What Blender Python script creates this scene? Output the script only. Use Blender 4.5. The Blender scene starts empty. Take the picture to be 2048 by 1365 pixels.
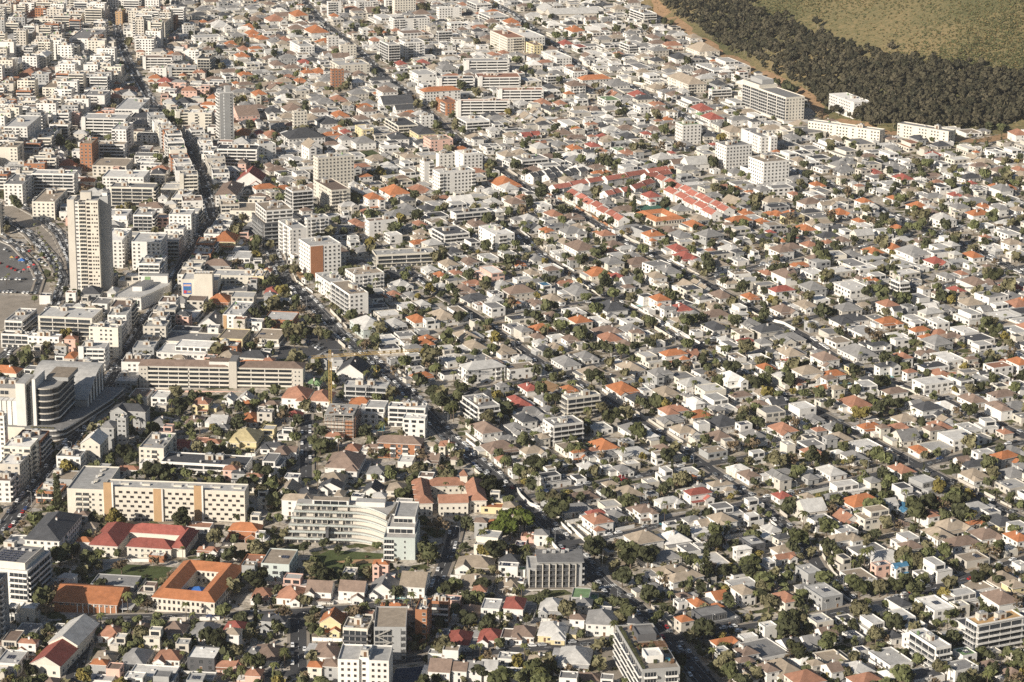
import bpy, math, random
import numpy as np
from mathutils import Vector, Matrix

# ------------------------------------------------------------------ camera, light, exposure
FPX, PITCH, ROLL, CAMH = 4773.0, math.atan(0.2933), 0.0129, 468.0
SUN_DIR = Vector((0.71, 0.70, 0.0)).normalized()      # the way shadows fall on the ground
SUN_EL = math.radians(24.0)
SUN_STRENGTH, SKY_STRENGTH, EXPOSURE = 5.0, 0.055, 0.54

scene = bpy.context.scene
col = scene.collection
Fw = Vector((0, math.cos(PITCH), -math.sin(PITCH)))
R0 = Vector((1, 0, 0)); U0 = Vector((0, math.sin(PITCH), math.cos(PITCH)))
Rv = R0 * math.cos(ROLL) + U0 * math.sin(ROLL)
Uv = U0 * math.cos(ROLL) - R0 * math.sin(ROLL)
CAM = Vector((0, 0, CAMH))
cam_data = bpy.data.cameras.new("camera")
cam = bpy.data.objects.new("camera", cam_data); col.objects.link(cam)
cam_data.sensor_width = 36.0
cam_data.lens = FPX * 36.0 / 2048.0
cam_data.clip_start = 5.0; cam_data.clip_end = 30000.0
m = Matrix((Rv, Uv, -Fw)).transposed().to_4x4(); m.translation = CAM
cam.matrix_world = m
scene.camera = cam

world = bpy.data.worlds.new("World"); scene.world = world; world.use_nodes = True
wn = world.node_tree.nodes; wl = world.node_tree.links
bg = wn["Background"]
sky = wn.new("ShaderNodeTexSky"); sky.sky_type = 'NISHITA'; sky.sun_disc = False
sky.sun_elevation = SUN_EL
to_sun = Vector((-SUN_DIR.x, -SUN_DIR.y, 0))
sky.sun_rotation = math.atan2(to_sun.x, to_sun.y)
wl.new(sky.outputs[0], bg.inputs[0]); bg.inputs[1].default_value = SKY_STRENGTH
sun_data = bpy.data.lights.new("sun", 'SUN'); sun_data.energy = SUN_STRENGTH
sun_data.angle = math.radians(0.5); sun_data.color = (1.0, 0.91, 0.78)
sun = bpy.data.objects.new("sun", sun_data); col.objects.link(sun)
sv = Vector((SUN_DIR.x * math.cos(SUN_EL), SUN_DIR.y * math.cos(SUN_EL), -math.sin(SUN_EL)))
sun.rotation_euler = sv.to_track_quat('-Z', 'Y').to_euler(); sun.location = (-300, 600, 600)
scene.view_settings.view_transform = 'Standard'; scene.view_settings.look = 'None'
scene.view_settings.gamma = 1.0; scene.view_settings.use_curve_mapping = False
scene.view_settings.exposure = EXPOSURE
scene.cycles.max_bounces = 5; scene.cycles.diffuse_bounces = 3; scene.cycles.glossy_bounces = 2
scene.cycles.transparent_max_bounces = 4
scene.cycles.use_denoising = False

# ------------------------------------------------------------------ terrain and pixel-to-ground
GRID = math.radians(25.0)                              # the street grid of the hillside suburb
GV = Vector((math.cos(GRID), math.sin(GRID)))          # up the slope
SLOPE = 0.03
Y0 = 1500.0
def zbase(X, Y): return SLOPE * (X * GV.x + (Y - Y0) * GV.y)
def ray(x, y): return (Fw * FPX + Rv * (x - 1024.0) - Uv * (y - 682.5))
def gbase(x, y):
    d = ray(x, y)
    t = (CAMH - zbase(0, 0)) / (SLOPE * (d.x * GV.x + d.y * GV.y) - d.z)
    p = CAM + d * t
    return Vector((p.x, p.y, zbase(p.x, p.y)))
hA, hB = gbase(1312, 25), gbase(1720, 262)
hC, hD = gbase(1700, 262), gbase(2060, 262)
def _nrm(a, b, s):
    d = Vector((b.x - a.x, b.y - a.y)).normalized(); n = Vector((-d.y, d.x)) * s
    return n
n1 = _nrm(hA, hB, 1);  n1 = n1 if n1.x > 0 else -n1
n2 = _nrm(hC, hD, 1);  n2 = n2 if n2.y > 0 else -n2
HS = 0.36
def hill(X, Y):
    d1 = (X - hA.x) * n1.x + (Y - hA.y) * n1.y
    d2 = (X - hC.x) * n2.x + (Y - hC.y) * n2.y
    return max(0.0, min(d1, d2)) * HS
def zg(X, Y): return zbase(X, Y) + hill(X, Y)
def gp(x, y):
    g = gbase(x, y)
    if x > 1250 and y < 420 and hill(g.x, g.y) > 0:
        d = ray(x, y); T = (g - CAM).length; d = d.normalized(); lo, hi = T * 0.3, T
        for _ in range(40):
            mid = 0.5 * (lo + hi); p = CAM + d * mid
            if p.z > zg(p.x, p.y): lo = mid
            else: hi = mid
        p = CAM + d * hi
        return Vector((p.x, p.y, zg(p.x, p.y)))
    return g
def proj(p):
    d = Vector(p) - CAM; Z = d.dot(Fw)
    return (1024.0 + FPX * d.dot(Rv) / Z, 682.5 - FPX * d.dot(Uv) / Z, FPX / Z)
def scale_at(P): return FPX / (P - CAM).dot(Fw)

# ------------------------------------------------------------------ materials
MATS = {}
def mat(name, c, rough=0.85, var=0.12, scale=0.25, fine=1.6, rnd=0.10, metal=0.0, spec=0.25, streak=False):
    mt = bpy.data.materials.new(name); mt.use_nodes = True
    nt = mt.node_tree; b = nt.nodes["Principled BSDF"]
    b.inputs["Roughness"].default_value = rough; b.inputs["Metallic"].default_value = metal
    b.inputs["Specular IOR Level"].default_value = spec
    geo = nt.nodes.new("ShaderNodeNewGeometry")
    def noise(s, det, stretch=None):
        n = nt.nodes.new("ShaderNodeTexNoise"); n.inputs["Scale"].default_value = s; n.inputs["Detail"].default_value = det
        src = geo.outputs["Position"]
        if stretch:
            mp = nt.nodes.new("ShaderNodeMapping"); mp.inputs["Scale"].default_value = stretch
            nt.links.new(src, mp.inputs[0]); src = mp.outputs[0]
        nt.links.new(src, n.inputs["Vector"])
        return n.outputs["Fac"]
    def math_(op, a, b2):
        n = nt.nodes.new("ShaderNodeMath"); n.operation = op
        for i, v in enumerate((a, b2)):
            if isinstance(v, (int, float)): n.inputs[i].default_value = v
            else: nt.links.new(v, n.inputs[i])
        return n.outputs[0]
    a = math_('MULTIPLY_ADD', noise(scale, 3.0), 4.0 * var); a.node.inputs[2].default_value = 1.0 - 2.0 * var
    f = math_('MULTIPLY_ADD', noise(fine, 2.0, (1, 1, 0.12) if streak else None), 2.4 * var); f.node.inputs[2].default_value = 1.0 - 1.2 * var
    v = math_('MULTIPLY', a, f)
    oi = nt.nodes.new("ShaderNodeObjectInfo")
    r = math_('MULTIPLY_ADD', oi.outputs["Random"], 2 * rnd); r.node.inputs[2].default_value = 1.0 - rnd
    v = math_('MULTIPLY', v, r)
    mx = nt.nodes.new("ShaderNodeVectorMath"); mx.operation = 'SCALE'
    mx.inputs[0].default_value = c; nt.links.new(v, mx.inputs["Scale"])
    nt.links.new(mx.outputs[0], b.inputs["Base Color"])
    MATS[name] = mt
    return mt
ROOF = {  # letter -> (material, word, rgb)
 'o': ('roof_orange', 'orange tiled', (0.37, 0.150, 0.070)), 'r': ('roof_red', 'red', (0.30, 0.095, 0.075)),
 'c': ('roof_terracotta', 'terracotta tiled', (0.32, 0.165, 0.110)), 'b': ('roof_brown', 'brown tiled', (0.205, 0.150, 0.120)),
 'k': ('roof_charcoal', 'charcoal', (0.070, 0.072, 0.078)), 'y': ('roof_grey', 'grey', (0.22, 0.215, 0.21)),
 'l': ('roof_light_grey', 'pale grey', (0.43, 0.42, 0.40)), 'w': ('roof_white', 'white', (0.68, 0.655, 0.61)),
 't': ('roof_tan', 'tan', (0.32, 0.265, 0.205)), 'n': ('roof_green', 'green', (0.17, 0.26, 0.13)),
 'u': ('roof_blue', 'blue', (0.06, 0.17, 0.28)), 'q': ('roof_apricot', 'apricot', (0.44, 0.285, 0.135)), 'p': ('roof_rose', 'rose red', (0.36, 0.135, 0.10)), 'Y': ('roof_straw', 'straw yellow', (0.50, 0.42, 0.24))}
WALL = {'w': ('wall_white', 'white', (0.65, 0.63, 0.595)), 'c': ('wall_cream', 'cream', (0.60, 0.56, 0.485)),
 'g': ('wall_grey', 'grey', (0.33, 0.33, 0.325)), 'y': ('wall_yellow', 'yellow', (0.60, 0.51, 0.31)),
 'P': ('wall_pink', 'pink', (0.60, 0.40, 0.33)), 'k': ('wall_charcoal', 'charcoal', (0.10, 0.10, 0.105)),
 'b': ('wall_brick', 'brick', (0.33, 0.155, 0.085)), 'M': ('wall_mint', 'pale mint', (0.47, 0.515, 0.49)),
 'O': ('wall_ochre', 'ochre', (0.40, 0.265, 0.15)), 'B': ('wall_beige', 'beige', (0.50, 0.465, 0.41))}
for k, (n, wd, c) in ROOF.items(): mat(n, c, rough=0.8, var=0.19, scale=0.30, fine=0.9, rnd=0.20, spec=0.2)
for k, (n, wd, c) in WALL.items(): mat(n, c, rough=0.9, var=0.07, scale=0.18, fine=1.2, rnd=0.09, spec=0.1, streak=True)
mat('glass', (0.030, 0.034, 0.040), rough=0.22, var=0.25, rnd=0.35, spec=0.45)
mat('frame', (0.55, 0.53, 0.50), rough=0.7)
mat('timber', (0.16, 0.09, 0.05), rough=0.7, rnd=0.25)
mat('metal', (0.42, 0.43, 0.44), rough=0.45, metal=0.3)
mat('solar', (0.020, 0.024, 0.045), rough=0.25, spec=0.5, var=0.05)
mat('asphalt', (0.060, 0.060, 0.063), rough=0.95, var=0.16, scale=0.08, fine=0.9, rnd=0.06)
mat('paving', (0.27, 0.235, 0.195), rough=0.95, var=0.18, scale=0.12)
mat('old_asphalt', (0.135, 0.13, 0.125), rough=0.95, var=0.2, scale=0.06, fine=0.7); mat('balustrade', (0.40, 0.43, 0.41), rough=0.4, spec=0.4); mat('paint', (0.72, 0.72, 0.70), rough=0.7, var=0.12)
mat('concrete', (0.36, 0.345, 0.32), rough=0.9, var=0.15)
mat('earth', (0.34, 0.215, 0.12), rough=1.0, var=0.22, scale=0.12, fine=0.8)
mat('lawn', (0.062, 0.078, 0.028), rough=1.0, var=0.25, scale=0.2, fine=1.5)
mat('court_green', (0.05, 0.13, 0.10), rough=0.9); mat('court_blue', (0.035, 0.05, 0.085), rough=0.9)
mat('pool', (0.10, 0.42, 0.46), rough=0.10, var=0.05, spec=0.5)
mat('crane_yellow', (0.42, 0.29, 0.10), rough=0.5)
mat('bark', (0.13, 0.10, 0.075), rough=1.0); mat('bark_pale', (0.42, 0.37, 0.31), rough=1.0)
mat('tyre', (0.02, 0.02, 0.02), rough=0.9)
mat('blue_cloth', (0.04, 0.14, 0.42), rough=0.8); mat('red_cloth', (0.5, 0.06, 0.06), rough=0.8)
mat('rust', (0.40, 0.20, 0.11), rough=0.9)
for n, c in (('car_white', (0.78, 0.78, 0.77)), ('car_silver', (0.42, 0.43, 0.44)), ('car_black', (0.02, 0.02, 0.022)),
             ('car_grey', (0.14, 0.145, 0.15)), ('car_red', (0.35, 0.02, 0.02)), ('car_blue', (0.03, 0.07, 0.20))):
    mat(n, c, rough=0.3, var=0.02, spec=0.5)
def leafmat(name, c, v=0.35):
    mt = mat(name, c, rough=0.95, var=v * 0.75, scale=0.11, fine=1.1, rnd=0.32, spec=0.05)
    b = mt.node_tree.nodes["Principled BSDF"]
    return mt
leafmat('leaf_dark', (0.052, 0.055, 0.030)); leafmat('leaf_mid', (0.078, 0.082, 0.041)); leafmat('leaf_olive', (0.122, 0.112, 0.064))
leafmat('leaf_fresh', (0.100, 0.108, 0.050)); leafmat('leaf_yellow', (0.15, 0.125, 0.042)); leafmat('leaf_bare', (0.125, 0.095, 0.062)); leafmat('leaf_palm', (0.095, 0.10, 0.040))
leafmat('leaf_gum', (0.068, 0.062, 0.040)); leafmat('leaf_gum_light', (0.095, 0.084, 0.055)); leafmat('leaf_gum_dark', (0.044, 0.043, 0.028)); leafmat('leaf_bright', (0.095, 0.120, 0.030)); leafmat('leaf_fynbos', (0.17, 0.135, 0.062)); leafmat('leaf_heath', (0.085, 0.090, 0.042))

def ground_material():
    mt = bpy.data.materials.new('yard_ground'); mt.use_nodes = True; nt = mt.node_tree
    b = nt.nodes["Principled BSDF"]; b.inputs["Roughness"].default_value = 1.0; b.inputs["Specular IOR Level"].default_value = 0.05
    geo = nt.nodes.new("ShaderNodeNewGeometry")
    mp = nt.nodes.new("ShaderNodeMapping"); mp.inputs["Rotation"].default_value = (0, 0, -GRID); mp.inputs["Scale"].default_value = (0.11, 0.15, 0.0)
    nt.links.new(geo.outputs["Position"], mp.inputs[0])
    vo = nt.nodes.new("ShaderNodeTexVoronoi"); vo.distance = 'CHEBYCHEV'; vo.inputs["Scale"].default_value = 1.0; vo.inputs["Randomness"].default_value = 0.8
    nt.links.new(mp.outputs[0], vo.inputs["Vector"])
    sp = nt.nodes.new("ShaderNodeSeparateColor"); nt.links.new(vo.outputs["Color"], sp.inputs[0])
    cr = nt.nodes.new("ShaderNodeValToRGB"); cr.color_ramp.interpolation = 'CONSTANT'
    e = cr.color_ramp.elements; e[0].position = 0.0; e[0].color = (0.38, 0.335, 0.275, 1); e[1].position = 0.30; e[1].color = (0.085, 0.090, 0.042, 1)
    for p, c in ((0.44, (0.26, 0.215, 0.16, 1)), (0.56, (0.45, 0.405, 0.345, 1)), (0.76, (0.17, 0.15, 0.11, 1)), (0.86, (0.34, 0.315, 0.285, 1))):
        x = e.new(p); x.color = c
    nt.links.new(sp.outputs[0], cr.inputs[0])
    n = nt.nodes.new("ShaderNodeTexNoise"); n.inputs["Scale"].default_value = 0.5; n.inputs["Detail"].default_value = 4
    nt.links.new(geo.outputs["Position"], n.inputs["Vector"])
    mr = nt.nodes.new("ShaderNodeMapRange"); mr.inputs[1].default_value = 0.3; mr.inputs[2].default_value = 0.7; mr.inputs[3].default_value = 0.6; mr.inputs[4].default_value = 1.35
    nt.links.new(n.outputs["Fac"], mr.inputs[0])
    vm = nt.nodes.new("ShaderNodeVectorMath"); vm.operation = 'SCALE'
    nt.links.new(cr.outputs[0], vm.inputs[0]); nt.links.new(mr.outputs[0], vm.inputs["Scale"])
    nt.links.new(vm.outputs[0], b.inputs["Base Color"]); MATS['yard_ground'] = mt
ground_material()
def hill_material():
    mt = bpy.data.materials.new('hill_heath'); mt.use_nodes = True; nt = mt.node_tree
    b = nt.nodes["Principled BSDF"]; b.inputs["Roughness"].default_value = 1.0; b.inputs["Specular IOR Level"].default_value = 0.03
    geo = nt.nodes.new("ShaderNodeNewGeometry")
    def nz(s, d):
        n = nt.nodes.new("ShaderNodeTexNoise"); n.inputs["Scale"].default_value = s; n.inputs["Detail"].default_value = d
        nt.links.new(geo.outputs["Position"], n.inputs["Vector"]); return n.outputs["Fac"]
    cr = nt.nodes.new("ShaderNodeValToRGB"); e = cr.color_ramp.elements
    e[0].position = 0.40; e[0].color = (0.100, 0.102, 0.050, 1); e[1].position = 0.60; e[1].color = (0.265, 0.20, 0.105, 1)
    x = e.new(0.5); x.color = (0.168, 0.146, 0.074, 1)
    mx = nt.nodes.new("ShaderNodeMix"); mx.inputs[0].default_value = 0.30
    nt.links.new(nz(0.0045, 6), mx.inputs[2]); nt.links.new(nz(0.22, 3), mx.inputs[3])
    nt.links.new(mx.outputs[0], cr.inputs[0]); nt.links.new(cr.outputs[0], b.inputs["Base Color"]); MATS['hill_heath'] = mt
hill_material()

# ------------------------------------------------------------------ mesh helpers
class MB:
    """collects faces with a material name for each"""
    def __init__(s): s.v = []; s.f = []; s.m = []
    def quad(s, pts, m):
        i = len(s.v); s.v += [tuple(p) for p in pts]; s.f.append(tuple(range(i, i + len(pts)))); s.m.append(m)
    def box(s, x0, y0, z0, x1, y1, z1, m, top=None, bottom=True):
        i = len(s.v)
        s.v += [(x0, y0, z0), (x1, y0, z0), (x1, y1, z0), (x0, y1, z0), (x0, y0, z1), (x1, y0, z1), (x1, y1, z1), (x0, y1, z1)]
        for f in ((0, 1, 5, 4), (1, 2, 6, 5), (2, 3, 7, 6), (3, 0, 4, 7)): s.f.append(tuple(i + k for k in f)); s.m.append(m)
        s.f.append((i + 4, i + 5, i + 6, i + 7)); s.m.append(top or m)
        if bottom: s.f.append((i + 3, i + 2, i + 1, i)); s.m.append(m)
    def prism(s, poly, z0, z1, m, top=None, bottom=True):
        n = len(poly); i = len(s.v)
        s.v += [(x, y, z0) for x, y in poly] + [(x, y, z1) for x, y in poly]
        for k in range(n):
            j = (k + 1) % n; s.f.append((i + k, i + j, i + n + j, i + n + k)); s.m.append(m)
        s.f.append(tuple(i + n + k for k in range(n))); s.m.append(top or m)
        if bottom: s.f.append(tuple(i + k for k in reversed(range(n)))); s.m.append(m)
    def bar(s, a, b, t, m):
        a = Vector(a); b = Vector(b); d = (b - a).normalized()
        u = d.cross(Vector((0, 0, 1)));  u = u.normalized() if u.length > 1e-3 else Vector((1, 0, 0))
        w = d.cross(u) * t / 2; u = u * t / 2; i = len(s.v)
        for p in (a, b): s.v += [tuple(p + u + w), tuple(p - u + w), tuple(p - u - w), tuple(p + u - w)]
        for f in ((0, 1, 5, 4), (1, 2, 6, 5), (2, 3, 7, 6), (3, 0, 4, 7), (3, 2, 1, 0), (4, 5, 6, 7)): s.f.append(tuple(i + k for k in f)); s.m.append(m)
    def cone(s, x, y, z0, z1, r0, r1, n, m, dx=0, dy=0):
        i = len(s.v)
        for (r, z, ox, oy) in ((r0, z0, 0, 0), (r1, z1, dx, dy)):
            s.v += [(x + ox + r * math.cos(2 * math.pi * k / n), y + oy + r * math.sin(2 * math.pi * k / n), z) for k in range(n)]
        for k in range(n):
            j = (k + 1) % n; s.f.append((i + k, i + j, i + n + j, i + n + k)); s.m.append(m)
        s.f.append(tuple(i + n + k for k in range(n))); s.m.append(m)
    def mesh(s, name):
        me = bpy.data.meshes.new(name); me.from_pydata(s.v, [], s.f)
        names = list(dict.fromkeys(s.m))
        for n in names: me.materials.append(MATS[n])
        if len(names) > 1:
            idx = {n: k for k, n in enumerate(names)}
            me.polygons.foreach_set("material_index", [idx[n] for n in s.m])
        return me

def hip_roof(mb, x0, y0, x1, y1, z, hr, ov, m, trim='wall_white'):
    x0 -= ov; y0 -= ov; x1 += ov; y1 += ov; t = 0.22; w, d = x1 - x0, y1 - y0
    mb.box(x0, y0, z - t, x1, y1, z, trim, top=m)
    e = [(x0, y0, z), (x1, y0, z), (x1, y1, z), (x0, y1, z)]; k = min(w, d) / 2
    if w >= d: a, b = (x0 + k, (y0 + y1) / 2, z + hr), (x1 - k, (y0 + y1) / 2, z + hr)
    else: a, b = ((x0 + x1) / 2, y0 + k, z + hr), ((x0 + x1) / 2, y1 - k, z + hr)
    if w >= d:
        mb.quad([e[0], e[1], b, a], m); mb.quad([e[2], e[3], a, b], m); mb.quad([e[1], e[2], b], m); mb.quad([e[3], e[0], a], m)
    else:
        mb.quad([e[1], e[2], b, a], m); mb.quad([e[3], e[0], a, b], m); mb.quad([e[0], e[1], a], m); mb.quad([e[2], e[3], b], m)
def gable_roof(mb, x0, y0, x1, y1, z, hr, ov, m, wallm, along_x=True):
    t = 0.18
    if along_x:
        ym = (y0 + y1) / 2
        for (ya, s) in ((y0 - ov, 1), (y1 + ov, -1)):
            za = z - hr * ov / ((y1 - y0) / 2)
            p = [(x0 - ov * .6, ya, za), (x1 + ov * .6, ya, za), (x1 + ov * .6, ym, z + hr), (x0 - ov * .6, ym, z + hr)]
            q = [(a, b, c + t) for a, b, c in p]
            mb.quad(q if s > 0 else q[::-1], m); mb.quad(p[::-1] if s > 0 else p, m)
            for k in range(4): mb.quad([p[k], p[(k + 1) % 4], q[(k + 1) % 4], q[k]], 'wall_white' if k == 0 else m)
        for x in (x0, x1): mb.quad([(x, y0, z - .02), (x, y1, z - .02), (x, ym, z + hr - .02)], wallm)
    else:
        xm = (x0 + x1) / 2
        for (xa, s) in ((x0 - ov, 1), (x1 + ov, -1)):
            za = z - hr * ov / ((x1 - x0) / 2)
            p = [(xa, y0 - ov * .6, za), (xa, y1 + ov * .6, za), (xm, y1 + ov * .6, z + hr), (xm, y0 - ov * .6, z + hr)]
            q = [(a, b, c + t) for a, b, c in p]
            mb.quad(q[::-1] if s > 0 else q, m); mb.quad(p, m)
            for k in range(4): mb.quad([p[k], p[(k + 1) % 4], q[(k + 1) % 4], q[k]], 'wall_white' if k == 3 else m)
        for y in (y0, y1): mb.quad([(x0, y, z - .02), (x1, y, z - .02), (xm, y, z + hr - .02)], wallm)
def parapet(mb, x0, y0, x1, y1, z0, z1, m, t=0.3, h=0.8):
    """walls that rise past the roof level as a parapet; the roof surface itself is another part"""
    o = [(x0, y0), (x1, y0), (x1, y1), (x0, y1)]; n = [(x0 + t, y0 + t), (x1 - t, y0 + t), (x1 - t, y1 - t), (x0 + t, y1 - t)]
    for k in range(4):
        j = (k + 1) % 4; a, b, c, d = o[k], o[j], n[j], n[k]
        mb.quad([(*a, z0), (*b, z0), (*b, z1), (*a, z1)], m); mb.quad([(*a, z1), (*b, z1), (*c, z1), (*d, z1)], m)
        mb.quad([(*d, z1), (*c, z1), (*c, z1 - h - .05), (*d, z1 - h - .05)], m)
def ring_roof(mb, w, d, t, z, hr, ov, m, trim='wall_white'):
    """hipped roof round a courtyard"""
    def rect(k): return [(-w / 2 + k, k), (w / 2 - k, k), (w / 2 - k, d - k), (-w / 2 + k, d - k)]
    A, Rg, In = rect(-ov), rect(t / 2), rect(t + ov)
    for k in range(4):
        j = (k + 1) % 4
        mb.quad([(*A[k], z), (*A[j], z), (*Rg[j], z + hr), (*Rg[k], z + hr)], m)
        mb.quad([(*In[j], z), (*In[k], z), (*Rg[k], z + hr), (*Rg[j], z + hr)], m)
        mb.quad([(*A[j], z - .2), (*A[k], z - .2), (*In[k], z - .2), (*In[j], z - .2)], trim)
        mb.quad([(*A[k], z - .2), (*A[j], z - .2), (*A[j], z), (*A[k], z)], trim); mb.quad([(*In[j], z - .2), (*In[k], z - .2), (*In[k], z), (*In[j], z)], trim)

def link(name, me, parent=None):
    o = bpy.data.objects.new(name, me); col.objects.link(o)
    if parent is not None: o.parent = parent
    return o
UNIT = {}
def unit(key):
    if key in UNIT: return UNIT[key]
    b = MB()
    if key == 'window':        # x -.5...5, y proud towards -y, z 0..1
        b.box(-.5, -.05, 0, .5, .1, 1, 'frame'); b.box(-.44, -.07, .06, -.03, -.04, .94, 'glass'); b.box(.03, -.07, .06, .44, -.04, .94, 'glass'); b.box(-.56, -.16, -.06, .56, .05, 0, 'frame')
    elif key == 'brownwindow':
        b.box(-.5, -.05, 0, .5, .1, 1, 'timber'); b.box(-.45, -.07, .06, -.02, -.04, .94, 'glass'); b.box(.02, -.07, .06, .45, -.04, .94, 'glass'); b.box(-.55, -.14, -.06, .55, .05, 0, 'frame')
    elif key == 'glazing':
        b.box(-.5, -.06, 0, .5, .1, 1, 'glass')
        for k in range(5): b.box(-.5 + k * .25 - .008, -.1, 0, -.5 + k * .25 + .008, -.05, 1, 'frame')
    elif key == 'door':
        b.box(-.5, -.06, 0, .5, .1, 1, 'timber'); b.box(-.58, -.03, 0, .58, .1, 1.06, 'frame'); b.box(.3, -.12, .45, .38, -.06, .5, 'metal')
    elif key.startswith('balcony'):   # y 0 (wall) to -1 (edge), z 0..1 = slab to rail top
        m_ = key.split(':')[1]
        b.box(-.5, -1, -.16, .5, .02, 0, m_); b.box(-.5, -1, 0, .5, -.92, .92, m_); b.box(-.5, -.92, 0, -.485, .02, .92, m_); b.box(.485, -.92, 0, .5, .02, .92, m_)
    elif key.startswith('slab'):      # open balcony: slab edge with thin rail
        m_ = key.split(':')[1]
        b.box(-.5, -1, -.28, .5, .02, .12, m_); b.box(-.5, -1, .86, .5, -.95, .92, 'metal')
        for k in range(6): b.box(-.5 + k * .198, -.99, .12, -.5 + k * .198 + .01, -.96, .86, 'metal')
    elif key.startswith('box'):
        b.box(-.5, -.5, 0, .5, .5, 1, key.split(':')[1])
    elif key == 'chimney':
        b.box(-.45, -.45, -2.0, .45, .45, 1.2, 'wall_white'); b.box(-.55, -.55, 1.2, .55, .55, 1.4, 'concrete'); b.cone(-.15, 0, 1.4, 1.8, .14, .11, 6, 'roof_terracotta'); b.cone(.2, 0, 1.4, 1.75, .14, .11, 6, 'roof_terracotta')
    elif key == 'solar':
        b.box(-.5, -.5, 0, .5, .5, .06, 'metal', top='solar')
        for k in (-.17, .17): b.box(k - .01, -.5, .05, k + .01, .5, .08, 'metal')
        b.box(-.5, -.01, .05, .5, .01, .08, 'metal')
    elif key == 'plant':
        b.box(-.5, -.5, 0, .5, .5, 1, 'wall_beige', top='concrete'); b.box(-.1, -.53, 0, .25, -.48, .75, 'timber'); b.box(-.2, -.2, 1, .2, .2, 1.25, 'metal')
    elif key == 'aircon':
        b.box(-.5, -.4, .1, .5, .4, .9, 'frame'); b.box(-.35, -.43, .2, .35, -.38, .8, 'metal'); b.box(-.45, -.35, 0, -.35, .35, .1, 'metal'); b.box(.35, -.35, 0, .45, .35, .1, 'metal')
    elif key == 'tank':
        b.cone(0, 0, 0, 1.3, .6, .6, 10, 'roof_green'); b.cone(0, 0, 1.3, 1.55, .6, .15, 10, 'roof_green')
    UNIT[key] = b.mesh(key.replace(':', '_')); UNIT[key + '#mb'] = b
    return UNIT[key]

# sinks: a countable thing gets real objects, a far mass gets joined geometry
STUFF = {}
class Thing:
    def __init__(s, name, loc, rz, solid=True, stuff=None):
        s.solid = solid; s.loc = Vector(loc); s.rz = rz; s.stuff = stuff; s.joined = {}
        s.M = Matrix.Translation(s.loc) @ Matrix.Rotation(rz, 4, 'Z')
        if solid:
            s.root = bpy.data.objects.new(name, None); col.objects.link(s.root)
            s.root.empty_display_size = 1.0
            s.root.location = s.loc; s.root.rotation_euler = (0, 0, rz)
    def add(s, name, mb, parent=None, kind=None, label=None):
        if not mb.f: return None
        if s.solid:
            o = link(name, mb.mesh(name), parent or s.root)
            if kind: o["kind"] = kind
            if label: o["label"] = label
            return o
        t = STUFF.setdefault(s.stuff, MB()); i = len(t.v); M = s.M
        t.v += [tuple(M @ Vector(p)) for p in mb.v]; t.f += [tuple(i + k for k in f) for f in mb.f]; t.m += mb.m
    def put(s, name, key, p, rz=0.0, sc=(1, 1, 1), parent=None, join=None, rx=0.0):
        """one shared piece; with join=<part name> it goes into one joined part of kind stuff"""
        me = unit(key)
        if s.solid and not join:
            o = link(name, me, parent or s.root); o.location = p; o.rotation_euler = (rx, 0, rz); o.scale = sc
            return o
        L = Matrix.Translation(Vector(p)) @ Matrix.Rotation(rz, 4, 'Z') @ Matrix.Rotation(rx, 4, 'X') @ Matrix.Diagonal((*sc, 1))
        src = UNIT[key + '#mb']
        if s.solid: t = s.joined.setdefault(join, MB())
        else: t = STUFF.setdefault(s.stuff, MB()); L = s.M @ L
        if not s.solid and key in ('window', 'brownwindow', 'glazing', 'door'):    # far away: one pane
            i = len(t.v); t.v += [tuple(L @ Vector(q)) for q in ((-.5, -.05, 0), (.5, -.05, 0), (.5, -.05, 1), (-.5, -.05, 1))]
            t.f.append((i, i + 1, i + 2, i + 3)); t.m.append('glass'); return
        i = len(t.v); t.v += [tuple(L @ Vector(q)) for q in src.v]; t.f += [tuple(i + k for k in f) for f in src.f]; t.m += src.m
    def finish(s):
        for n, mb in s.joined.items(): s.add(n, mb, kind="stuff")
        s.joined = {}

# ------------------------------------------------------------------ occupancy of the ground (2 m cells)
OX, OY, OC = -950.0, 900.0, 2.0
occ = np.zeros((950, 1400), dtype=np.uint8)          # 1 building, 2 road, 3 reserved
def occ_rect(cx, cy, rz, x0, y0, x1, y1, val=1, test=False, pad=0.0, hard=False):
    c, s = math.cos(rz), math.sin(rz)
    pts = [(cx + c * x - s * y, cy + s * x + c * y) for x in (x0 - pad, x1 + pad) for y in (y0 - pad, y1 + pad)]
    ia = max(0, int((min(p[0] for p in pts) - OX) / OC)); ib = min(occ.shape[0] - 1, int((max(p[0] for p in pts) - OX) / OC) + 1)
    ja = max(0, int((min(p[1] for p in pts) - OY) / OC)); jb = min(occ.shape[1] - 1, int((max(p[1] for p in pts) - OY) / OC) + 1)
    if ib <= ia or jb <= ja: return 1.0 if test else None
    X, Y = np.meshgrid(OX + (np.arange(ia, ib) + .5) * OC - cx, OY + (np.arange(ja, jb) + .5) * OC - cy, indexing='ij')
    lx, ly = c * X + s * Y, -s * X + c * Y
    inside = (lx >= x0 - pad) & (lx <= x1 + pad) & (ly >= y0 - pad) & (ly <= y1 + pad)
    sub = occ[ia:ib, ja:jb]
    if test:
        sub = np.where(sub == 3, 0, sub) if hard else sub; n = inside.sum(); return (np.count_nonzero(sub[inside]) / n) if n else 1.0
    sub[inside & (sub == 0)] = val
def occ_at(X, Y):
    i, j = int((X - OX) / OC), int((Y - OY) / OC)
    return occ[i, j] if 0 <= i < occ.shape[0] and 0 <= j < occ.shape[1] else 9

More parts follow.
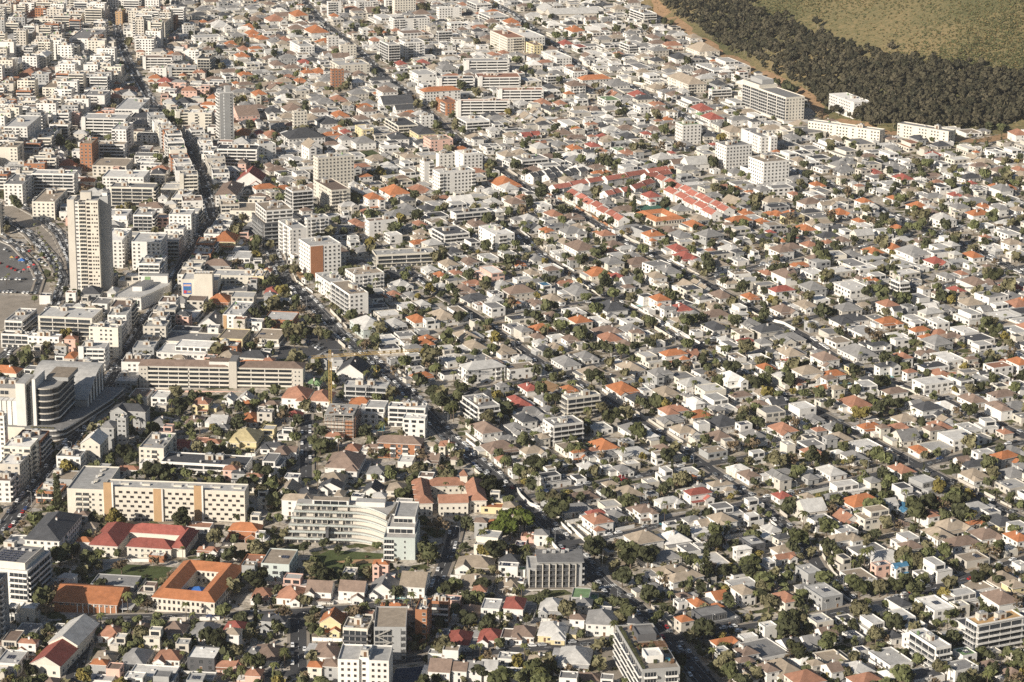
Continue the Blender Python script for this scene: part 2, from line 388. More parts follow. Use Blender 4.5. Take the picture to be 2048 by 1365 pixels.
# ------------------------------------------------------------------ setting: ground, hill, streets
def structure(name, mb, parent=None):
    o = link(name, mb.mesh(name), parent)
    if parent is None: o["kind"] = "structure"
    return o
g = MB(); Lx, La, Lb = 9000.0, -1500.0, 12000.0
g.quad([(x, y, zbase(x, y)) for x, y in ((-Lx, La), (Lx, La), (Lx, Lb), (-Lx, Lb))], 'yard_ground')
structure('ground', g)
rh = random.Random(5)
hm = MB(); NX, NY = 90, 90; hx0, hx1, hy0, hy1 = 150.0, 2400.0, 1900.0, 5200.0
vid = {}
for i in range(NX + 1):
    for j in range(NY + 1):
        X = hx0 + (hx1 - hx0) * i / NX; Y = hy0 + (hy1 - hy0) * j / NY
        h_ = hill(X, Y); z = zbase(X, Y) + h_ + (0.0 if h_ <= 0 else 0.0) - (1.5 if h_ <= 0 else -0.05)
        vid[i, j] = len(hm.v); hm.v.append((X, Y, z))
for i in range(NX):
    for j in range(NY):
        q = (vid[i, j], vid[i + 1, j], vid[i + 1, j + 1], vid[i, j + 1])
        if max(hm.v[k][2] - zbase(*hm.v[k][:2]) for k in q) > 0: hm.f.append(q); hm.m.append('hill_heath')
structure('hillside', hm)

STREETS = [  # (pixel polyline in the photograph, width in metres, main?)
 ('-30 1095 20 1040 60 990 130 905 190 815 235 740 290 650 335 585 385 500 425 440 405 360 375 300 330 240 300 200 270 150 250 110 235 60 225 10', 10.5, 1),
 ('528 470 573 566 602 586 640 625 680 668 735 715 800 770 832 803 896 875 948 918 1012 972 1062 1020 1131 1087 1203 1166 1267 1212 1331 1275 1420 1375', 11, 1),
 ('604 -5 645 44 680 70 730 113 768 151 815 185 853 220 897 262 940 300 1000 340 1034 363 1073 386 1134 414 1203 455 1247 483 1293 504 1378 550 1419 571 1470 599 1528 632 1605 671 1671 716 1713 736 1810 775 1880 797 2075 885', 8, 0),
 ('1000 440 1065 494 1101 525 1147 552 1255 617 1355 676 1403 700 1460 731 1577 800 1628 821 1760 890 1900 965 2075 1055', 7, 0),
 ('960 640 1024 685 1093 734 1144 757 1183 783 1260 830 1350 890 1430 945 1520 1010 1571 1053 1613 1095 1648 1153 1713 1212', 7, 0),
 ('1331 1275 1388 1279 1434 1266 1544 1248 1605 1241 1713 1217 1784 1205 1848 1184 1890 1170 2075 1112', 8, 0),
 ('1131 1087 1201 1079 1280 1063 1355 1038 1444 1018 1600 985 1800 940 2075 880', 7, 0),
 ('1012 972 1024 1000 1127 982 1229 962 1350 940 1500 915', 7, 0),
 ('880 805 948 782 1032 767 1147 744 1255 712 1331 700 1408 686 1540 655 1651 630 1746 607 1813 591 1964 553 2075 528', 7, 0),
 ('900 662 1050 627 1121 612 1188 604 1255 590', 6, 0),
 ('1419 561 1528 530 1574 525 1630 517 1800 480 2075 425', 6, 0),
 ('150 1240 244 1236 461 1232 558 1227 679 1219 768 1211 840 1206 880 1200', 7, 0),
 ('512 1353 615 1346 676 1338 774 1328 871 1315 1024 1302 1127 1294 1224 1281', 7, 0),
 ('180 1240 143 1375', 8, 0), ('597 1226 597 1347', 8, 0), ('912 1055 897 1112 863 1200', 7, 0), ('612 830 612 960', 7, 0),
 ('960 -5 1030 30 1085 75 1142 123 1178 149 1242 166 1280 182 1332 213 1375 238 1434 277 1490 305 1560 332 1650 366 1760 420 1900 480 2075 560', 8, 1),
 ('-20 424 60 470 105 520 128 560 110 610 60 668 0 720', 8, 1),
 ('-20 392 20 400 75 430 118 470 142 520 150 575 140 605', 8, 1),
 ('-20 470 30 492 66 530 80 560 70 590', 5, 0),
 ('720 470 800 530 880 590 960 640', 7, 0),
]
road_pts = []           # (x, y, halfwidth, street index) for tests
def resample(P, step):
    out = [P[0]]
    for a, b in zip(P, P[1:]):
        n = max(1, int((b - a).length / step))
        out += [a.lerp(b, k / n) for k in range(1, n + 1)]
    return out
streets = []
for si, (txt, wid, main) in enumerate(STREETS):
    a = [float(t) for t in txt.split()]
    P = resample([gbase(a[k], a[k + 1]) for k in range(0, len(a), 2)], 5.0)
    T = []
    for k in range(len(P)):
        d = (P[min(k + 2, len(P) - 1)] - P[max(k - 2, 0)]); d.z = 0; T.append(d.normalized())
    streets.append((P, T, wid, main))
    for p in P: road_pts.append((p.x, p.y, wid / 2, si))
RP = np.array(road_pts)
def on_other_road(X, Y, si, extra=0.0):
    d = np.hypot(RP[:, 0] - X, RP[:, 1] - Y)
    return bool(np.any((d < RP[:, 2] + extra) & (RP[:, 3] != si)))
for si, (P, T, wid, main) in enumerate(streets):
    rd, pv, mk = MB(), MB(), MB(); dz = 0.04 + 0.03 * si; hw = wid / 2; sw = 1.9 if main else 1.6
    S = [Vector((t.y, -t.x, 0)) for t in T]
    at_ = lambda k, off, z: (lambda q: (q.x, q.y, zbase(q.x, q.y) + z))(P[k] + S[k] * off)
    for k in range(len(P) - 1):
        rd.quad([at_(k, hw, dz), at_(k + 1, hw, dz), at_(k + 1, -hw, dz), at_(k, -hw, dz)], 'asphalt')
        mid = (P[k] + P[k + 1]) / 2
        occ_rect(mid.x, mid.y, math.atan2(T[k].y, T[k].x), -3.2, -hw - sw, 3.2, hw + sw, 2)
        for sgn in (1, -1):
            c = mid + S[k] * sgn * (hw + sw / 2)
            if on_other_road(c.x, c.y, si, sw * .8): continue
            a0, a1 = sgn * hw, sgn * (hw + sw); zt = dz + 0.13
            pv.quad([at_(k, a0, zt), at_(k + 1, a0, zt), at_(k + 1, a1, zt), at_(k, a1, zt)][::(-1 if sgn > 0 else 1)][::-1], 'paving')
            pv.quad([at_(k, a0, 0), at_(k + 1, a0, 0), at_(k + 1, a0, zt), at_(k, a0, zt)], 'concrete')
            pv.quad([at_(k, a1, 0), at_(k + 1, a1, 0), at_(k + 1, a1, zt), at_(k, a1, zt)], 'concrete')
        if k % 2 == 0 and not on_other_road(mid.x, mid.y, si, 1.0):
            q = lambda f, off: (lambda r: (r.x, r.y, zbase(r.x, r.y) + dz + .02))(P[k].lerp(P[k + 1], f) + S[k] * off)
            mk.quad([q(.1, .09), q(.8, .09), q(.8, -.09), q(.1, -.09)], 'paint')
        if main and not on_other_road(mid.x, mid.y, si, 1.0):
            for sgn in (1, -1):
                o0 = sgn * (hw - 2.2)
                mk.quad([at_(k, o0 + .07, dz + .02), at_(k + 1, o0 + .07, dz + .02), at_(k + 1, o0 - .07, dz + .02), at_(k, o0 - .07, dz + .02)], 'paint')
    r = structure('road', rd)
    if pv.f: structure('pavement', pv, r)["kind"] = "structure"
    if mk.f:
        o = structure('lane_marking', mk, r); o["kind"] = "stuff"
def crossing(x, y, si):
    p = gbase(x, y); P, T, wid, main = streets[si]
    k = min(range(len(P)), key=lambda i: (P[i] - p).length); t = T[k]; s = Vector((t.y, -t.x, 0)); mb = MB(); z = 0.04 + .03 * si + .035
    n = int(wid / 1.1)
    for i in range(n):
        o = -wid / 2 + .3 + i * 1.1
        mb.quad([(lambda q: (q.x, q.y, zbase(q.x, q.y) + z))(P[k] + s * (o + a) + t * b) for a, b in ((0, -1.6), (.55, -1.6), (.55, 1.6), (0, 1.6))], 'paint')
    structure('zebra_crossing', mb)
crossing(1212, 1172, 1); crossing(187, 862, 0); crossing(1100, 1062, 1); crossing(240, 735, 0)
def patch(name, px, m, z=0.02, val=3):
    P = [gbase(*p) for p in px]; mb = MB()
    mb.quad([(p.x, p.y, zbase(p.x, p.y) + z) for p in P], m); structure(name, mb)
    if val:
        X = [p.x for p in P]; Y = [p.y for p in P]
        for i in range(int((min(X) - OX) / OC), int((max(X) - OX) / OC) + 1):
            for j in range(int((min(Y) - OY) / OC), int((max(Y) - OY) / OC) + 1):
                if 0 <= i < occ.shape[0] and 0 <= j < occ.shape[1] and occ[i, j] == 0:
                    x, y = OX + (i + .5) * OC, OY + (j + .5) * OC; ins = False
                    for k in range(len(P)):
                        a, b = P[k], P[k - 1]
                        if (a.y > y) != (b.y > y) and x < (b.x - a.x) * (y - a.y) / (b.y - a.y) + a.x: ins = not ins
                    if ins: occ[i, j] = val
patch('car_park', [(-40, 478), (30, 490), (68, 530), (78, 560), (60, 588), (-40, 586)], 'old_asphalt', .018)
patch('promenade_verge', [(-40, 590), (60, 592), (84, 560), (100, 575), (60, 640), (-40, 660)], 'paving', .016)
patch('promenade', [(-40, 640), (60, 600), (120, 575), (130, 620), (70, 700), (-40, 760)], 'paving', .012)
patch('beach_road_verge', [(-40, 400), (20, 395), (140, 505), (150, 585), (110, 620), (128, 560), (100, 500)], 'paving', .014, 3)
patch('school_field', [(170, 1160), (240, 1128), (345, 1135), (310, 1185), (255, 1180), (180, 1172)], 'lawn', .02)
patch('school_yard', [(365, 1085), (400, 1050), (450, 1050), (420, 1110), (375, 1112)], 'asphalt', .018)
patch('sports_court', [(792, 1338), (855, 1332), (850, 1372), (780, 1372)], 'court_blue', .02)
patch('tennis_court', [(1270, 414), (1325, 405), (1345, 420), (1290, 432)], 'court_green', .02)
patch('garden_lawn', [(615, 1120), (660, 1100), (770, 1108), (775, 1150), (620, 1160)], 'lawn', .02)
patch('sand_path', [(668, 1124), (700, 1120), (775, 1118), (776, 1126), (700, 1128)], 'earth', .04, 0)
patch('park_lawn', [(712, 305), (745, 300), (765, 312), (735, 322)], 'lawn', .02)
patch('building_plot', [(1226, 1290), (1200, 1300), (1215, 1372), (1255, 1372)], 'paving', .02)
patch('parking_court', [(600, 655), (680, 680), (690, 720), (630, 730)], 'asphalt', .018)
patch('building_plot', [(590, 545), (612, 535), (628, 552), (605, 566)], 'earth', .018)
patch('vacant_lot', [(1065, 770), (1090, 760), (1120, 772), (1105, 785)], 'earth', .018)
patch('schoolyard_tar', [(560, 690), (640, 700), (640, 720), (555, 715)], 'asphalt', .016)
# the firebreak track along the foot of the hill
tb = MB(); tp = [gp(*p) for p in ((1300, 2), (1345, 42), (1400, 80), (1470, 122), (1530, 152), (1590, 182), (1625, 205), (1660, 238), (1740, 262), (1850, 274), (1960, 284), (2060, 262))]
tp = resample(tp, 12.0)
for k in range(len(tp) - 1):
    t = (tp[k + 1] - tp[k]); t.z = 0; t = t.normalized(); s = Vector((t.y, -t.x, 0)); w_ = 8.0
    c4 = [tp[k] - s * w_, tp[k] + s * w_, tp[k + 1] + s * w_, tp[k + 1] - s * w_]
    tb.quad([(q.x, q.y, zg(q.x, q.y) + .35) for q in c4], 'earth')
    occ_rect(tp[k].x, tp[k].y, math.atan2(t.y, t.x), -8, -w_, 8, w_, 2)
structure('firebreak_track', tb)

# ------------------------------------------------------------------ where a thing seen in a pixel box stands
LB_ = [(480, 530), (300, 500), (150, 420), (0, 330)]
S2L = [(470, 528), (586, 602), (668, 680), (770, 800), (875, 896), (972, 1012), (1087, 1131), (1212, 1267), (1375, 1420)]
def s2x(y):
    T_ = sorted([(a, b) for a, b in LB_] + S2L)
    if y <= T_[0][0]: return T_[0][1]
    for (ya, xa), (yb, xb) in zip(T_, T_[1:]):
        if ya <= y <= yb: return xa + (xb - xa) * (y - ya) / (yb - ya)
    return T_[-1][1]
def region_rot(x, y):
    if x < s2x(y): return math.radians(-7.0 if y > 620 else -2.0)
    return math.radians(25.0 if y > 320 else 21.0)
def solve_box(x0, y0, x1, y1, h, rot, rmin, rmax, w=None, d=None):
    """footprint (w, d) and centre from the box a thing fills in the photograph, its height and its turn"""
    xc = (x0 + x1) / 2; P = gp(xc, y1); s = scale_at(P)
    dv = Vector((P.x, P.y, 0)); az = math.atan2(P.x, P.y); dist = dv.length
    dep = math.atan2(CAMH - P.z, dist)
    W = (x1 - x0) / s; V = (y1 - y0) / s
    D = max(4.0, (V - h * math.cos(dep)) / math.sin(dep))
    e = rot + az; c, sn = abs(math.cos(e)), abs(math.sin(e))
    if w is None:
        best = None
        for k in range(41):
            r = rmin * (rmax / rmin) ** (k / 40)
            a, b = c + r * sn, sn + r * c           # W = w a, D = w b
            ww = (W * a + .35 * D * b) / (a * a + .35 * b * b)
            er = (ww * a - W) ** 2 + .35 * (ww * b - D) ** 2
            if best is None or er < best[0]: best = (er, ww, ww * r)
        w, d = best[1], best[2]
    De = w * sn + d * c
    vd = dv.normalized(); C = P + vd * (De / 2)
    C.z = zg(C.x, C.y)
    return C, w, d
def faces_seen(C, rot, w, d):
    """sides of a rectangular building that face the camera: name, centre offset, turn, length"""
    out = []
    for n, (nx, ny), L, a in (('front', (0, -1), w, 0.0), ('left', (-1, 0), d, -math.pi / 2), ('right', (1, 0), d, math.pi / 2)):
        wx = math.cos(rot) * nx - math.sin(rot) * ny; wy = math.sin(rot) * nx + math.cos(rot) * ny
        px, py = C.x + wx * (w if nx else d) / 2, C.y + wy * (w if nx else d) / 2
        if (-px * wx - py * wy) / math.hypot(px, py) > -0.06: out.append((n, a, L))
    return out
def on_face(n, a, w, d, t, out=0.0):
    """local point at t along a side, seen from outside left to right"""
    if n == 'front': return (t, -d / 2 - out)
    if n == 'left': return (-w / 2 - out, -t)
    return (w / 2 + out, t)

REG = []            # things for the label pass: (thing, category, description, px, py, group)
def register(th, cat, desc, group=None, at=None):
    p = proj(at or th.loc); REG.append([th.root, cat, desc, p[0], p[1], group])

# ------------------------------------------------------------------ houses
def facade(T, n, a, w, d, floors, z0, fh, R, bay=3.3, kind='window', size=(1.35, 1.35), skip=0.15, join=None, door=False, out=0.0, y_off=0.0):
    L = w if n == 'front' else d; nb = max(1, int((L - 1.0) / bay)); did = False
    for f in range(floors):
        for b in range(nb):
            if R.random() < skip: continue
            t = (b + .5) * L / nb - L / 2; x, y = on_face(n, a, w, d, t, out)
            if door and f == 0 and not did and b >= nb // 2 and n == 'front':
                T.put('door', 'door', (x, y + y_off, z0), a, (1.1, 1, 2.2), join=join); did = True; continue
            sw = size[0] * R.choice((.85, 1, 1, 1.5)); T.put('window', kind, (x, y + y_off, z0 + f * fh + .95), a, (min(sw, L / nb - .5), 1, size[1]), join=join)
def house(C, w, d, fl, roof, wall, form, rot, R, solid=True, stuff='distant_houses', detail=True):
    rm, wm = ROOF[roof][0], WALL[wall][0]; T = Thing('house', C, rot, solid, stuff)
    fh = 3.0; h = fl * fh + .4; sh = 2.5
    seen = faces_seen(C, rot, w, d)
    wl_, rf = MB(), MB()
    x0, x1, y0, y1 = -w / 2, w / 2, -d / 2, d / 2
    if form == 'f':
        step = fl >= 2 and R.random() < .6 and detail
        parapet(wl_, x0, y0, x1, y1, -sh, (h if not step else h - fh) + .5, wm, .25, .5)
        hz = h if not step else h - fh
        rf.box(x0 + .25, y0 + .25, hz - .25, x1 - .25, y1 - .25, hz, rm, bottom=False)
        T.add('wall', wl_); ro = T.add('roof', rf)
        if step:
            up, ur = MB(), MB(); bx0 = x0 + (R.random() < .5) * w * .3; bx1 = bx0 + w * .7 - .02; by0 = y0 + d * R.choice((.02, .2, .3)); by1 = y1 - .02
            parapet(up, bx0, by0, bx1, by1, hz - .2, h + .4, wm, .25, .4); ur.box(bx0 + .25, by0 + .25, h - .3, bx1 - .25, by1 - .25, h, rm, bottom=False)
            T.add('upper_storey', up); T.add('upper_roof', ur)
            ww, dd, cx, cy = bx1 - bx0, by1 - by0, (bx0 + bx1) / 2, (by0 + by1) / 2
            if solid or True:
                n_ = max(1, int(ww / 4))
                for b in range(n_):
                    T.put('window', 'glazing', (bx0 + (b + .5) * ww / n_, by0, hz + .5), 0, (ww / n_ * .72, 1, 2.0))
            if by0 > y0 + 1: T.put('balcony', 'slab:wall_white', ((x0 + x1) / 2, y0 + 1.0, hz + .1), 0, (w * .9, 1, 1.0))
        fl_lo = fl if not step else fl - 1
        for n, a, L in seen:
            facade(T, n, a, w, d, fl_lo, 0.1, fh, R, bay=3.9, kind='glazing' if n == 'front' and R.random() < .5 else 'window', size=(2.0, 1.7), skip=.2, door=(n == 'front'))
        if detail:
            for _ in range(R.choice((0, 1, 1, 2))): T.put('skylight', 'box:roof_white', (R.uniform(x0 + 1.5, x1 - 1.5), R.uniform(0, y1 - 1), hz - .01), 0, (1.2, 1.2, .5), parent=ro)
            if R.random() < .5: T.put('air_conditioner', 'aircon', (R.uniform(x0 + 1.5, x1 - 1.5), R.uniform(y0 + 1, y1 - 1), hz + .01), 0, (1.1, 1, 1), parent=ro)
            if R.random() < .28 and not step:
                sx = R.uniform(x0 + 2.5, x1 - 2.5)
                for k in range(2): T.put('solar_panel', 'solar', (sx, -1 + k * 2.1, hz + .25), 0, (3.6, 1.7, 1), rx=.12, parent=ro)
        ht = h
    else:
        wing = detail and R.random() < .62 and w > 8
        my0 = y0 + (min(3.5, d * .25) if wing else 0.0)
        hr = min(w, y1 - my0) * .5 * (.62 if form == 'h' else .7)
        wl_.box(x0, my0, -sh, x1, y1, h - .03, wm)
        if form == 'h': hip_roof(rf, x0, my0, x1, y1, h, hr, .45, rm)
        elif form == 'g': gable_roof(rf, x0, my0, x1, y1, h, hr, .45, rm, wm, True)
        else: gable_roof(rf, x0, my0, x1, y1, h, hr, .45, rm, wm, False)
        T.add('wall', wl_); ro = T.add('roof', rf)
        if wing:
            wm2, rf2 = MB(), MB(); ww = w * R.uniform(.34, .5); xs = x0 + .02 if R.random() < .5 else x1 - ww - .02
            dep_ = min(3.5, d * .25); hw_ = h - (0.35 if fl < 2 else R.choice((0.35, 2.9))); hr2 = ww * .5 * .66
            wm2.box(xs, y0, -sh, xs + ww, my0 + .3, hw_ - .04, wm)
            if form == 'h' and R.random() < .5: hip_roof(rf2, xs, y0, xs + ww, my0 + ww * .75, hw_, hr2, .35, rm)
            else: gable_roof(rf2, xs, y0, xs + ww, my0 + ww * .8, hw_, hr2, .35, rm, wm, False)
            T.add('wing', wm2); T.add('wing_roof', rf2)
            for f in range(fl if hw_ > h - 1 else 1): T.put('window', 'window', (xs + ww / 2, y0, f * fh + .9), 0, (ww * .45, 1, 1.4))
            ox = x1 - (w - ww) / 2 if xs < 0 else x0 + (w - ww) / 2
            if R.random() < .6:       # veranda beside the wing
                vr = MB(); a0, a1 = (xs + ww + .03, x1) if xs < -ww / 2 + .1 or xs < x0 + 1 else (x0, xs - .03)
                vr.quad([(a0, y0 + .2, 2.55), (a1, y0 + .2, 2.55), (a1, my0, 2.95), (a0, my0, 2.95)], rm); vr.quad([(a0, my0, 2.83), (a1, my0, 2.83), (a1, y0 + .2, 2.43), (a0, y0 + .2, 2.43)], 'wall_white')
                vr.quad([(a0, y0 + .2, 2.43), (a1, y0 + .2, 2.43), (a1, y0 + .2, 2.55), (a0, y0 + .2, 2.55)], 'wall_white')
                vo = T.add('veranda_roof', vr)
                for k in range(3): T.put('veranda_post', 'box:wall_white', (a0 + .2 + k * (a1 - a0 - .4) / 2, y0 + .35, -.5), 0, (.2, .2, 3.0))
            T.put('door', 'door', (ox, my0, .1), 0, (1.1, 1, 2.2))
            if abs(ox) > 0: T.put('window', 'window', (ox + 2.0 if ox + 2.6 < x1 else ox - 2.0, my0, .95), 0, (1.4, 1, 1.4))
            for f in range(1, fl):
                T.put('window', 'window', (ox, my0, f * fh + .95), 0, (1.6, 1, 1.3))
            for n, a, L in seen:
                if n != 'front': facade(T, n, a, w, d * .7, fl, 0.1, fh, R, bay=3.6)
        else:
            for n, a, L in seen: facade(T, n, a, w, d, fl, 0.1, fh, R, bay=3.4, door=(n == 'front'))
        if detail and R.random() < .6:
            T.put('chimney', 'chimney', (R.uniform(-.25, .25) * w, R.uniform(-.1, .2) * d, h + hr * .75), 0, (1, 1, 1.1), parent=ro)
        if detail and form != 'h' and solid and R.random() < .2: T.put('skylight', 'box:glass', (w * .15, 0, h + hr * .6), 0, (1.0, 1.4, .4), parent=ro)
        if detail and R.random() < .55:    # flat lean-to behind or beside
            lt, lr = MB(), MB(); lw = R.uniform(3, 5); side = R.choice((-1, 1)); la = x1 + .02 if side > 0 else x0 - lw - .02
            lt.box(la, my0 + d * .25, -sh, la + lw, y1 - .1, 2.7, wm); lr.box(la - .15, my0 + d * .25 - .15, 2.7, la + lw + .15, y1 + .05, 2.9, R.choice(('roof_grey', 'roof_light_grey', 'roof_white')))
            T.add('lean_to', lt); T.add('lean_to_roof', lr)
        ht = h + hr
    T.finish()
    occ_rect(C.x, C.y, rot, x0, y0, x1, y1, 1)
    return T

# ------------------------------------------------------------------ apartment blocks
def block(C, w, d, fl, roof, wall, style, rot, R, near=True, opts='', solid=True):
    rm, wm = ROOF[roof][0], WALL[wall][0]; T = Thing('apartment_block', C, rot, solid, 'distant_blocks'); fh = 3.02; h = fl * fh + .3
    join = None if near else 'glazing'; jb = None if near else 'balcony_tier'
    x0, x1, y0, y1 = -w / 2, w / 2, -d / 2, d / 2
    wl_, rf = MB(), MB()
    hip = 'H' in opts
    if hip:
        wl_.box(x0, y0, -4, x1, y1, h - .03, wm); hip_roof(rf, x0, y0, x1, y1, h, min(w, d) * .5 * .55, .6, rm)
    else:
        parapet(wl_, x0, y0, x1, y1, -4, h + .7, wm, .3, .7); rf.box(x0 + .3, y0 + .3, h - .3, x1 - .3, y1 - .3, h, rm, bottom=False)
    T.add('wall', wl_); ro = T.add('roof', rf)
    if 'E' in opts:       # overhanging pale roof slab edge
        e = MB(); e.box(x0 - .5, y0 - .5, h + .1, x1 + .5, y0 - .02, h + .5, 'wall_white'); T.add('eave_slab', e)
    seen = faces_seen(C, rot, w, d)
    bfaces = {'b': ('front', 'left', 'right'), 'L': ('left',), 'F': ('front',), 's': ('front',)}.get(style, ())
    if style == 'b' and len(seen) > 1 and R.random() < .5: bfaces = ('front',) if w > d else ('left', 'right', 'front')
    for n, a, L in seen:
        off = d if n != 'front' else w
        if n in bfaces and style != 's':
            m_ = 'wall_charcoal' if 'K' in opts else ('wall_white' if wall not in 'cBy' else 'wall_cream')
            key = ('slab:' if 'S' in opts or R.random() < .4 else 'balcony:') + m_
            nseg = 1 if L < 16 else (2 if L < 34 else 3)
            for f in range(fl):
                if f == 0 and 'G' not in opts:
                    facade_row(T, n, a, w, d, 0.2, 2.0, R, join); continue
                x, y = on_face(n, a, w, d, 0, 0)
                T.put('glazing', 'glazing', (x, y, f * fh + .15), a, (L * .94, 1, 2.35), join=join)
                for k in range(nseg):
                    t = (k + .5) * L / nseg - L / 2; x, y = on_face(n, a, w, d, t, 0)
                    T.put('balcony', key, (x, y, f * fh + .05), a, (L / nseg - .35, 1.5, 1.0), join=jb)
        elif n in bfaces:      # open access galleries along the slab
            for f in range(fl):
                x, y = on_face(n, a, w, d, 0, 0)
                T.put('gallery_opening', 'glazing', (x, y, f * fh + 1.1), a, (L * .92, 1, 1.55), join=join)
                T.put('gallery', 'balcony:wall_white' if wall == 'w' else 'balcony:wall_cream', (x, y, f * fh + .05), a, (L * .93, 1.1, 1.05), join=jb)
            sx = L * .12 if 'T' in opts else -L * .44
            st = MB(); st.box(sx - 1.8, y0 - 1.6, -3, sx + 1.8, y0 - .02, h + 2.2, wm); T.add('stair_tower', st)
        else:
            nb = max(2, int(L / 3.3)); pat = []
            pick = R.random()
            for b in range(nb):
                if style == 'p': pat.append('w')
                elif n != 'front' and R.random() < .4: pat.append('w' if R.random() < .6 else '.')
                else: pat.append(R.choice('wwwbb.' if pick < .55 else 'wwww.'))
            for f in range(fl):
                for b in range(nb):
                    t = (b + .5) * L / nb - L / 2; x, y = on_face(n, a, w, d, t, 0); bw = L / nb
                    if pat[b] == 'w':
                        T.put('window', 'window', (x, y, f * fh + .9), a, (min(1.7, bw * .6), 1, 1.5), join=join)
                    elif pat[b] == 'b':
                        T.put('glazing', 'glazing', (x, y, f * fh + .15), a, (bw * .86, 1, 2.3), join=join)
                        if f: T.put('balcony', 'balcony:' + ('wall_white' if wall != 'c' else 'wall_cream'), (x, y, f * fh + .05), a, (bw * .96, 1.3, 1.0), join=jb)
    if 'B' in opts or 'C' in opts:       # brick or ochre end pier on the front
        pm = MB(); pm.box(x0 + w * .02, y0 - .25, -3, x0 + w * (.42 if 'B' in opts else .2), y0 - .02, h, 'wall_brick' if 'B' in opts else 'wall_ochre'); T.add('brick_pier', pm)
    if not hip:
        for _ in range(R.choice((1, 1, 2))):
            pw = min(5.0, w * .3)
            T.put('lift_housing', 'plant', (R.uniform(-.25, .25) * w, R.uniform(-.05, .25) * d, h), 0, (pw, min(4, d * .35), R.uniform(2.2, 3.4)), parent=ro)
        for _ in range(R.choice((3, 4, 5, 7)) if near else R.choice((1, 2, 3))):
            T.put('air_conditioner', 'aircon', (R.uniform(-.42, .42) * w, R.uniform(-.4, .4) * d, h), R.choice((0, 1.57)), (1.5, 1.3, 1.3), parent=ro)
        for _ in range(R.choice((1, 2, 3)) if near else 0):
            T.put('roof_duct', 'box:' + R.choice(('metal', 'concrete', 'wall_white', 'roof_tan')), (R.uniform(-.38, .38) * w, R.uniform(-.38, .38) * d, h), R.choice((0, 1.57)), (R.uniform(1.5, min(w, d) * .4), R.uniform(.4, 1.2), R.uniform(.25, .9)), parent=ro)
        if R.random() < .3: T.put('water_tank', 'tank', (R.uniform(-.4, .4) * w, .3 * d, h), 0, (1.3, 1.3, 1.2), parent=ro)
        if R.random() < .35 and near:
            sx = R.uniform(-.2, .2) * w
            for k in range(3): T.put('solar_panel', 'solar', (sx, -d * .3 + k * 1.9, h + .3), 0, (min(5, w * .3), 1.5, 1), rx=.15, parent=ro)
    else:
        T.put('chimney', 'chimney', (w * .1, 0, h + min(w, d) * .2), 0, (1, 1, 1.2))
    T.finish(); occ_rect(C.x, C.y, rot, x0, y0, x1, y1, 1)
    return T
def facade_row(T, n, a, w, d, z, hgt, R, join):
    L = w if n == 'front' else d; nb = max(1, int(L / 4))
    for b in range(nb):
        t = (b + .5) * L / nb - L / 2; x, y = on_face(n, a, w, d, t, 0)
        T.put('window', 'glazing', (x, y, z), a, (L / nb * .7, 1, hgt), join=join)

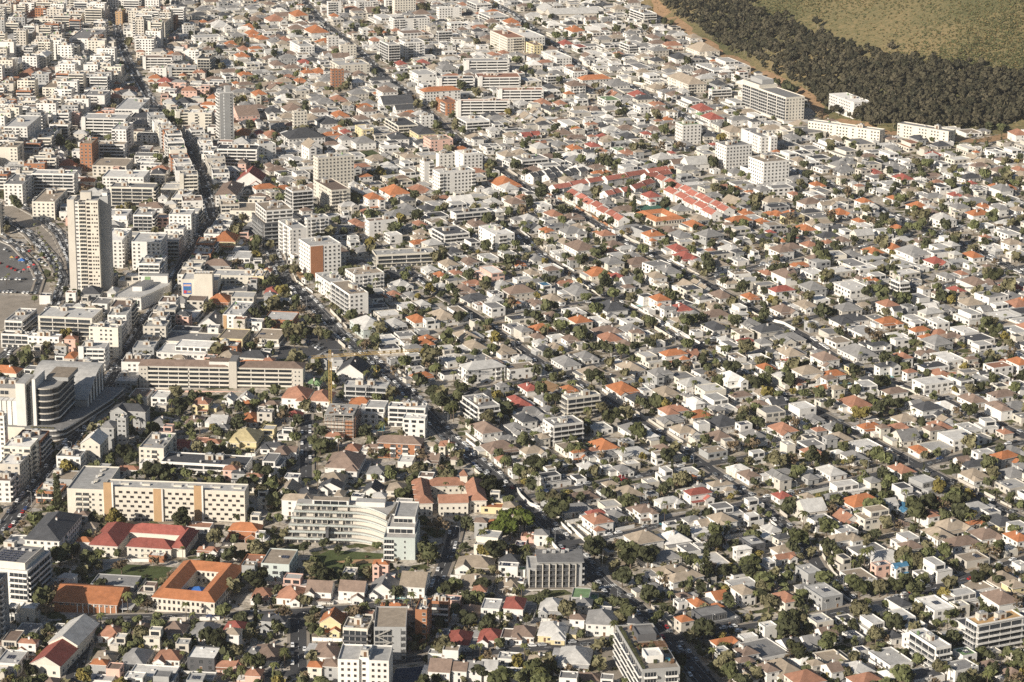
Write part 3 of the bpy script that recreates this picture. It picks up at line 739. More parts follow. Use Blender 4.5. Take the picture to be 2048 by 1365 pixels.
# ------------------------------------------------------------------ what stands where: boxes read off the photograph
# (tile origin; then kind x0 y0 x1 y1 floors roof wall [options], measured at 3.9 x). h hip, g/G gable, f flat house; a b s p blocks
TILES = [
((0, 1015), """
a -170 470 78 1110 10 y g r-7|A 200 20 660 440 4 k w H|f 1150 335 1320 440 1 w b|h 1330 320 1430 400 1 n w|h 1530 310 1720 402 1 c w
h 1770 120 2060 300 2 o b|h 1790 280 2090 410 1 t b|f 690 555 1130 680 1 y g|f 0 1055 205 1330 2 l w|f 110 900 340 1050 1 y w
h 770 880 970 1090 1 c w|h 1020 890 1240 1070 1 b w|h 1240 890 1490 1060 1 b w|h 1490 870 1710 1070 1 y w|h 1740 870 1930 1040 1 r w
h 700 1110 940 1290 1 t w|h 945 1065 1190 1290 1 y w|h 1190 1110 1450 1275 1 c w|f 1460 1080 1735 1290 2 w k|f 975 1285 1435 1400 1 w w
f 690 1300 910 1420 1 l w|h 1910 1030 2090 1260 1 y w|f 1470 1290 1700 1400 1 y w|f 1440 130 1680 215 1 c w
"""),
((512, 1015), """
f 45 305 330 590 3 t M|h -20 585 125 770 1 c w|h 160 590 390 790 1 c w|g 375 585 625 780 2 b w|g 630 585 880 775 2 b w|G 885 540 1110 745 1 y w
g 1115 505 1365 720 2 t w|h 1545 385 1870 545 1 t w|h 1565 530 1870 700 1 t w|h 1890 370 2070 480 1 k w|f 1880 470 2060 560 2 l w|h 1880 550 2060 690 1 t w
G 505 785 680 1030 2 o y|h 30 840 255 1010 2 k g|h -60 1010 240 1290 1 b w|h 455 1020 660 1230 1 b w|h 1490 935 1680 1130 1 r w|h 1725 910 1935 1125 1 r w
f 1760 695 1915 895 2 l w|h 1580 740 1760 920 1 b w|h 1945 670 2090 890 2 r w|g 1350 1160 1540 1390 2 b w|g 1540 1175 1650 1380 2 b w|g 1650 1175 1770 1375 2 y w
g 1770 1150 1880 1370 2 l w|f 1870 1250 2060 1400 2 k w|f 1880 1130 2060 1245 1 l w|b 675 850 915 1145 4 t c GK|a 1360 700 1515 925 4 l b|a 1250 690 1362 1085 6 y b p
f 1420 915 1500 1060 1 l w|f 1930 900 2030 1080 1 b w|h 950 790 1180 850 1 o w|f -60 250 40 560 2 c b|f 1410 780 1490 860 1 l w
"""),
((1024, 1015), """
h 550 25 805 240 2 c w|h 920 -20 1160 155 2 b w|h 860 180 1210 400 2 t w|h 1010 345 1330 480 1 y w|h 1080 440 1425 610 1 t w|f 1275 275 1475 405 1 y w V
h 1510 40 1780 235 2 t w|h 1515 240 1690 335 1 c w|f 1770 200 1965 390 2 l k|f 1870 140 2060 300 1 w w|f 1800 30 1965 165 2 w w|g 1410 85 1560 200 1 t w
h 0 665 160 875 2 r w|h 215 690 410 880 1 l g|f 455 630 680 810 2 n g|h 570 805 830 1015 2 y w|f 870 795 980 900 1 y w|h 200 880 435 1085 1 l y|h -10 890 190 1095 1 b w
h 1365 680 1525 830 1 o w|g 1510 630 1690 780 1 o w|f 1265 700 1360 800 1 l w|h 1700 590 1900 780 2 t w|f 1370 780 1800 975 2 y k|h 1535 1010 1800 1145 1 o w
f 1755 975 1920 1085 1 w w|h 1720 1080 1925 1260 2 b w|h 1910 1180 2070 1390 2 b w|h 360 1070 620 1300 1 l w|f 185 1150 330 1250 1 w w|h 370 1290 700 1430 1 b w
f -40 1180 60 1390 1 y w|f 0 375 130 470 1 w w|f 0 540 110 640 1 b w|f 0 460 120 545 1 n w|f 20 265 115 350 1 r w|h 1990 530 2090 700 1 b w|f 1930 370 2060 540 2 w w
h 720 20 890 130 1 y w|f 555 1080 660 1200 1 l w|g 1600 90 1700 210 1 c w|h 1710 1270 1920 1420 1 t w
"""),
((1528, 1015), """
f 310 60 620 215 2 y w|G 540 5 760 190 1 c w|f 680 0 1000 195 3 t c|h 460 200 780 380 2 t w|f 620 300 970 425 1 y w|f 975 185 1230 365 2 l w|h 1215 145 1490 305 1 t w
h 1710 20 1945 200 1 k y|h 1615 240 1925 510 3 t w|h 1860 165 2070 360 2 o w|f 1240 310 1450 610 3 l w|h 1450 350 1690 585 2 y w|f 1160 430 1320 610 1 y w
g 980 430 1130 570 2 u w|f 820 420 990 560 2 l P|f 235 440 455 620 2 l g|f 310 560 600 810 2 l g|h 85 590 250 840 2 c c|f 125 470 230 605 1 l c|h 40 290 280 410 1 t w
g 50 375 270 470 1 c w|f 1165 670 1475 910 2 w w|f 1410 605 1745 815 2 l w|f 980 720 1245 1005 2 w w V|f 720 770 935 1035 2 l w|f 550 830 740 965 1 k w|g 390 900 590 1085 1 b w
f 600 960 780 1085 1 l w|g 110 950 262 1160 1 k w|g 265 950 460 1155 1 y w|h -10 1100 310 1400 1 t w|g 440 1190 610 1390 2 b w|h 590 1160 880 1390 1 l w|f 810 1060 1150 1300 1 l w
f 1460 1090 1655 1265 2 n w|f 1040 1290 1430 1420 1 k w V|h 1800 1240 2080 1420 1 b w|h 1840 560 2070 745 2 t y|h 0 60 110 250 1 l w|f 1930 380 2060 520 1 l w
b 1545 790 2010 1175 5 q w ES|b 1115 920 1440 1295 4 l w|f 1380 985 1470 1130 1 k g|h 1930 0 2070 130 2 y w|f 700 1080 800 1180 1 k w
"""),
((0, 680), """
a -130 640 82 985 10 w w|h 130 880 410 1030 1 c w|G 130 930 310 1110 2 t w|f 0 985 130 1110 1 y w|h -40 1095 160 1270 2 o w|f 30 1140 270 1390 2 k w
f 1200 20 1735 200 3 w w|a 1690 0 1890 165 3 l b|f 1015 360 1200 530 2 b w|f 1180 390 1350 535 2 w w|h 860 500 1180 730 4 k g|h 800 620 930 880 5 y g|p 930 615 1002 875 7 l g
h 1495 450 1660 595 2 c y|h 1445 585 1600 700 1 b w|g 1640 580 1800 705 1 l w|h 1870 560 2050 690 1 o w|a 1085 710 1390 1015 4 l c|g 1385 755 1485 890 1 r w|h 1580 790 1740 855 1 c w
h 1785 690 2060 895 2 Y y|b 1240 885 2000 1085 2 k w r-7|h 690 100 905 335 3 y b|G 1740 415 1840 520 1 l w|G 1860 405 1970 520 1 l w|f 1850 690 2000 780 1 l c|h 905 1000 1100 1070 1 c w
h -20 560 60 640 1 l w|h 1190 560 1330 720 1 y w|G 620 725 870 1020 5 w c
"""),
((512, 680), """
h 205 350 440 555 2 c w|h 450 350 590 560 2 c w|h 225 545 380 665 1 r w|G 625 180 890 345 2 k w|b 680 320 1055 485 3 l g GS|f 775 465 1040 665 3 l w|b 1025 480 1345 690 4 l w
f 1130 620 1350 775 4 w w|A 945 740 1315 935 3 b b H|f 1105 895 1245 1005 1 w w|g 1310 890 1440 1000 1 b w|h 535 735 700 805 1 c w|h 700 800 820 915 1 c w|h 530 870 860 1110 2 b w
h 870 960 1025 1115 1 y w|f -10 660 170 800 2 l y|f 160 690 300 790 2 y w|h 30 800 240 900 1 k w|f 60 860 230 1080 3 y w|G 190 1090 340 1290 2 t w|h 180 1230 480 1400 3 t w
G 480 1110 690 1260 2 k w|G 830 1120 1000 1250 1 k w|h 1010 1115 1190 1285 2 t c|f 1145 125 1360 212 2 l w|f 1420 120 1610 225 1 l w|A 1580 150 1950 350 3 l w H
b 1600 410 1905 685 4 y w|h 1675 620 1910 815 2 b w|h 1735 405 1920 505 1 k w|h 1970 410 2080 525 1 r w|h 1830 30 2040 155 1 t w|h 1600 0 1800 115 1 t w|h 1230 -10 1400 85 1 o w
h 1960 600 2090 760 1 y w|f 1730 1290 1960 1365 1 o y|f 1020 1260 1240 1365 2 l w|f 30 95 130 130 1 y w|f 400 150 520 190 1 w w|h 400 300 520 400 1 n w|f 1160 210 1320 280 1 y w
h 0 480 190 560 1 b w|h 1140 40 1330 130 1 y w|f 0 570 40 650 1 r w
"""),
((1024, 680), """
h 40 340 230 445 1 r w|h -10 440 170 585 1 r w|h 375 350 520 450 1 o w|b 370 410 700 615 4 l c|b 230 580 560 835 4 y w|h 5 570 195 725 2 k w|h 50 830 285 950 1 t w|f 185 1020 470 1175 2 k w
h 505 940 690 1070 1 l w|f 440 1040 590 1145 1 k w|h 575 840 680 915 1 c w|h -10 120 160 205 1 l w|h 300 100 540 255 1 y w|h 470 80 690 205 1 y w|h 800 170 1040 295 1 t w
h 1140 75 1390 215 2 o w|g 1330 85 1480 175 1 c w|f 1585 0 1780 135 2 y w|f 1660 80 1830 195 1 t w|f 1840 100 2020 205 1 w w|h 1740 -10 1900 65 1 r w|h 1900 180 2070 285 1 o w
h 735 315 1000 475 1 o w|f 610 380 780 485 1 l w|h 870 420 1110 540 1 k w|h 1105 330 1310 495 1 t w|h 1280 295 1560 445 2 l w|h 1590 230 1830 415 2 w w|f 1430 410 1690 565 2 l w
f 1560 480 1760 595 1 l w|h 1680 410 1880 495 1 b w|h 1130 510 1400 630 1 c w|f 560 640 790 755 1 l w|h 775 1140 1060 1295 1 t w|h 1330 1150 1580 1315 2 r w|h 1510 1090 1740 1245 2 t w
h 390 1200 700 1310 1 b w|h 1100 1220 1350 1345 1 l w|h 880 1290 1130 1400 1 b w|f 1780 1240 1990 1355 2 l w|h 560 1325 740 1420 1 r w|f 690 1300 870 1400 1 y w|f 70 690 150 745 1 w w
h 270 20 400 110 1 t w|h 150 0 290 80 1 l w|f 1050 50 1130 130 1 w w|h 1960 420 2070 520 1 y w|h 20 690 110 800 1 y w|h 1900 330 2000 410 1 l w|f 1020 330 1110 410 1 w w
h 820 650 1060 780 1 y w|h 1010 700 1230 800 1 c w|h 1230 640 1450 790 1 t w|h 1500 700 1750 850 1 b w|h 1780 680 2010 840 1 y w|h 790 840 1080 960 1 l w|h 1090 810 1280 930 1 b w
h 1310 830 1560 970 1 t w|h 1590 880 1800 1000 1 c w|f 1830 860 2030 980 2 l w|h 770 960 960 1090 1 y w|h 990 980 1230 1100 1 t w|f 1260 990 1470 1100 1 l w|h 1750 1010 1960 1140 1 b w
"""),
((1528, 680), """
h 90 30 300 175 1 t w|h 360 85 600 255 2 b w|h 0 185 160 295 1 o w|h 130 140 240 225 1 r w|h 565 40 890 185 1 y w|h 790 25 1000 135 2 k w|f 960 0 1150 85 2 l w|h 835 170 1080 305 2 k w
f 1160 170 1450 275 1 k w|h 610 195 800 295 2 k y|h 420 240 640 335 1 o w|h 990 100 1160 225 2 c w|h 1150 85 1370 165 1 b w|f 1600 10 1830 125 2 l w|f 1300 60 1550 215 1 w w
f 1120 270 1500 445 2 w w|f 1395 230 1660 435 2 y w|f 1700 165 1940 305 2 c w|h 1890 125 2070 275 2 o w|f 1905 310 2070 445 2 y w|g 1640 240 1800 320 1 k w|h 735 280 900 380 1 k w
h 190 290 340 395 1 c w|h 390 350 560 440 1 o w|h 900 385 1130 470 1 b w|h 560 440 870 590 1 c w|g 0 440 190 570 1 k w|h 1730 390 1980 500 1 b w|h 1500 420 1740 540 1 b w|g 1110 450 1240 570 1 y w
h 50 1150 250 1310 1 r w|h 260 1180 430 1310 1 t w|h 995 1240 1180 1390 1 u w|h 1215 1215 1400 1320 1 c w|f 540 1310 680 1380 1 c w|f 1960 1150 2060 1300 2 k w|h 420 1200 640 1300 1 y w
h 20 640 290 790 1 c w|h 300 570 480 690 1 y w|h 490 700 700 850 1 t w|h 700 640 960 760 1 o w|h 980 580 1230 700 1 t w|h 1260 620 1470 750 1 c w|f 1480 640 1700 760 1 l w|h 1740 600 2010 740 1 b w
h 0 850 200 990 1 l w|h 280 820 480 960 1 c w|h 600 840 800 990 1 y w|h 830 800 1060 930 1 b w|h 1120 820 1300 930 1 o w|h 1310 850 1560 990 1 t w|f 1600 860 1800 980 2 l w|h 1820 800 2050 960 1 y w
h 0 1010 260 1120 1 y w|h 400 970 640 1110 1 l w|h 660 1010 900 1140 1 t w|h 940 960 1200 1100 1 c w|h 1230 1000 1440 1130 1 y w|h 1500 1010 1780 1150 1 t w|h 1800 1000 2060 1130 1 y w
"""),
((0, 340), """
a 40 20 270 285 6 y w|b 250 -10 620 205 6 l w|a 265 130 530 400 5 t c|a 800 -10 1180 205 5 w w|b 860 90 1240 315 6 y c|f 940 220 1210 315 2 l w|a 820 300 1040 455 3 l w|b 1040 300 1235 505 5 l w
f 1240 100 1470 240 3 l c|b 1340 140 1520 315 3 w c|a 1320 300 1530 560 7 l w|a 815 440 1035 770 7 w w|a 1030 480 1320 785 7 l w|h 1320 490 1470 660 3 c w|f 1320 640 1460 745 2 l w
h 1635 495 1890 640 2 o y|h 1570 565 1710 690 2 o g|f 1740 630 1990 775 2 l w|a 1650 770 2110 935 3 l c|h 1625 970 1810 1085 1 o w|a 1755 1000 1970 1245 3 l w C|f 1280 1080 1600 1200 1 w w
G 1580 1100 1730 1255 1 y w|f 1330 1220 1590 1305 1 k w|f 870 1080 1140 1210 2 l w|b 40 1070 300 1290 3 l w|b 300 1050 820 1340 5 l c|a 700 1190 960 1480 7 l c|f 960 1190 1055 1360 4 y w
f 300 960 420 1055 2 k w|f 430 945 560 1055 2 w w|a 440 330 530 545 4 w w|h 1550 -10 1720 75 2 y w|A 1690 90 1900 290 3 b w H|h 1720 -10 1890 65 2 l w|G 1880 -10 2040 155 2 r w|f 720 990 890 1120 2 y w
f 1220 1290 1750 1400 1 y c|f 1700 1230 1960 1400 2 t y|f 1830 190 2000 420 3 t c|b 0 1290 270 1400 3 k w|a 210 1280 500 1420 3 l w|h 1330 1000 1500 1080 1 y w|f 1230 1180 1440 1240 1 c w
"""),
((512, 340), """
b 230 120 450 370 7 t w S|a 455 50 730 335 6 b c|a 200 350 375 705 8 l w|a 360 340 575 560 6 l w|p 330 510 670 845 8 l w B|h 830 190 1010 325 3 o w|b 730 100 920 245 2 l w
h 960 130 1220 265 2 o w|h 780 40 915 115 2 o w|h 1190 110 1370 215 1 c w|h 1250 200 1380 275 1 t w|a 845 360 1110 525 4 b w|f 1440 240 1660 345 2 l w|b 1500 310 1840 435 3 k w
b 1365 430 1670 605 3 k w|a 1730 420 2020 635 4 w w|f 1590 530 1765 645 2 k w|f 705 540 855 635 2 l w|h 830 520 945 595 1 o w|f 995 480 1145 580 2 w w|b 895 600 1420 765 3 l c r14
h 1190 550 1370 615 1 o w|a 690 745 1005 955 4 t w|a 480 765 700 1025 4 l w|b 580 850 880 1175 6 t w LS|h 1130 730 1290 825 1 o w|h 1290 740 1440 835 1 l w|h 1420 700 1600 795 1 t w
h 1580 680 1750 775 1 b w|h 1230 830 1380 940 1 b w|h 1380 790 1500 875 1 o w|h 1510 770 1620 855 1 c w|f 1700 740 1940 885 2 w P|f 1730 640 1890 735 1 l w|h 1460 600 1620 695 1 k w
h 1060 850 1220 955 1 l w|h 1020 940 1140 1025 1 c w|h 1150 950 1260 1025 1 y w|f 1080 1030 1260 1115 1 w w|h 1250 1000 1350 1095 1 l w|h 1350 1070 1560 1215 1 t w|f 1480 1040 1700 1195 2 t w
h 1170 1130 1360 1235 1 o w|h 1010 1140 1170 1265 1 l w|h 735 1140 1020 1320 2 l M|f 1770 1020 1940 1155 2 y w|h 1520 890 1720 1005 1 b w|h 1250 1290 1440 1390 1 o w|h 1540 1240 1740 1370 1 t w
h 1970 1010 2070 1085 1 o w|a -20 770 90 935 3 w y|h 65 920 190 1005 1 r w|f 140 1000 280 1065 1 l w|f 60 1100 345 1250 2 l b|f -20 1230 240 1370 1 t c|h 1820 50 2070 175 1 o w|f 1500 170 1640 250 2 l c
a 1370 -30 1715 195 6 w w|f 1640 180 1830 250 1 l c|f 1900 600 2020 700 1 l w|h 1960 680 2070 760 1 b w|h 1890 110 2060 220 2 l w|h 1090 260 1250 350 1 y w|h 1260 270 1430 360 1 k w
h 1210 400 1340 470 1 c w|h 1220 470 1360 540 1 t w|h 1930 280 2060 370 1 y w|h 720 380 840 460 1 c w|h 1820 850 2030 980 1 l w|f 1700 1010 1780 1100 1 c w|h 1800 1240 1900 1330 1 l w
h 1400 870 1500 950 1 l w|h 1090 740 1130 800 1 k w|h 880 960 1000 1080 2 k w|h 1830 1290 2030 1390 1 t w
"""),
((1024, 340), """
h 1010 165 1170 285 2 r w|h 1330 390 1500 485 1 o c|h 1645 380 1890 475 2 o w|h 1870 385 2040 465 1 o w|h 1750 305 1900 390 1 o w|h 1000 480 1210 595 2 o w|h 1220 470 1400 570 1 y w
h 1205 580 1380 675 1 r w|h 1250 640 1460 745 1 r w|h 205 450 345 555 2 o w|h 400 560 660 700 2 b w|h 340 530 480 615 1 t w|h 510 650 690 790 2 t c|h 625 480 710 535 1 o w|f 1580 530 1710 625 1 l w
f 1730 510 1870 595 1 y w|h 1500 690 1690 795 1 t w|f 1690 660 1840 755 1 l w|f 1870 700 2040 795 1 w w|h 760 790 880 890 1 r w|g 840 820 985 935 1 y w|h 1050 780 1210 925 2 t w|h 1120 745 1330 885 2 y w
G 1310 840 1430 965 1 t w|G 1390 835 1500 950 1 t w|G 1450 890 1540 975 1 t w|h 1090 935 1230 1105 2 o w|h 1220 1040 1430 1155 1 r w|h 640 1010 910 1190 2 k w|f 590 1130 730 1225 1 w w
f 810 1140 1030 1240 1 w w|h 400 900 620 1020 1 y w|f 190 870 340 975 2 u w|h 230 940 410 1080 1 t w|h 100 990 280 1105 1 b w|h 330 865 510 935 1 c w|h -10 680 110 790 1 o w|h 90 770 210 855 1 t w
f 210 720 400 825 1 w w|h -20 1010 90 1080 1 o w|h 110 650 250 745 1 y w|h 110 1210 350 1315 1 o w|h 140 1260 270 1365 1 b w|h 500 1230 640 1335 1 t w|h 380 1290 540 1385 1 b w|h 240 1110 400 1195 1 b w
f 380 1070 590 1175 1 w w|h 820 1210 1060 1325 1 y w|f 970 1250 1120 1335 1 w w|h 1350 1100 1500 1185 1 y w|h 1480 1170 1680 1295 1 k w|h 1720 1130 1960 1270 1 y w|f 1680 1040 1850 1160 2 w w
h 1780 940 1940 1055 1 o w|h 1720 1300 1900 1390 1 r w|h 20 200 160 265 1 c w|f 0 130 130 205 1 y w|h 0 290 60 380 1 y w|h 60 340 200 430 1 l w|h 250 310 400 400 1 c w|f 170 230 300 320 1 w w|f 180 300 280 370 1 l w
h 460 410 590 500 1 t w|h 850 640 1040 740 1 y w|h 1510 600 1600 680 1 c w|h 1520 930 1740 1050 1 b w|f 30 590 150 650 1 w w|h 1700 130 1800 190 1 o w|h 1800 170 1900 210 1 o w|h 1950 220 2050 280 1 l w
f 1400 600 1560 690 1 l w|h 1960 320 2060 390 1 o w|h 1970 470 2060 530 1 r w|h 630 1340 800 1420 1 t w|h 800 1330 960 1420 1 b w|f 560 600 760 660 1 l w|h 700 600 840 690 1 c w|f 0 830 170 900 1 l w
h 1600 1290 1720 1380 1 l w|h 1230 1150 1360 1230 1 t w|f 1030 1060 1110 1140 1 w w|h 1830 790 1960 880 1 y w|h 1930 760 2050 860 1 c w|h 1600 830 1760 930 1 t w|f 1040 1330 1200 1400 1 l w
"""),
((1528, 340), """
h 30 300 170 400 1 o w|h 115 340 320 435 2 k y|h 505 305 690 395 1 o w|h 705 220 850 325 2 o w|h 840 225 970 315 1 o w|h 950 205 1060 265 1 o w|h 350 90 480 165 1 o w|h 185 165 290 235 1 c w
h 150 110 290 175 1 y w|h 800 -5 930 65 1 r w|h 1000 30 1160 115 1 r w|f 1290 100 1450 200 2 k w|h 1420 180 1560 245 1 r w|h 1570 85 1660 145 1 r w|f 1600 145 1740 225 2 k w|h 1740 110 1860 175 1 o w
h 1860 120 1980 185 1 o w|h 1640 265 1790 335 1 o w|g 1700 300 1880 405 2 k w|h 1900 280 2060 365 1 t w|h 1270 350 1500 465 2 l w|h 1100 260 1310 345 1 o w|h 800 320 930 395 1 y w|h 240 415 400 515 1 o w
h 160 500 270 575 1 r w|h 0 470 120 540 1 o w|h 290 540 430 645 1 c w|h 30 570 250 725 2 b w|h 685 370 790 445 1 o w|h 970 430 1110 505 1 o w|h 1320 490 1430 555 1 r w|h 1430 480 1610 550 1 t w
h 1160 520 1290 615 1 b w|f 1650 410 1820 515 2 w w|f 1790 460 2000 575 2 l w|h 1550 540 1710 620 1 c w|h 1560 610 1690 725 1 o w|f 1690 640 1950 765 2 k w|f 1670 580 1850 645 1 w w|h 920 560 1070 660 1 o w
h 1010 600 1310 745 2 y w|h 1240 680 1440 780 1 r w|h 1480 770 1590 860 1 c w|h 750 610 940 695 1 o w|h 600 620 760 715 1 y w|f 555 690 810 795 1 y w|f 680 740 890 820 1 w w|f 800 790 1000 905 2 l w
h 190 725 360 795 1 o w|f 270 760 490 860 1 w w|f 410 800 600 895 2 y w|f 520 860 840 1015 2 w w|b 980 840 1130 985 3 l w|h 1430 890 1560 995 1 r w|h 1820 880 2050 985 1 r w|h 20 920 250 1025 2 r w
h 50 1040 260 1165 1 b w|h 230 1010 430 1125 1 t w|h 870 1010 1070 1150 2 c w|f 1080 1110 1250 1220 1 l w|f 1250 1140 1440 1275 2 w w|h 490 1140 850 1250 1 k w|f 620 1210 920 1335 1 l w|h 1110 1240 1310 1340 2 o w
f 960 1230 1130 1365 1 w w|h 1350 1030 1480 1140 1 y w|f 1480 1060 1710 1220 2 l w|f 1750 1030 1970 1140 2 w w|f 1860 1190 2050 1350 2 l w|f 1460 1190 1660 1320 1 w w|h 1970 980 2060 1065 1 o w|h 1350 790 1480 880 1 y w
f 460 55 560 140 1 l w|f 560 100 700 180 1 l w|f 730 90 870 170 1 l w|f 820 130 980 210 1 w w|h 470 60 590 110 1 t w|f 1150 80 1280 140 1 y w|f 1400 90 1560 165 1 y w|f 300 160 480 240 1 w w|h 1270 260 1370 320 1 t w
f 490 250 660 320 1 l w|h 0 390 60 450 1 o w|h 500 430 690 520 1 k w|h 440 540 560 620 1 c w|f 1420 220 1620 280 1 l w|f 1820 180 1980 270 1 y w|h 1700 500 1830 580 1 l w|f 1160 160 1300 240 1 l w|h 540 520 680 600 1 b w
"""),
((1528, 0), """
a 515 730 815 935 4 w w|a 325 910 945 1120 4 l c r-35 d11|a 1025 960 1490 1130 4 y c r-42 d12|f 195 980 480 1100 2 y c|f 375 1080 620 1190 2 l w|f 635 1060 850 1190 2 y c|f 515 1130 760 1260 2 y c
f 1030 1090 1240 1190 2 c c|a -10 1030 90 1205 5 w w|h 1250 1190 1400 1255 1 r w|h 810 1310 940 1380 1 r w|f 890 1170 1080 1265 2 w w|f 1060 1215 1170 1325 2 w w|f 1300 1250 1450 1345 2 y w|h 1620 1230 1790 1325 1 t w
f 1510 1110 1680 1225 2 w c|f 1720 1160 1880 1255 2 w w|f 1790 990 1920 1105 2 y w|f 1880 1120 2050 1245 2 w w|h 920 1260 1080 1345 1 y w|f 1320 1070 1480 1150 1 l w|f 300 1240 460 1330 2 w w|f 130 1160 270 1260 2 w w
f 1900 960 2060 1060 2 t y|h 1920 1300 2050 1370 1 c w|h 1780 1290 1920 1365 1 y w|f 40 1170 140 1250 1 y w|h 220 1210 330 1300 1 t w|f 110 1000 200 1085 2 w c
"""),
((1024, 0), """
b 920 60 1120 195 4 y w|a -5 170 190 405 5 w w|a 115 310 225 445 4 b y|a 240 380 450 525 3 w w|a 400 520 590 635 3 b w|A 500 590 780 700 3 o w H|a 400 640 575 770 4 b w H|h 705 640 920 725 2 y w
f 660 750 850 840 2 n w|b 260 580 370 665 3 l w|A 1225 560 1490 735 3 t c H|h 1360 350 1610 455 2 t c|f 1590 420 1820 545 2 l w|b 1445 480 1670 605 2 l w|h 1225 420 1390 515 2 k w|f 690 400 790 475 2 l w
b 845 320 970 425 3 y w|h 425 205 560 295 2 o w|f 570 220 710 315 2 t w|f 915 470 1110 585 2 y w|f 1000 550 1160 655 2 w w|f 1290 740 1480 850 2 y w|p 1265 940 1475 1135 6 n w|h 1480 880 1640 990 2 r w
h 1650 970 1800 1095 2 t c|a 1800 970 2040 1205 5 y w|p 1575 1090 1870 1335 7 y w|p 1830 1200 2160 1465 7 t w|h 1170 905 1260 975 1 o w|G 75 870 160 960 1 t w|G 140 850 240 920 1 t w|G 200 910 300 1010 1 t w
g 65 1030 145 1100 1 r w|g 140 1030 225 1090 1 r w|h 450 1000 580 1060 1 o w|h 420 1130 560 1205 1 o w|h 1000 1030 1100 1085 1 r w|h 830 1040 980 1115 1 k w|b 0 1200 290 1340 3 y w|f 290 1220 460 1335 2 l w
h 560 1190 710 1295 1 l w|f 840 1250 1010 1315 1 w w|f 340 900 500 1035 2 w w|h 640 960 760 1025 1 k w|b 0 545 100 645 3 c w|s -130 680 250 805 4 c w r6|h 185 760 300 850 1 c w|h 320 790 440 850 1 c w
h 370 310 470 380 1 r w|f 480 330 610 420 2 r w|f 580 380 700 450 1 w w|f 690 100 800 180 2 w w|f 780 160 890 240 3 w w|f 420 130 500 200 2 w w|f 620 170 760 240 1 w w|h 930 690 1040 790 1 r w
h 1430 880 1500 930 1 n w|h 870 850 960 920 1 w w|h 1150 1060 1250 1130 1 y w|f 1170 1090 1260 1180 2 y w|h 1530 1120 1610 1165 1 r w|f 1440 1150 1580 1240 1 l c|h 1210 1180 1280 1230 1 r w|h 660 1040 760 1110 1 r w
h 690 1050 820 1140 1 t w|h 570 1110 690 1180 1 r w|f 770 1140 900 1210 1 n w|h 650 1160 760 1220 1 c w|h 830 1170 970 1240 1 c w|f 1340 640 1500 700 2 l w|b 1520 690 1720 780 3 l w|h 1090 220 1220 290 2 w w|h 1340 280 1500 350 2 t w
f 1700 560 1850 640 3 c w|f 1650 740 1800 860 2 l w|f 1830 870 1980 960 2 w w|a 200 210 310 300 3 n w|f 60 590 220 690 2 w c|h 1090 760 1210 830 2 y w|h 1410 800 1560 900 1 r w
"""),
((512, 0), """
a 280 300 440 455 4 l w|p 550 280 650 415 6 w w|a 640 350 790 465 5 t c|a 575 460 890 605 4 l c|p 575 545 690 705 7 b b|b 960 310 1125 505 7 l w S|a 1110 300 1320 465 6 l w|s 1605 450 1980 595 5 l w r8
s 1400 590 1710 715 4 k w r8|s 1710 550 2060 705 4 c w r8|A 1270 680 1600 815 4 o w H|a 1400 750 1580 905 4 c b|s 1545 780 1985 915 5 c w r6|b 1560 900 1830 1035 3 w w|a 1820 230 2100 430 6 c c
a 1400 50 1610 165 5 w w|p 1050 0 1260 115 6 o c|a 760 0 960 95 4 l w|a 550 10 670 135 6 w w|a 1040 120 1360 255 5 k w|f 1090 240 1400 310 2 b w|b 1400 260 1540 335 4 l w|h 400 200 545 305 2 o w
h 85 120 225 215 2 c w|h 280 80 390 190 3 o c|h 575 110 650 175 2 o w|g 1020 510 1100 615 2 c P|h 1260 465 1350 525 1 r w|h 1090 470 1170 535 1 r w|f 1230 510 1370 680 4 l w|h 940 680 1100 795 3 b w
h 800 830 930 925 2 b w|g 940 780 1240 870 2 k w|g 1060 840 1240 910 2 k w|b 1000 910 1270 1065 3 k c|p 1270 920 1390 1005 4 w w|h 1205 990 1400 1105 2 k y|a 1300 1050 1540 1205 4 t P|a 1400 1180 1560 1315 4 y w
a 1545 1160 1770 1345 5 w w|p 280 870 405 1045 7 w c|h 470 910 640 1025 2 k w|h 585 870 730 945 1 o w|A 190 1020 545 1165 3 k w H|a 770 970 920 1095 3 w y|h 655 1010 750 1095 2 r w|a -10 1100 160 1265 5 l w
G 365 1100 520 1260 4 t w|f 225 1210 390 1320 2 l w|p 440 1195 775 1480 9 l c|f 1090 1245 1245 1345 2 l w|h 960 1270 1110 1345 1 l w|h 350 450 410 525 1 r w|h 360 540 450 605 1 o w|h 450 525 540 600 1 o w
h 300 610 400 670 1 o w|h -10 690 70 820 3 o c|a 1275 1240 1390 1430 6 t w|h 60 840 210 940 2 k w|h 1790 1190 1890 1280 1 r w|f 1930 1210 2050 1330 2 l w|h 1640 1040 1790 1130 1 t w|h 1790 1000 1910 1080 2 l w
h 860 240 940 300 2 c w|h 880 300 980 370 2 c w|h 1340 500 1450 570 1 t w|b 1640 0 1840 100 3 w w|b 1730 90 1980 200 3 l w|h 1930 150 2060 230 2 o w|a 1000 0 1060 80 4 l w|h 190 280 260 350 1 c w
h 120 470 210 540 1 b w|h 400 440 490 510 1 k w|h 480 330 560 400 2 t w|f 800 210 900 300 3 w w|h 590 740 700 820 1 c w|h 0 1010 70 1080 1 r w|h 60 1020 200 1100 1 c w|f 900 90 1050 190 2 l w|f 1480 170 1680 250 3 w w
f 1490 250 1640 330 2 w w|f 1420 330 1560 400 2 y w|f 1440 400 1620 460 2 w w|h 200 820 380 900 1 b w|f 0 840 90 920 2 k w|f 80 850 210 940 2 y c
"""),
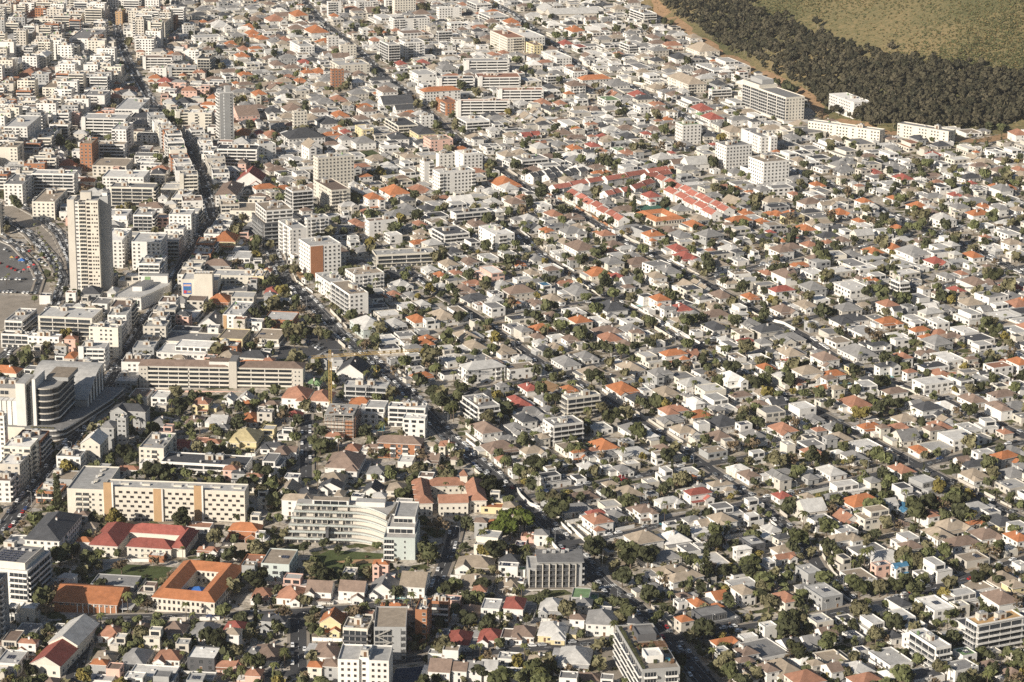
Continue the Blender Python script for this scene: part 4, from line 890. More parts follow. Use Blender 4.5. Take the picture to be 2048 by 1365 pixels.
((0, 0), """
a 1465 850 1680 1010 5 w c|b 1690 1120 2040 1305 5 k w|f 1420 1060 1600 1300 3 l w|a 1590 1140 1700 1315 5 l w|a 650 700 870 870 5 y w|a 910 750 1170 960 4 l w|b 1030 830 1240 1000 3 k k|a 560 870 640 1010 5 l P
s 640 870 1025 1085 6 l w|a 890 940 1035 1195 7 l w|p 640 1060 765 1335 8 t b|s 765 1070 990 1265 5 t w|f 720 1230 1050 1385 3 t c|a 60 880 320 1225 9 l w|a -110 900 60 1110 8 l w|a -10 1100 200 1365 8 t c
a 110 740 280 885 3 y w|a 0 590 150 745 4 b b|A 105 550 400 665 2 c w H|A 290 395 410 575 6 w c H|p 465 440 575 575 4 l w|A 80 450 200 565 3 w w H|b 195 340 300 485 5 l w|a 570 590 670 735 4 y w
a 400 570 510 785 4 t c|a 590 430 700 545 3 l M|b 380 310 580 425 4 t b|a 580 200 800 415 5 y w|p 700 265 805 415 5 t b|A 20 270 200 375 3 y w H|f 780 540 990 675 2 k c|a 320 140 560 245 4 w b
a 90 140 280 275 4 w k|p 0 0 165 125 4 t b|h 40 100 210 155 2 o w|h 210 100 390 155 2 o w|h 280 230 470 295 1 r w|p 240 0 320 85 5 t P|a 370 0 520 105 5 t c|b 540 0 710 135 7 t c|p 905 70 980 195 5 o O
b 990 50 1280 185 3 t b|p 1150 140 1335 305 6 t c|f 960 180 1160 295 3 l w|a 1050 270 1200 395 5 l w|p 1420 190 1520 285 4 l w|s 1130 400 1340 545 4 b w r4|s 1320 500 1540 625 4 l g r4|b 1550 410 1670 575 5 k c
a 1170 520 1310 625 4 l w|a 1440 400 1560 485 4 l w|h 1220 620 1360 695 2 r w|h 1840 410 1940 495 2 o w|h 1810 640 1880 685 1 o w|h 1640 170 1800 260 2 l w|f 1480 280 1740 340 2 l w|h 1900 190 2000 250 1 o w
h 1930 230 2020 300 1 o w|f 1580 620 1760 690 2 l w|h 1460 600 1560 680 1 t w|f 1350 750 1430 810 1 w w|h 1840 1000 1940 1090 1 o w|h 1960 930 2030 980 1 r w|h 1960 690 2040 820 3 o c|g 1830 820 1990 960 2 b P
f 1060 1040 1250 1110 2 k w|f 1090 1120 1180 1200 1 l w|f 1040 1200 1310 1280 2 y w|h 450 830 560 930 1 c w|f 330 990 400 1120 2 l w|f 150 800 290 900 2 c c|a 780 450 940 530 2 l w|h 1550 1300 1690 1380 1 b w|h 1700 1310 1860 1380 1 l w
p 840 -20 990 60 3 l w|f 1030 -10 1140 40 3 l w|h 1850 370 1960 420 1 c w|f 240 640 280 700 1 w w|b 150 640 280 720 2 u w|f 940 1000 1220 1060 1 y w|h 1880 940 1980 1000 1 k w
"""),
]

# ------------------------------------------------------------------ landmark buildings (local origin: front left corner at the ground)
LAND = []           # (short name, px, py)
def landmark(T, cat, label, short, px, py, group=None):
    T.finish(); T.root["label"] = label; T.root["category"] = cat
    if group: T.root["group"] = group
    LAND.append((short, px, py))
def lm(name, px, py, rotd): return Thing(name, gp(px, py), math.radians(rotd))
def reserve(T, x0, y0, x1, y1): occ_rect(T.loc.x, T.loc.y, T.rz, x0, y0, x1, y1, 1); occ_rect(T.loc.x, T.loc.y, T.rz, x0 - 2, y0 - 11, x1 + 2, y0, 3)
def boxpart(T, name, x0, y0, z0, x1, y1, z1, m, top=None, parent=None):
    b = MB(); b.box(x0, y0, z0, x1, y1, z1, m, top); return T.add(name, b, parent)
def flatvol(T, x0, y0, x1, y1, h, wm, rm, z0=-3, name='wall', rname='roof', ph=.7):
    a, r = MB(), MB(); parapet(a, x0, y0, x1, y1, z0, h + ph, wm, .3, ph); r.box(x0 + .3, y0 + .3, h - .3, x1 - .3, y1 - .3, h, rm, bottom=False)
    T.add(name, a); T.add(rname, r)
RL = random.Random(77)

# slim beige tower by the beach road
T = lm('tower_block', 141, 586, 0); fh = 2.92; nf = 24; H = fh * nf + .6
flatvol(T, 0, 0, 5.2, 15, H + .4, 'wall_beige', 'roof_light_grey', name='blank_wall')
flatvol(T, 5.22, .6, 8.4, 15, H - 1, 'wall_white', 'roof_light_grey', name='stair_strip', rname='strip_roof')
flatvol(T, 8.42, .2, 14.0, 15, H - 1.5, 'wall_cream', 'roof_light_grey', name='balcony_bay', rname='bay_roof')
flatvol(T, 14.02, -.6, 23.2, 15, H, 'wall_cream', 'roof_light_grey', name='window_bay', rname='window_bay_roof')
flatvol(T, 23.22, 6, 29.5, 20, H + 1.5, 'wall_grey', 'roof_light_grey', name='rear_wing', rname='rear_wing_roof')
boxpart(T, 'lift_housing', 9, 6, H - .5, 17, 12, H + 5.5, 'wall_beige', 'concrete'); boxpart(T, 'lift_housing', 24, 12, H + .5, 28, 18, H + 4, 'wall_white', 'concrete')
for f in range(nf):
    z = f * fh + .3
    T.put('window', 'window', (6.8, .6, z + .9), 0, (2.0, 1, 1.2))
    T.put('balcony', 'balcony:wall_cream', (11.2, .2, z), 0, (5.2, 1.0, 1.0)); T.put('glazing', 'glazing', (11.2, .2, z + .2), 0, (5.0, 1, 2.1))
    T.put('window', 'brownwindow', (15.8, -.6, z + .7), 0, (2.6, 1, 1.5)); 
    for x in (18.6, 20.4, 22.0):
        if RL.random() < .8: T.put('window', 'brownwindow', (x, -.6, z + .9), 0, (1.15, 1, 1.15))
    T.put('window', 'window', (29.5, 9, z + .9), math.pi / 2, (1.2, 1, 1.2)); T.put('window', 'window', (29.5, 15, z + .9), math.pi / 2, (1.2, 1, 1.2))
reserve(T, 0, 0, 29.5, 20)
landmark(T, 'tower', 'tall slim beige tower block with a blank left wall above the car park', 'the beige tower', 172, 500)

# grey-fronted tower further along the main road
T = lm('tower_block', 441, 289, 21); nf = 16; H = nf * 3.02 + .5
boxpart(T, 'wall', 0, 0, -3, 13.6, 13, H, 'wall_white', 'roof_light_grey'); boxpart(T, 'shade_grey_front', 0, -.35, -2, 12.2, -.02, H + .5, 'wall_grey')  # grey sheet over the white wall paints in the shade of the front
boxpart(T, 'parapet', 0, .02, H, 13.6, 1.0, H + 1, 'wall_white'); boxpart(T, 'lift_housing', 7, 4, H, 12, 10, H + 6, 'wall_grey', 'concrete')
for f in range(nf):
    z = f * 3.02 + .4
    T.put('stair_light', 'box:paint', (4.1, -.3, z + .6), 0, (1.0, .2, 1.9)); T.put('window', 'window', (11.0, -.35, z + .6), 0, (1.7, 1, 1.6))
    for k in range(3): T.put('balcony', 'balcony:wall_white', (0, 2.2 + k * 4.2, z), -math.pi / 2, (3.9, 1.2, 1.0)); T.put('glazing', 'glazing', (0, 2.2 + k * 4.2, z + .2), -math.pi / 2, (3.6, 1, 2.1))
reserve(T, 0, 0, 13.6, 13)
landmark(T, 'tower', 'slim tower with a plain grey front and bright white balcony side', 'the grey-fronted tower', 449, 240)

# checkered block
T = lm('apartment_block', 209, 1041, -4); H = 19.6; L = 80.0
flatvol(T, -21, 1.0, 0, 40, 17.2, 'wall_cream', 'roof_light_grey', name='corner_wing', rname='corner_wing_roof')
flatvol(T, .02, 0, L, 12.5, H, 'wall_cream', 'roof_light_grey', z0=-3)
for i, (a, b) in enumerate(((.3, 4.8), (28.5, 33.0), (51.5, 55.8))):
    boxpart(T, 'brick_pier', a, -.9, -3, b, -.02, H + (3.2 if i != 1 else .3), 'wall_ochre'); boxpart(T, 'white_fin', b + .02, -1.0, -3, b + .9, -.02, H + (3.4 if i != 1 else .5), 'wall_white')
for f in range(6):
    for x0_, x1_ in ((6.5, 28), (34.5, 51), (57, 79.5)):
        n = int((x1_ - x0_) / 2.05)
        for k in range(n):
            if (k + f) % 2 == 0: T.put('window', 'brownwindow', (x0_ + (k + .5) * (x1_ - x0_) / n, 0, 2.9 + f * 2.75), 0, (2.1, 1, 1.35))
for x0_, x1_ in ((6.5, 28), (34.5, 51), (57, 79.5)):
    for k in range(3): T.put('garage_opening', 'glazing', (x0_ + (k + .5) * (x1_ - x0_) / 3, 0, .1), 0, ((x1_ - x0_) / 3 - .8, 1, 1.9))
for f in range(5):
    for k in range(5):
        x = -18.5 + k * 4.1
        if k in (1, 2): T.put('balcony', 'balcony:wall_cream', (x, 1, 1.0 + f * 3.1), 0, (3.9, 1.1, 1.0)); T.put('glazing', 'glazing', (x, 1, 1.1 + f * 3.1), 0, (3.4, 1, 2.1))
        elif k > 2: T.put('window', 'window', (x, 1, 1.8 + f * 3.1), 0, (1.5, 1, 1.3))
for x in (8, 20, 38, 46, 60, 72): T.put('roof_vent', 'aircon', (x, 7, H), 0, (1.2, 1, 1.6)); T.put('skylight', 'box:wall_cream', (x + 3, 6.5, H), 0, (4.5, 2.2, .8))
for y in (12, 22, 32): T.put('roof_vent', 'aircon', (-9, y, 17.2), 0, (1.2, 1, 1.6)); T.put('skylight', 'box:wall_cream', (-8, y + 4, 17.2), 0, (2.2, 4.0, .8))
reserve(T, -21, 0, L, 40); 
landmark(T, 'apartment block', 'long cream block with checkered brown windows and three ochre brick piers', 'the checkered block', 330, 1000)

# orange courtyard school
def ring_building(T, w, d, t, fl, wm, rm, hr, dark_court=None, skip=.05):
    h = fl * 3.6 + .3; wl_, rf = MB(), MB()
    for (a, b, c, e) in ((-w / 2, 0, w / 2, t), (-w / 2, d - t, w / 2, d), (-w / 2, t + .01, -w / 2 + t, d - t - .01), (w / 2 - t, t + .01, w / 2, d - t - .01)): wl_.box(a, b, -3, c, e, h - .22, wm)
    ring_roof(rf, w, d, t, h, hr, .6, rm); T.add('wall', wl_); T.add('roof', rf)
    n = int(w / 2.4)
    for f in range(fl):
        for k in range(n):
            if RL.random() > skip: T.put('window', 'brownwindow', (-w / 2 + (k + .5) * w / n, 0, f * 3.6 + 1.0), 0, (1.25, 1, 1.8)); T.put('window', 'brownwindow', (-w / 2 + (k + .5) * w / n, d - t, f * 3.6 + 1.0), 0, (1.25, 1, 1.8)) if t + 1 < (k + .5) * w / n < w - t - 1 else None
        for k in range(int(d / 3)):
            T.put('window', 'brownwindow', (w / 2, (k + .5) * 3, f * 3.6 + 1.0), math.pi / 2, (1.25, 1, 1.8))
    boxpart(T, 'courtyard_paving', -w / 2 + t + .05, t + .05, -.5, w / 2 - t - .05, d - t - .05, .1, dark_court or 'asphalt')
T = lm('school_building', 367.5, 1227, -11); ring_building(T, 33, 50, 10.0, 2, 'wall_cream', 'roof_orange', 3.4)
reserve(T, -16.5, 0, 16.5, 50)
landmark(T, 'school', 'two-storey cream school with an orange tiled roof round a courtyard', 'the orange courtyard school', 385, 1170)
sail = MB(); P0 = (-3.5, 20, 6); 
sail.quad([(-6, 16, 3.2), (5, 17, 3.4), (1, 22, 6.2)], 'blue_cloth'); sail.quad([(5, 17, 3.4), (4, 27, 3.2), (1, 22, 6.2)], 'blue_cloth'); sail.quad([(4, 27, 3.2), (-6, 26, 3.4), (1, 22, 6.2)], 'blue_cloth'); sail.quad([(-6, 26, 3.4), (-6, 16, 3.2), (1, 22, 6.2)], 'blue_cloth')
S = Thing('shade_sail', T.loc, T.rz); S.add('canvas', sail)
for p in ((-6, 16), (5, 17), (4, 27), (-6, 26)): boxpart(S, 'post', p[0] - .1, p[1] - .1, 0, p[0] + .1, p[1] + .1, 3.3, 'metal')
S.root["label"] = 'blue shade sail in the courtyard of the orange-roofed school'; S.root["category"] = 'shade sail'

# school hall with orange roof and brick bays
T = lm('school_hall', 109, 1224, -7); wl_, rf = MB(), MB(); wl_.box(0, 0, -3, 33, 24, 6.0, 'wall_brick'); gable_roof(rf, 0, 0, 33, 24, 6.0, 4.4, .8, 'roof_orange', 'wall_brick', True)
T.add('wall', wl_); T.add('roof', rf); boxpart(T, 'entrance_canopy', 33.05, 2, 2.7, 40, 10, 3.0, 'roof_light_grey')
for k in range(8): boxpart(T, 'pilaster', 12 + k * 2.9, -.25, -2, 12.4 + k * 2.9, -.02, 5.6, 'wall_white')
for k in range(10): T.put('window', 'window', (4 + k * 2.9, 0, 4.3), 0, (2.0, 1, .8))
for k in range(2): boxpart(T, 'canopy_post', 35 + k * 4, 2.2, -1, 35.3 + k * 4, 2.5, 2.7, 'metal')
reserve(T, 0, 0, 40, 24); landmark(T, 'hall', 'low brick hall with white pilasters under a broad orange roof', 'the orange-roofed hall', 175, 1195)

# low red-roofed E-shaped flats
T = lm('apartment_block', 248, 1116, -8); ring_building(T, 0.1, 0.1, .02, 0, 'wall_cream', 'roof_red', .01) if False else None
h = 6.4
for nm, (a, b, c, e) in (('left_wing', (-19, 0, -3.5, 33)), ('front_wing', (1.5, 1, 26, 12)), ('rear_wing', (-3.4, 22, 30, 33))):
    w1, r1 = MB(), MB(); w1.box(a, b, -3, c, e, h - .25, 'wall_cream'); hip_roof(r1, a, b, c, e, h, 3.6 if nm != 'left_wing' else 4.4, .6, 'roof_red' if nm != 'x' else 'roof_brown'); T.add(nm, w1); T.add(nm + '_roof', r1)
w1, r1 = MB(), MB(); w1.box(26.05, 4, -3, 33, 30, h - .3, 'wall_cream'); hip_roof(r1, 25.5, 3, 33, 30, h - .02, 3.2, .6, 'roof_red'); T.add('right_wing', w1); T.add('right_wing_roof', r1)
for f in range(2):
    for k in range(5): T.put('window', 'window', (-17.5 + k * 3, 0, f * 3.1 + .9), 0, (1.3, 1, 1.3))
    for k in range(7): T.put('window', 'window', (3.2 + k * 3.4, 1, f * 3.1 + .9), 0, (1.4, 1, 1.3))
T.put('balcony', 'balcony:wall_cream', (14, 1, 3.1), 0, (9, 1.3, 1.0)); reserve(T, -19, 0, 33, 33)
landmark(T, 'apartment block', 'low cream flats with faded red hipped roofs in front of the checkered block', 'the red-roofed low flats', 265, 1085)

# balconied block at the left edge
T = lm('apartment_block', 58, 1213, -12); T.loc = T.loc; nf = 7; H = nf * 3.05 + .3
flatvol(T, -25, 0, 0, 30, H - 3.1, 'wall_white', 'roof_light_grey'); flatvol(T, -24, 3, -2.5, 28, H, 'wall_cream', 'roof_grey', z0=H - 3.3, name='penthouse', rname='penthouse_roof')
for f in range(1, 6):
    z = f * 3.05
    for k, (a, b) in enumerate(((-24.6, -17), (-10, -.1))):
        T.put('balcony', 'balcony:wall_white', ((a + b) / 2, 0, z), 0, (b - a, 1.3, 1.0)); T.put('glazing', 'glazing', ((a + b) / 2, 0, z + .2), 0, (b - a - .4, 1, 2.2))
    T.put('window', 'brownwindow', (-13.5, 0, z + .9), 0, (1.7, 1, 1.4))
    for k in range(2): T.put('balcony', 'balcony:wall_white', (0, 7.4 + k * 14.4, z), math.pi / 2, (14.2, 1.3, 1.0)); T.put('glazing', 'glazing', (0, 7.4 + k * 14.4, z + .2), math.pi / 2, (13.8, 1, 2.2))
for i in range(5):
    for j in range(4): T.put('solar_panel', 'solar', (-20 + j * 3.2, 6 + i * 3.0, H + .3), 0, (2.4, 1.6, 1), rx=.3)
for i in range(4): T.put('air_conditioner', 'aircon', (-19 + i * 4, 21, H), 0, (1.6, 1.3, 1.4))
T.put('lift_housing', 'plant', (-20, 25, H), 0, (6, 4, 3)); reserve(T, -25, 0, 0, 30)
landmark(T, 'apartment block', 'six-storey block with white balcony bands and solar panels at the lower left', 'the lower-left balcony block', 55, 1150)

# long gallery slab
T = lm('apartment_block', 279, 777, -1); Lw = 108.0; nf = 5; H = nf * 2.95 + .8
boxpart(T, 'wall', 0, 0, -3, Lw, 13, H, 'wall_cream'); rf = MB(); hip_roof(rf, 0, 0, 58, 13, H + .02, 2.8, .5, 'roof_brown'); T.add('roof', rf)
rf = MB(); hip_roof(rf, 66, 0, Lw, 13, H + .02, 2.8, .5, 'roof_brown'); T.add('roof', rf); boxpart(T, 'stair_tower', 59.5, -1.6, -3, 64.5, 13, H + 4.4, 'wall_beige', 'roof_grey')
boxpart(T, 'attic', 46, 2, H, 59.4, 11, H + 3.0, 'wall_white', 'roof_brown'); boxpart(T, 'end_wall', .02, -1.2, -3, 6, -.02, H, 'wall_beige'); boxpart(T, 'end_wall', Lw - 7, -1.2, -3, Lw - .02, -.02, H, 'wall_beige')
for f in range(nf):
    for a, b in ((6.2, 32.5), (33, 59.3), (64.7, Lw - 7.2)):
        T.put('gallery', 'balcony:wall_cream', ((a + b) / 2, 0, f * 2.95 + .2), 0, (b - a, 1.2, 1.15)); T.put('gallery_opening', 'glazing', ((a + b) / 2, 0, f * 2.95 + .5), 0, (b - a, 1, 2.1))
    for x in (2, 4.2, Lw - 5, Lw - 2.5): T.put('window', 'window', (x, -1.2, f * 2.95 + 1.2), 0, (1.0, 1, 1.0))
boxpart(T, 'forecourt_wall', 0, -9, -2, 112, -8.6, 1.8, 'wall_pink'); reserve(T, 0, -9, Lw, 13)
landmark(T, 'apartment block', 'very long cream slab with open gallery bands and a stair tower', 'the long gallery slab', 440, 755)

# terraced curved block with the garden
T = lm('apartment_block', 568, 1088, -3); Lw = 56.0
def terrace_poly(k, inset=0.0, back=22.0):
    s = k * 2.4 + inset; pts = [(k * 1.0, s)]
    for i in range(9):
        a = i / 8; x = 36 + 24 * a; y = s - 13 * a * a; pts.append((x - s * .3 * a, y))
    pts += [(60, back), (k * 1.0, back)]
    return pts
for k in range(6):
    z = k * 3.05; b = MB(); b.prism(terrace_poly(k, 2.0), z - (3 if k == 0 else .1), z + 2.7, 'wall_beige', top='concrete'); T.add('recessed_storey', b)
    for i in range(11):
        if RL.random() < .8: T.put('glazing', 'glazing', (k + 2.4 + i * 3.2, k * 2.4 + 2.0, z + .1), 0, (2.5, 1, 2.2))
    b = MB(); b.prism(terrace_poly(k, 0.0), z + 2.7, z + 3.05, 'wall_white', top='concrete'); T.add('floor_slab', b)
    P = terrace_poly(k, 0.0)[:10]; r = MB()
    for a, c in zip(P, P[1:]): r.quad([(*a, z + 2.75), (*c, z + 2.75), (*c, z + 3.9), (*a, z + 3.9)], 'balustrade'); r.quad([(a[0], a[1] + .15, z + 3.9), (c[0], c[1] + .15, z + 3.9), (c[0], c[1] + .15, z + 3.05), (a[0], a[1] + .15, z + 3.05)], 'balustrade'); r.quad([(*a, z + 3.9), (*c, z + 3.9), (c[0], c[1] + .15, z + 3.9), (a[0], a[1] + .15, z + 3.9)], 'wall_white')
    T.add('terrace_parapet', r)
    for i in range(9):
        x = 3 + k + i * 4.2; boxpart(T, 'dividing_wall', x, k * 2.4 + .6, z - .1, x + .25, k * 2.4 + 2.2, z + 2.6, 'wall_beige') if i % 2 == 0 and x < 36 else None
    for i in range(7): T.put('terrace_planter', 'box:leaf_mid', (6 + RL.random() * 30, k * 2.4 + .5, z + 3.05), 0, (1.6, .5, .9))
boxpart(T, 'penthouse', 14, 13, 18.3, 34, 19, 21.2, 'wall_white', 'roof_tan'); T.put('penthouse_glazing', 'glazing', (24, 13, 18.6), 0, (18, 1, 2.2)); boxpart(T, 'penthouse', 38, 12.5, 18.3, 54, 19, 21, 'wall_white', 'roof_light_grey')
boxpart(T, 'dark_stair', 23, -.6, -2, 24.6, 11, 9, 'wall_charcoal')
flatvol(T, 57, -22, 74, 6, 13.5, 'wall_mint', 'concrete', name='garden_wing', rname='garden_wing_roof'); flatvol(T, 58, -14, 73, 5.5, 16.6, 'wall_white', 'concrete', z0=13.3, name='upper_wing', rname='upper_wing_roof'); flatvol(T, 61, -6, 72.5, 18, 19.6, 'wall_white', 'roof_light_grey', z0=16.3, name='top_wing', rname='top_wing_roof')
for f in range(4):
    T.put('balcony', 'balcony:wall_white', (60, -22, f * 3.1 + 1.2), 0, (5.6, 1.5, 1.0)); T.put('glazing', 'glazing', (60, -22, f * 3.1 + 1.4), 0, (5.2, 1, 2.1)); T.put('window', 'window', (68.5, -22, f * 3.1 + 2.0), 0, (.9, 1, 1.4))
T.put('glazing', 'glazing', (65.5, -14, 13.8), 0, (13, 1, 2.2)); T.put('glazing', 'glazing', (66, -6, 16.9), 0, (10, 1, 2.0)); reserve(T, 0, -22, 74, 20)
landmark(T, 'apartment block', 'white terraced block curving round a garden with stepped balconies', 'the curved terraced block', 690, 1050)

# palm courtyard block
T = lm('apartment_block', 833, 1034, 6)
for nm, x0_, y0_, x1_, y1_, hh, form in (('left_wing', 0, 0, 9, 38, 8.0, 'h'), ('rear_wing', 9.02, 28, 30, 37, 8.0, 'h'), ('right_wing', 30.02, 2, 39.5, 36, 8.2, 'h'), ('front_block', 12.5, -1, 29, 8.5, 8.3, 'g')):
    w1, r1 = MB(), MB(); w1.box(x0_, y0_, -3, x1_, y1_, hh - .25, 'wall_cream')
    (hip_roof(r1, x0_, y0_, x1_, y1_, hh, 3.6, .6, 'roof_terracotta') if form == 'h' else gable_roof(r1, x0_, y0_, x1_, y1_, hh, 3.2, .5, 'roof_terracotta', 'wall_cream', True)); T.add(nm, w1); T.add(nm + '_roof', r1)
    n = int((x1_ - x0_) / 3)
    for f in range(2 if hh < 9 else 3):
        for k in range(n): T.put('window', 'brownwindow', (x0_ + (k + .5) * (x1_ - x0_) / n, y0_, 1.2 + f * 3.2), 0, (1.1, 1, 1.3))
        if nm == 'left_wing':
            for k in range(9): T.put('window', 'brownwindow', (x0_, 2.5 + k * 4, 1.2 + f * 3.2), -math.pi / 2, (1.1, 1, 1.3))
for y in (6, 14, 22, 30):
    d_ = MB(); gable_roof(d_, -1.0, y - 1.5, 4, y + 1.5, 9.0, 1.2, .2, 'roof_terracotta', 'wall_cream', True); T.add('dormer', d_)
tw = MB(); tw.box(27, 30, 6, 31, 34, 13, 'wall_cream'); T.add('turret', tw); tw = MB(); hip_roof(tw, 27, 30, 31, 34, 13.02, 3.4, .4, 'roof_terracotta'); T.add('turret_roof', tw)
reserve(T, 0, -1, 39.5, 38); landmark(T, 'apartment block', 'cream terracotta-roofed block round a courtyard of palms, with a small turret', 'the palm courtyard block', 905, 985)

# shopping centre with the curved glass corner
T = lm('shopping_centre', -14, 880, -6)
def arc(cx, cy, r, a0, a1, n): return [(cx + r * math.cos(math.radians(a0 + (a1 - a0) * i / n)), cy + r * math.sin(math.radians(a0 + (a1 - a0) * i / n))) for i in range(n + 1)]
po = [(0, 0), (36, 0)] + arc(36, 9, 9, -90, -10, 6) + [(56, 66), (58, 90), (0, 90)]
b = MB(); b.prism(po, -3, 7.5, 'wall_charcoal', top='roof_charcoal'); T.add('podium', b)
for z, e in ((.6, .4), (4.0, .9), (7.5, 1.3)):
    pl = [(0, -e), (36, -e)] + arc(36, 9, 9 + e, -90, -10, 6) + [(56 + e, 66), (58 + e, 90), (0, 90)]; b = MB(); b.prism(pl, z, z + 1.1, 'wall_white', top='roof_grey'); T.add('white_band', b)
boxpart(T, 'front_wall', -2, -.5, -3, 22, -.02 - .3 + .2, 7.4, 'wall_cream') if False else boxpart(T, 'front_wall', -2, -1.6, -3, 21, -1.35, 9.5, 'wall_cream')
dr = [(27, 8)] + arc(30, 16, 8.5, -90, 0, 8) + [(38.5, 48), (27, 48)]
for f in range(6):
    b = MB(); b.prism(dr, 8.4 + f * 4.0, 8.4 + f * 4.0 + 3.2, 'glass'); T.add('curved_glazing', b)
    e2 = [(27, 7.4)] + arc(30, 16, 9.1, -90, 0, 8) + [(39.1, 48.3), (27, 48.3)]; b = MB(); b.prism(e2, 11.6 + f * 4.0, 12.4 + f * 4.0, 'wall_beige' if f else 'wall_white', top='concrete'); T.add('floor_band', b)
boxpart(T, 'roof_pavilion', 28, 24, 32.4, 42, 46, 34.8, 'wall_grey', 'roof_tan')
for k, (x, hh) in enumerate(((2, 24), (5.2, 24), (8.4, 24), (11.6, 24))): boxpart(T, 'white_fin', x, 5, 8.4, x + 2.6, 12, hh, 'wall_white')
boxpart(T, 'white_slab', 14.5, 4, 8.4, 20.5, 24, 36, 'wall_white', 'roof_light_grey'); boxpart(T, 'white_slab', 24.6, 5.5, 8.4, 26.6, 26, 38.5, 'wall_white'); boxpart(T, 'glass_slot', 20.55, 7, 8.4, 24.55, 24, 34, 'glass')
for k in range(8): boxpart(T, 'mullion', 21 + k * .5, 6.9, 8.4, 21.06 + k * .5, 6.98, 34, 'metal')
boxpart(T, 'office_wing', -8, 24, 8.4, 24, 46, 26, 'wall_beige', 'concrete')
for f in range(4): T.put('window', 'glazing', (-2, 24, 10 + f * 4), 0, (11, 1, 2.4))
for k in range(4): T.put('lift_housing', 'plant', (-4 + k * 7, 36, 26), 0, (4.5, 6, 2.6))
b = MB()
for i in range(12):
    a0, a1 = i / 12, (i + 1) / 12; za, zb = 13 + 13 * math.sin(a0 * math.pi * .55), 13 + 13 * math.sin(a1 * math.pi * .55)
    ya, yb = 47 + 40 * a0, 47 + 40 * a1
    b.quad([(6, ya, za), (47, ya, za), (47, yb, zb), (6, yb, zb)], 'roof_light_grey'); b.quad([(6, yb, zb - .4), (47, yb, zb - .4), (47, ya, za - .4), (6, ya, za - .4)], 'roof_grey'); b.quad([(47, ya, za - .4), (47, yb, zb - .4), (47, yb, zb), (47, ya, za)], 'wall_white'); b.quad([(47, ya, 7), (47, yb, 7), (47, yb, zb - .4), (47, ya, za - .4)], 'glass' if i % 2 else 'wall_white')
b.quad([(6, 87, 7), (47, 87, 7), (47, 87, 25), (6, 87, 25)], 'wall_grey'); b.quad([(6, 47, 7), (47, 47, 7), (47, 47, 12.6), (6, 47, 12.6)], 'wall_grey'); T.add('vaulted_roof', b)
for k in range(7): boxpart(T, 'terrace_planter', 24 + k * 2.2, 1.2, 8.4, 25.6 + k * 2.2, 2.2, 9.3, 'leaf_olive')
reserve(T, -14, 0, 58, 90); landmark(T, 'shopping centre', 'dark glass and white shopping centre with a curved corner on the main road', 'the glass shopping centre', 80, 800)

# white mall with car-park roof
T = lm('shopping_arcade', 228, 622, 1); po = [(0, 0), (20, 0), (36, 34), (36, 52), (14, 52), (0, 10)]
b = MB(); b.prism(po, -3, 9.5, 'wall_white', top='roof_light_grey'); T.add('wall', b); b = MB(); b.prism([(11, 20), (18, 20), (24, 40), (17, 40)], 9.5, 13, 'wall_white', top='roof_grey'); T.add('roof_hall', b)
b = MB(); b.prism([(14, 44), (34, 44), (34, 51), (15, 51)], 9.5, 15, 'wall_white', top='roof_light_grey'); T.add('upper_hall', b); boxpart(T, 'roof_sign', 17, 43.6, 11.4, 21, 43.9, 14.4, 'roof_green')
for a, c in zip(po, po[1:] + po[:1]):
    r = MB(); r.quad([(*a, 9.5), (*c, 9.5), (*c, 10.6), (*a, 10.6)], 'wall_white'); r.quad([(*c, 9.5), (*a, 9.5), (*a, 10.6), (*c, 10.6)], 'wall_white'); T.add('parapet', r)
for k in range(10): T.put('window', 'glazing', (2 + k * 1.8, 0, 3.2), 0, (1.2, 1, 4.6)); 
for k in range(4): boxpart(T, 'green_panel', 3 + k * 4.4, -.2, 3.2, 3.9 + k * 4.4, -.02, 7.8, 'roof_green')
reserve(T, 0, 0, 36, 52); landmark(T, 'shopping arcade', 'low white arcade with green panels and a rooftop hall beside the main road', 'the white arcade', 285, 580)

# mural block
T = lm('office_block', 364, 605, 0); flatvol(T, 0, 0, 9.5, 20, 17, 'wall_cream', 'roof_light_grey'); flatvol(T, 9.52, -1.5, 23, 8, 21.5, 'wall_cream', 'roof_tan', name='blank_tower', rname='tower_roof'); flatvol(T, 9.52, 8.02, 26, 26, 14.5, 'wall_cream', 'roof_light_grey', name='rear_wing', rname='rear_wing_roof')
boxpart(T, 'mural', 1.2, -.2, 6.5, 7.2, -.02, 14.8, 'blue_cloth'); 
for (x, z, w_, h_, m_) in ((1.5, 12.4, 5.4, 1.4, 'wall_pink'), (1.6, 7.0, 2.0, 2.2, 'red_cloth'), (4.2, 7.4, 2.6, 1.6, 'wall_ochre'), (2.6, 9.8, 3.4, 1.8, 'roof_blue')): boxpart(T, 'mural_figure', x, -.26, z, x + w_, -.205, z + h_, m_)
for k in range(5): T.put('roof_unit', 'aircon', (11 + k * 2.2, 3, 21.5), 0, (1.6, 1.4, 2.0))
reserve(T, 0, -1.5, 26, 26); landmark(T, 'office block', 'cream block with a blank tower and a blue and red poster on its wall', 'the poster block', 395, 560)

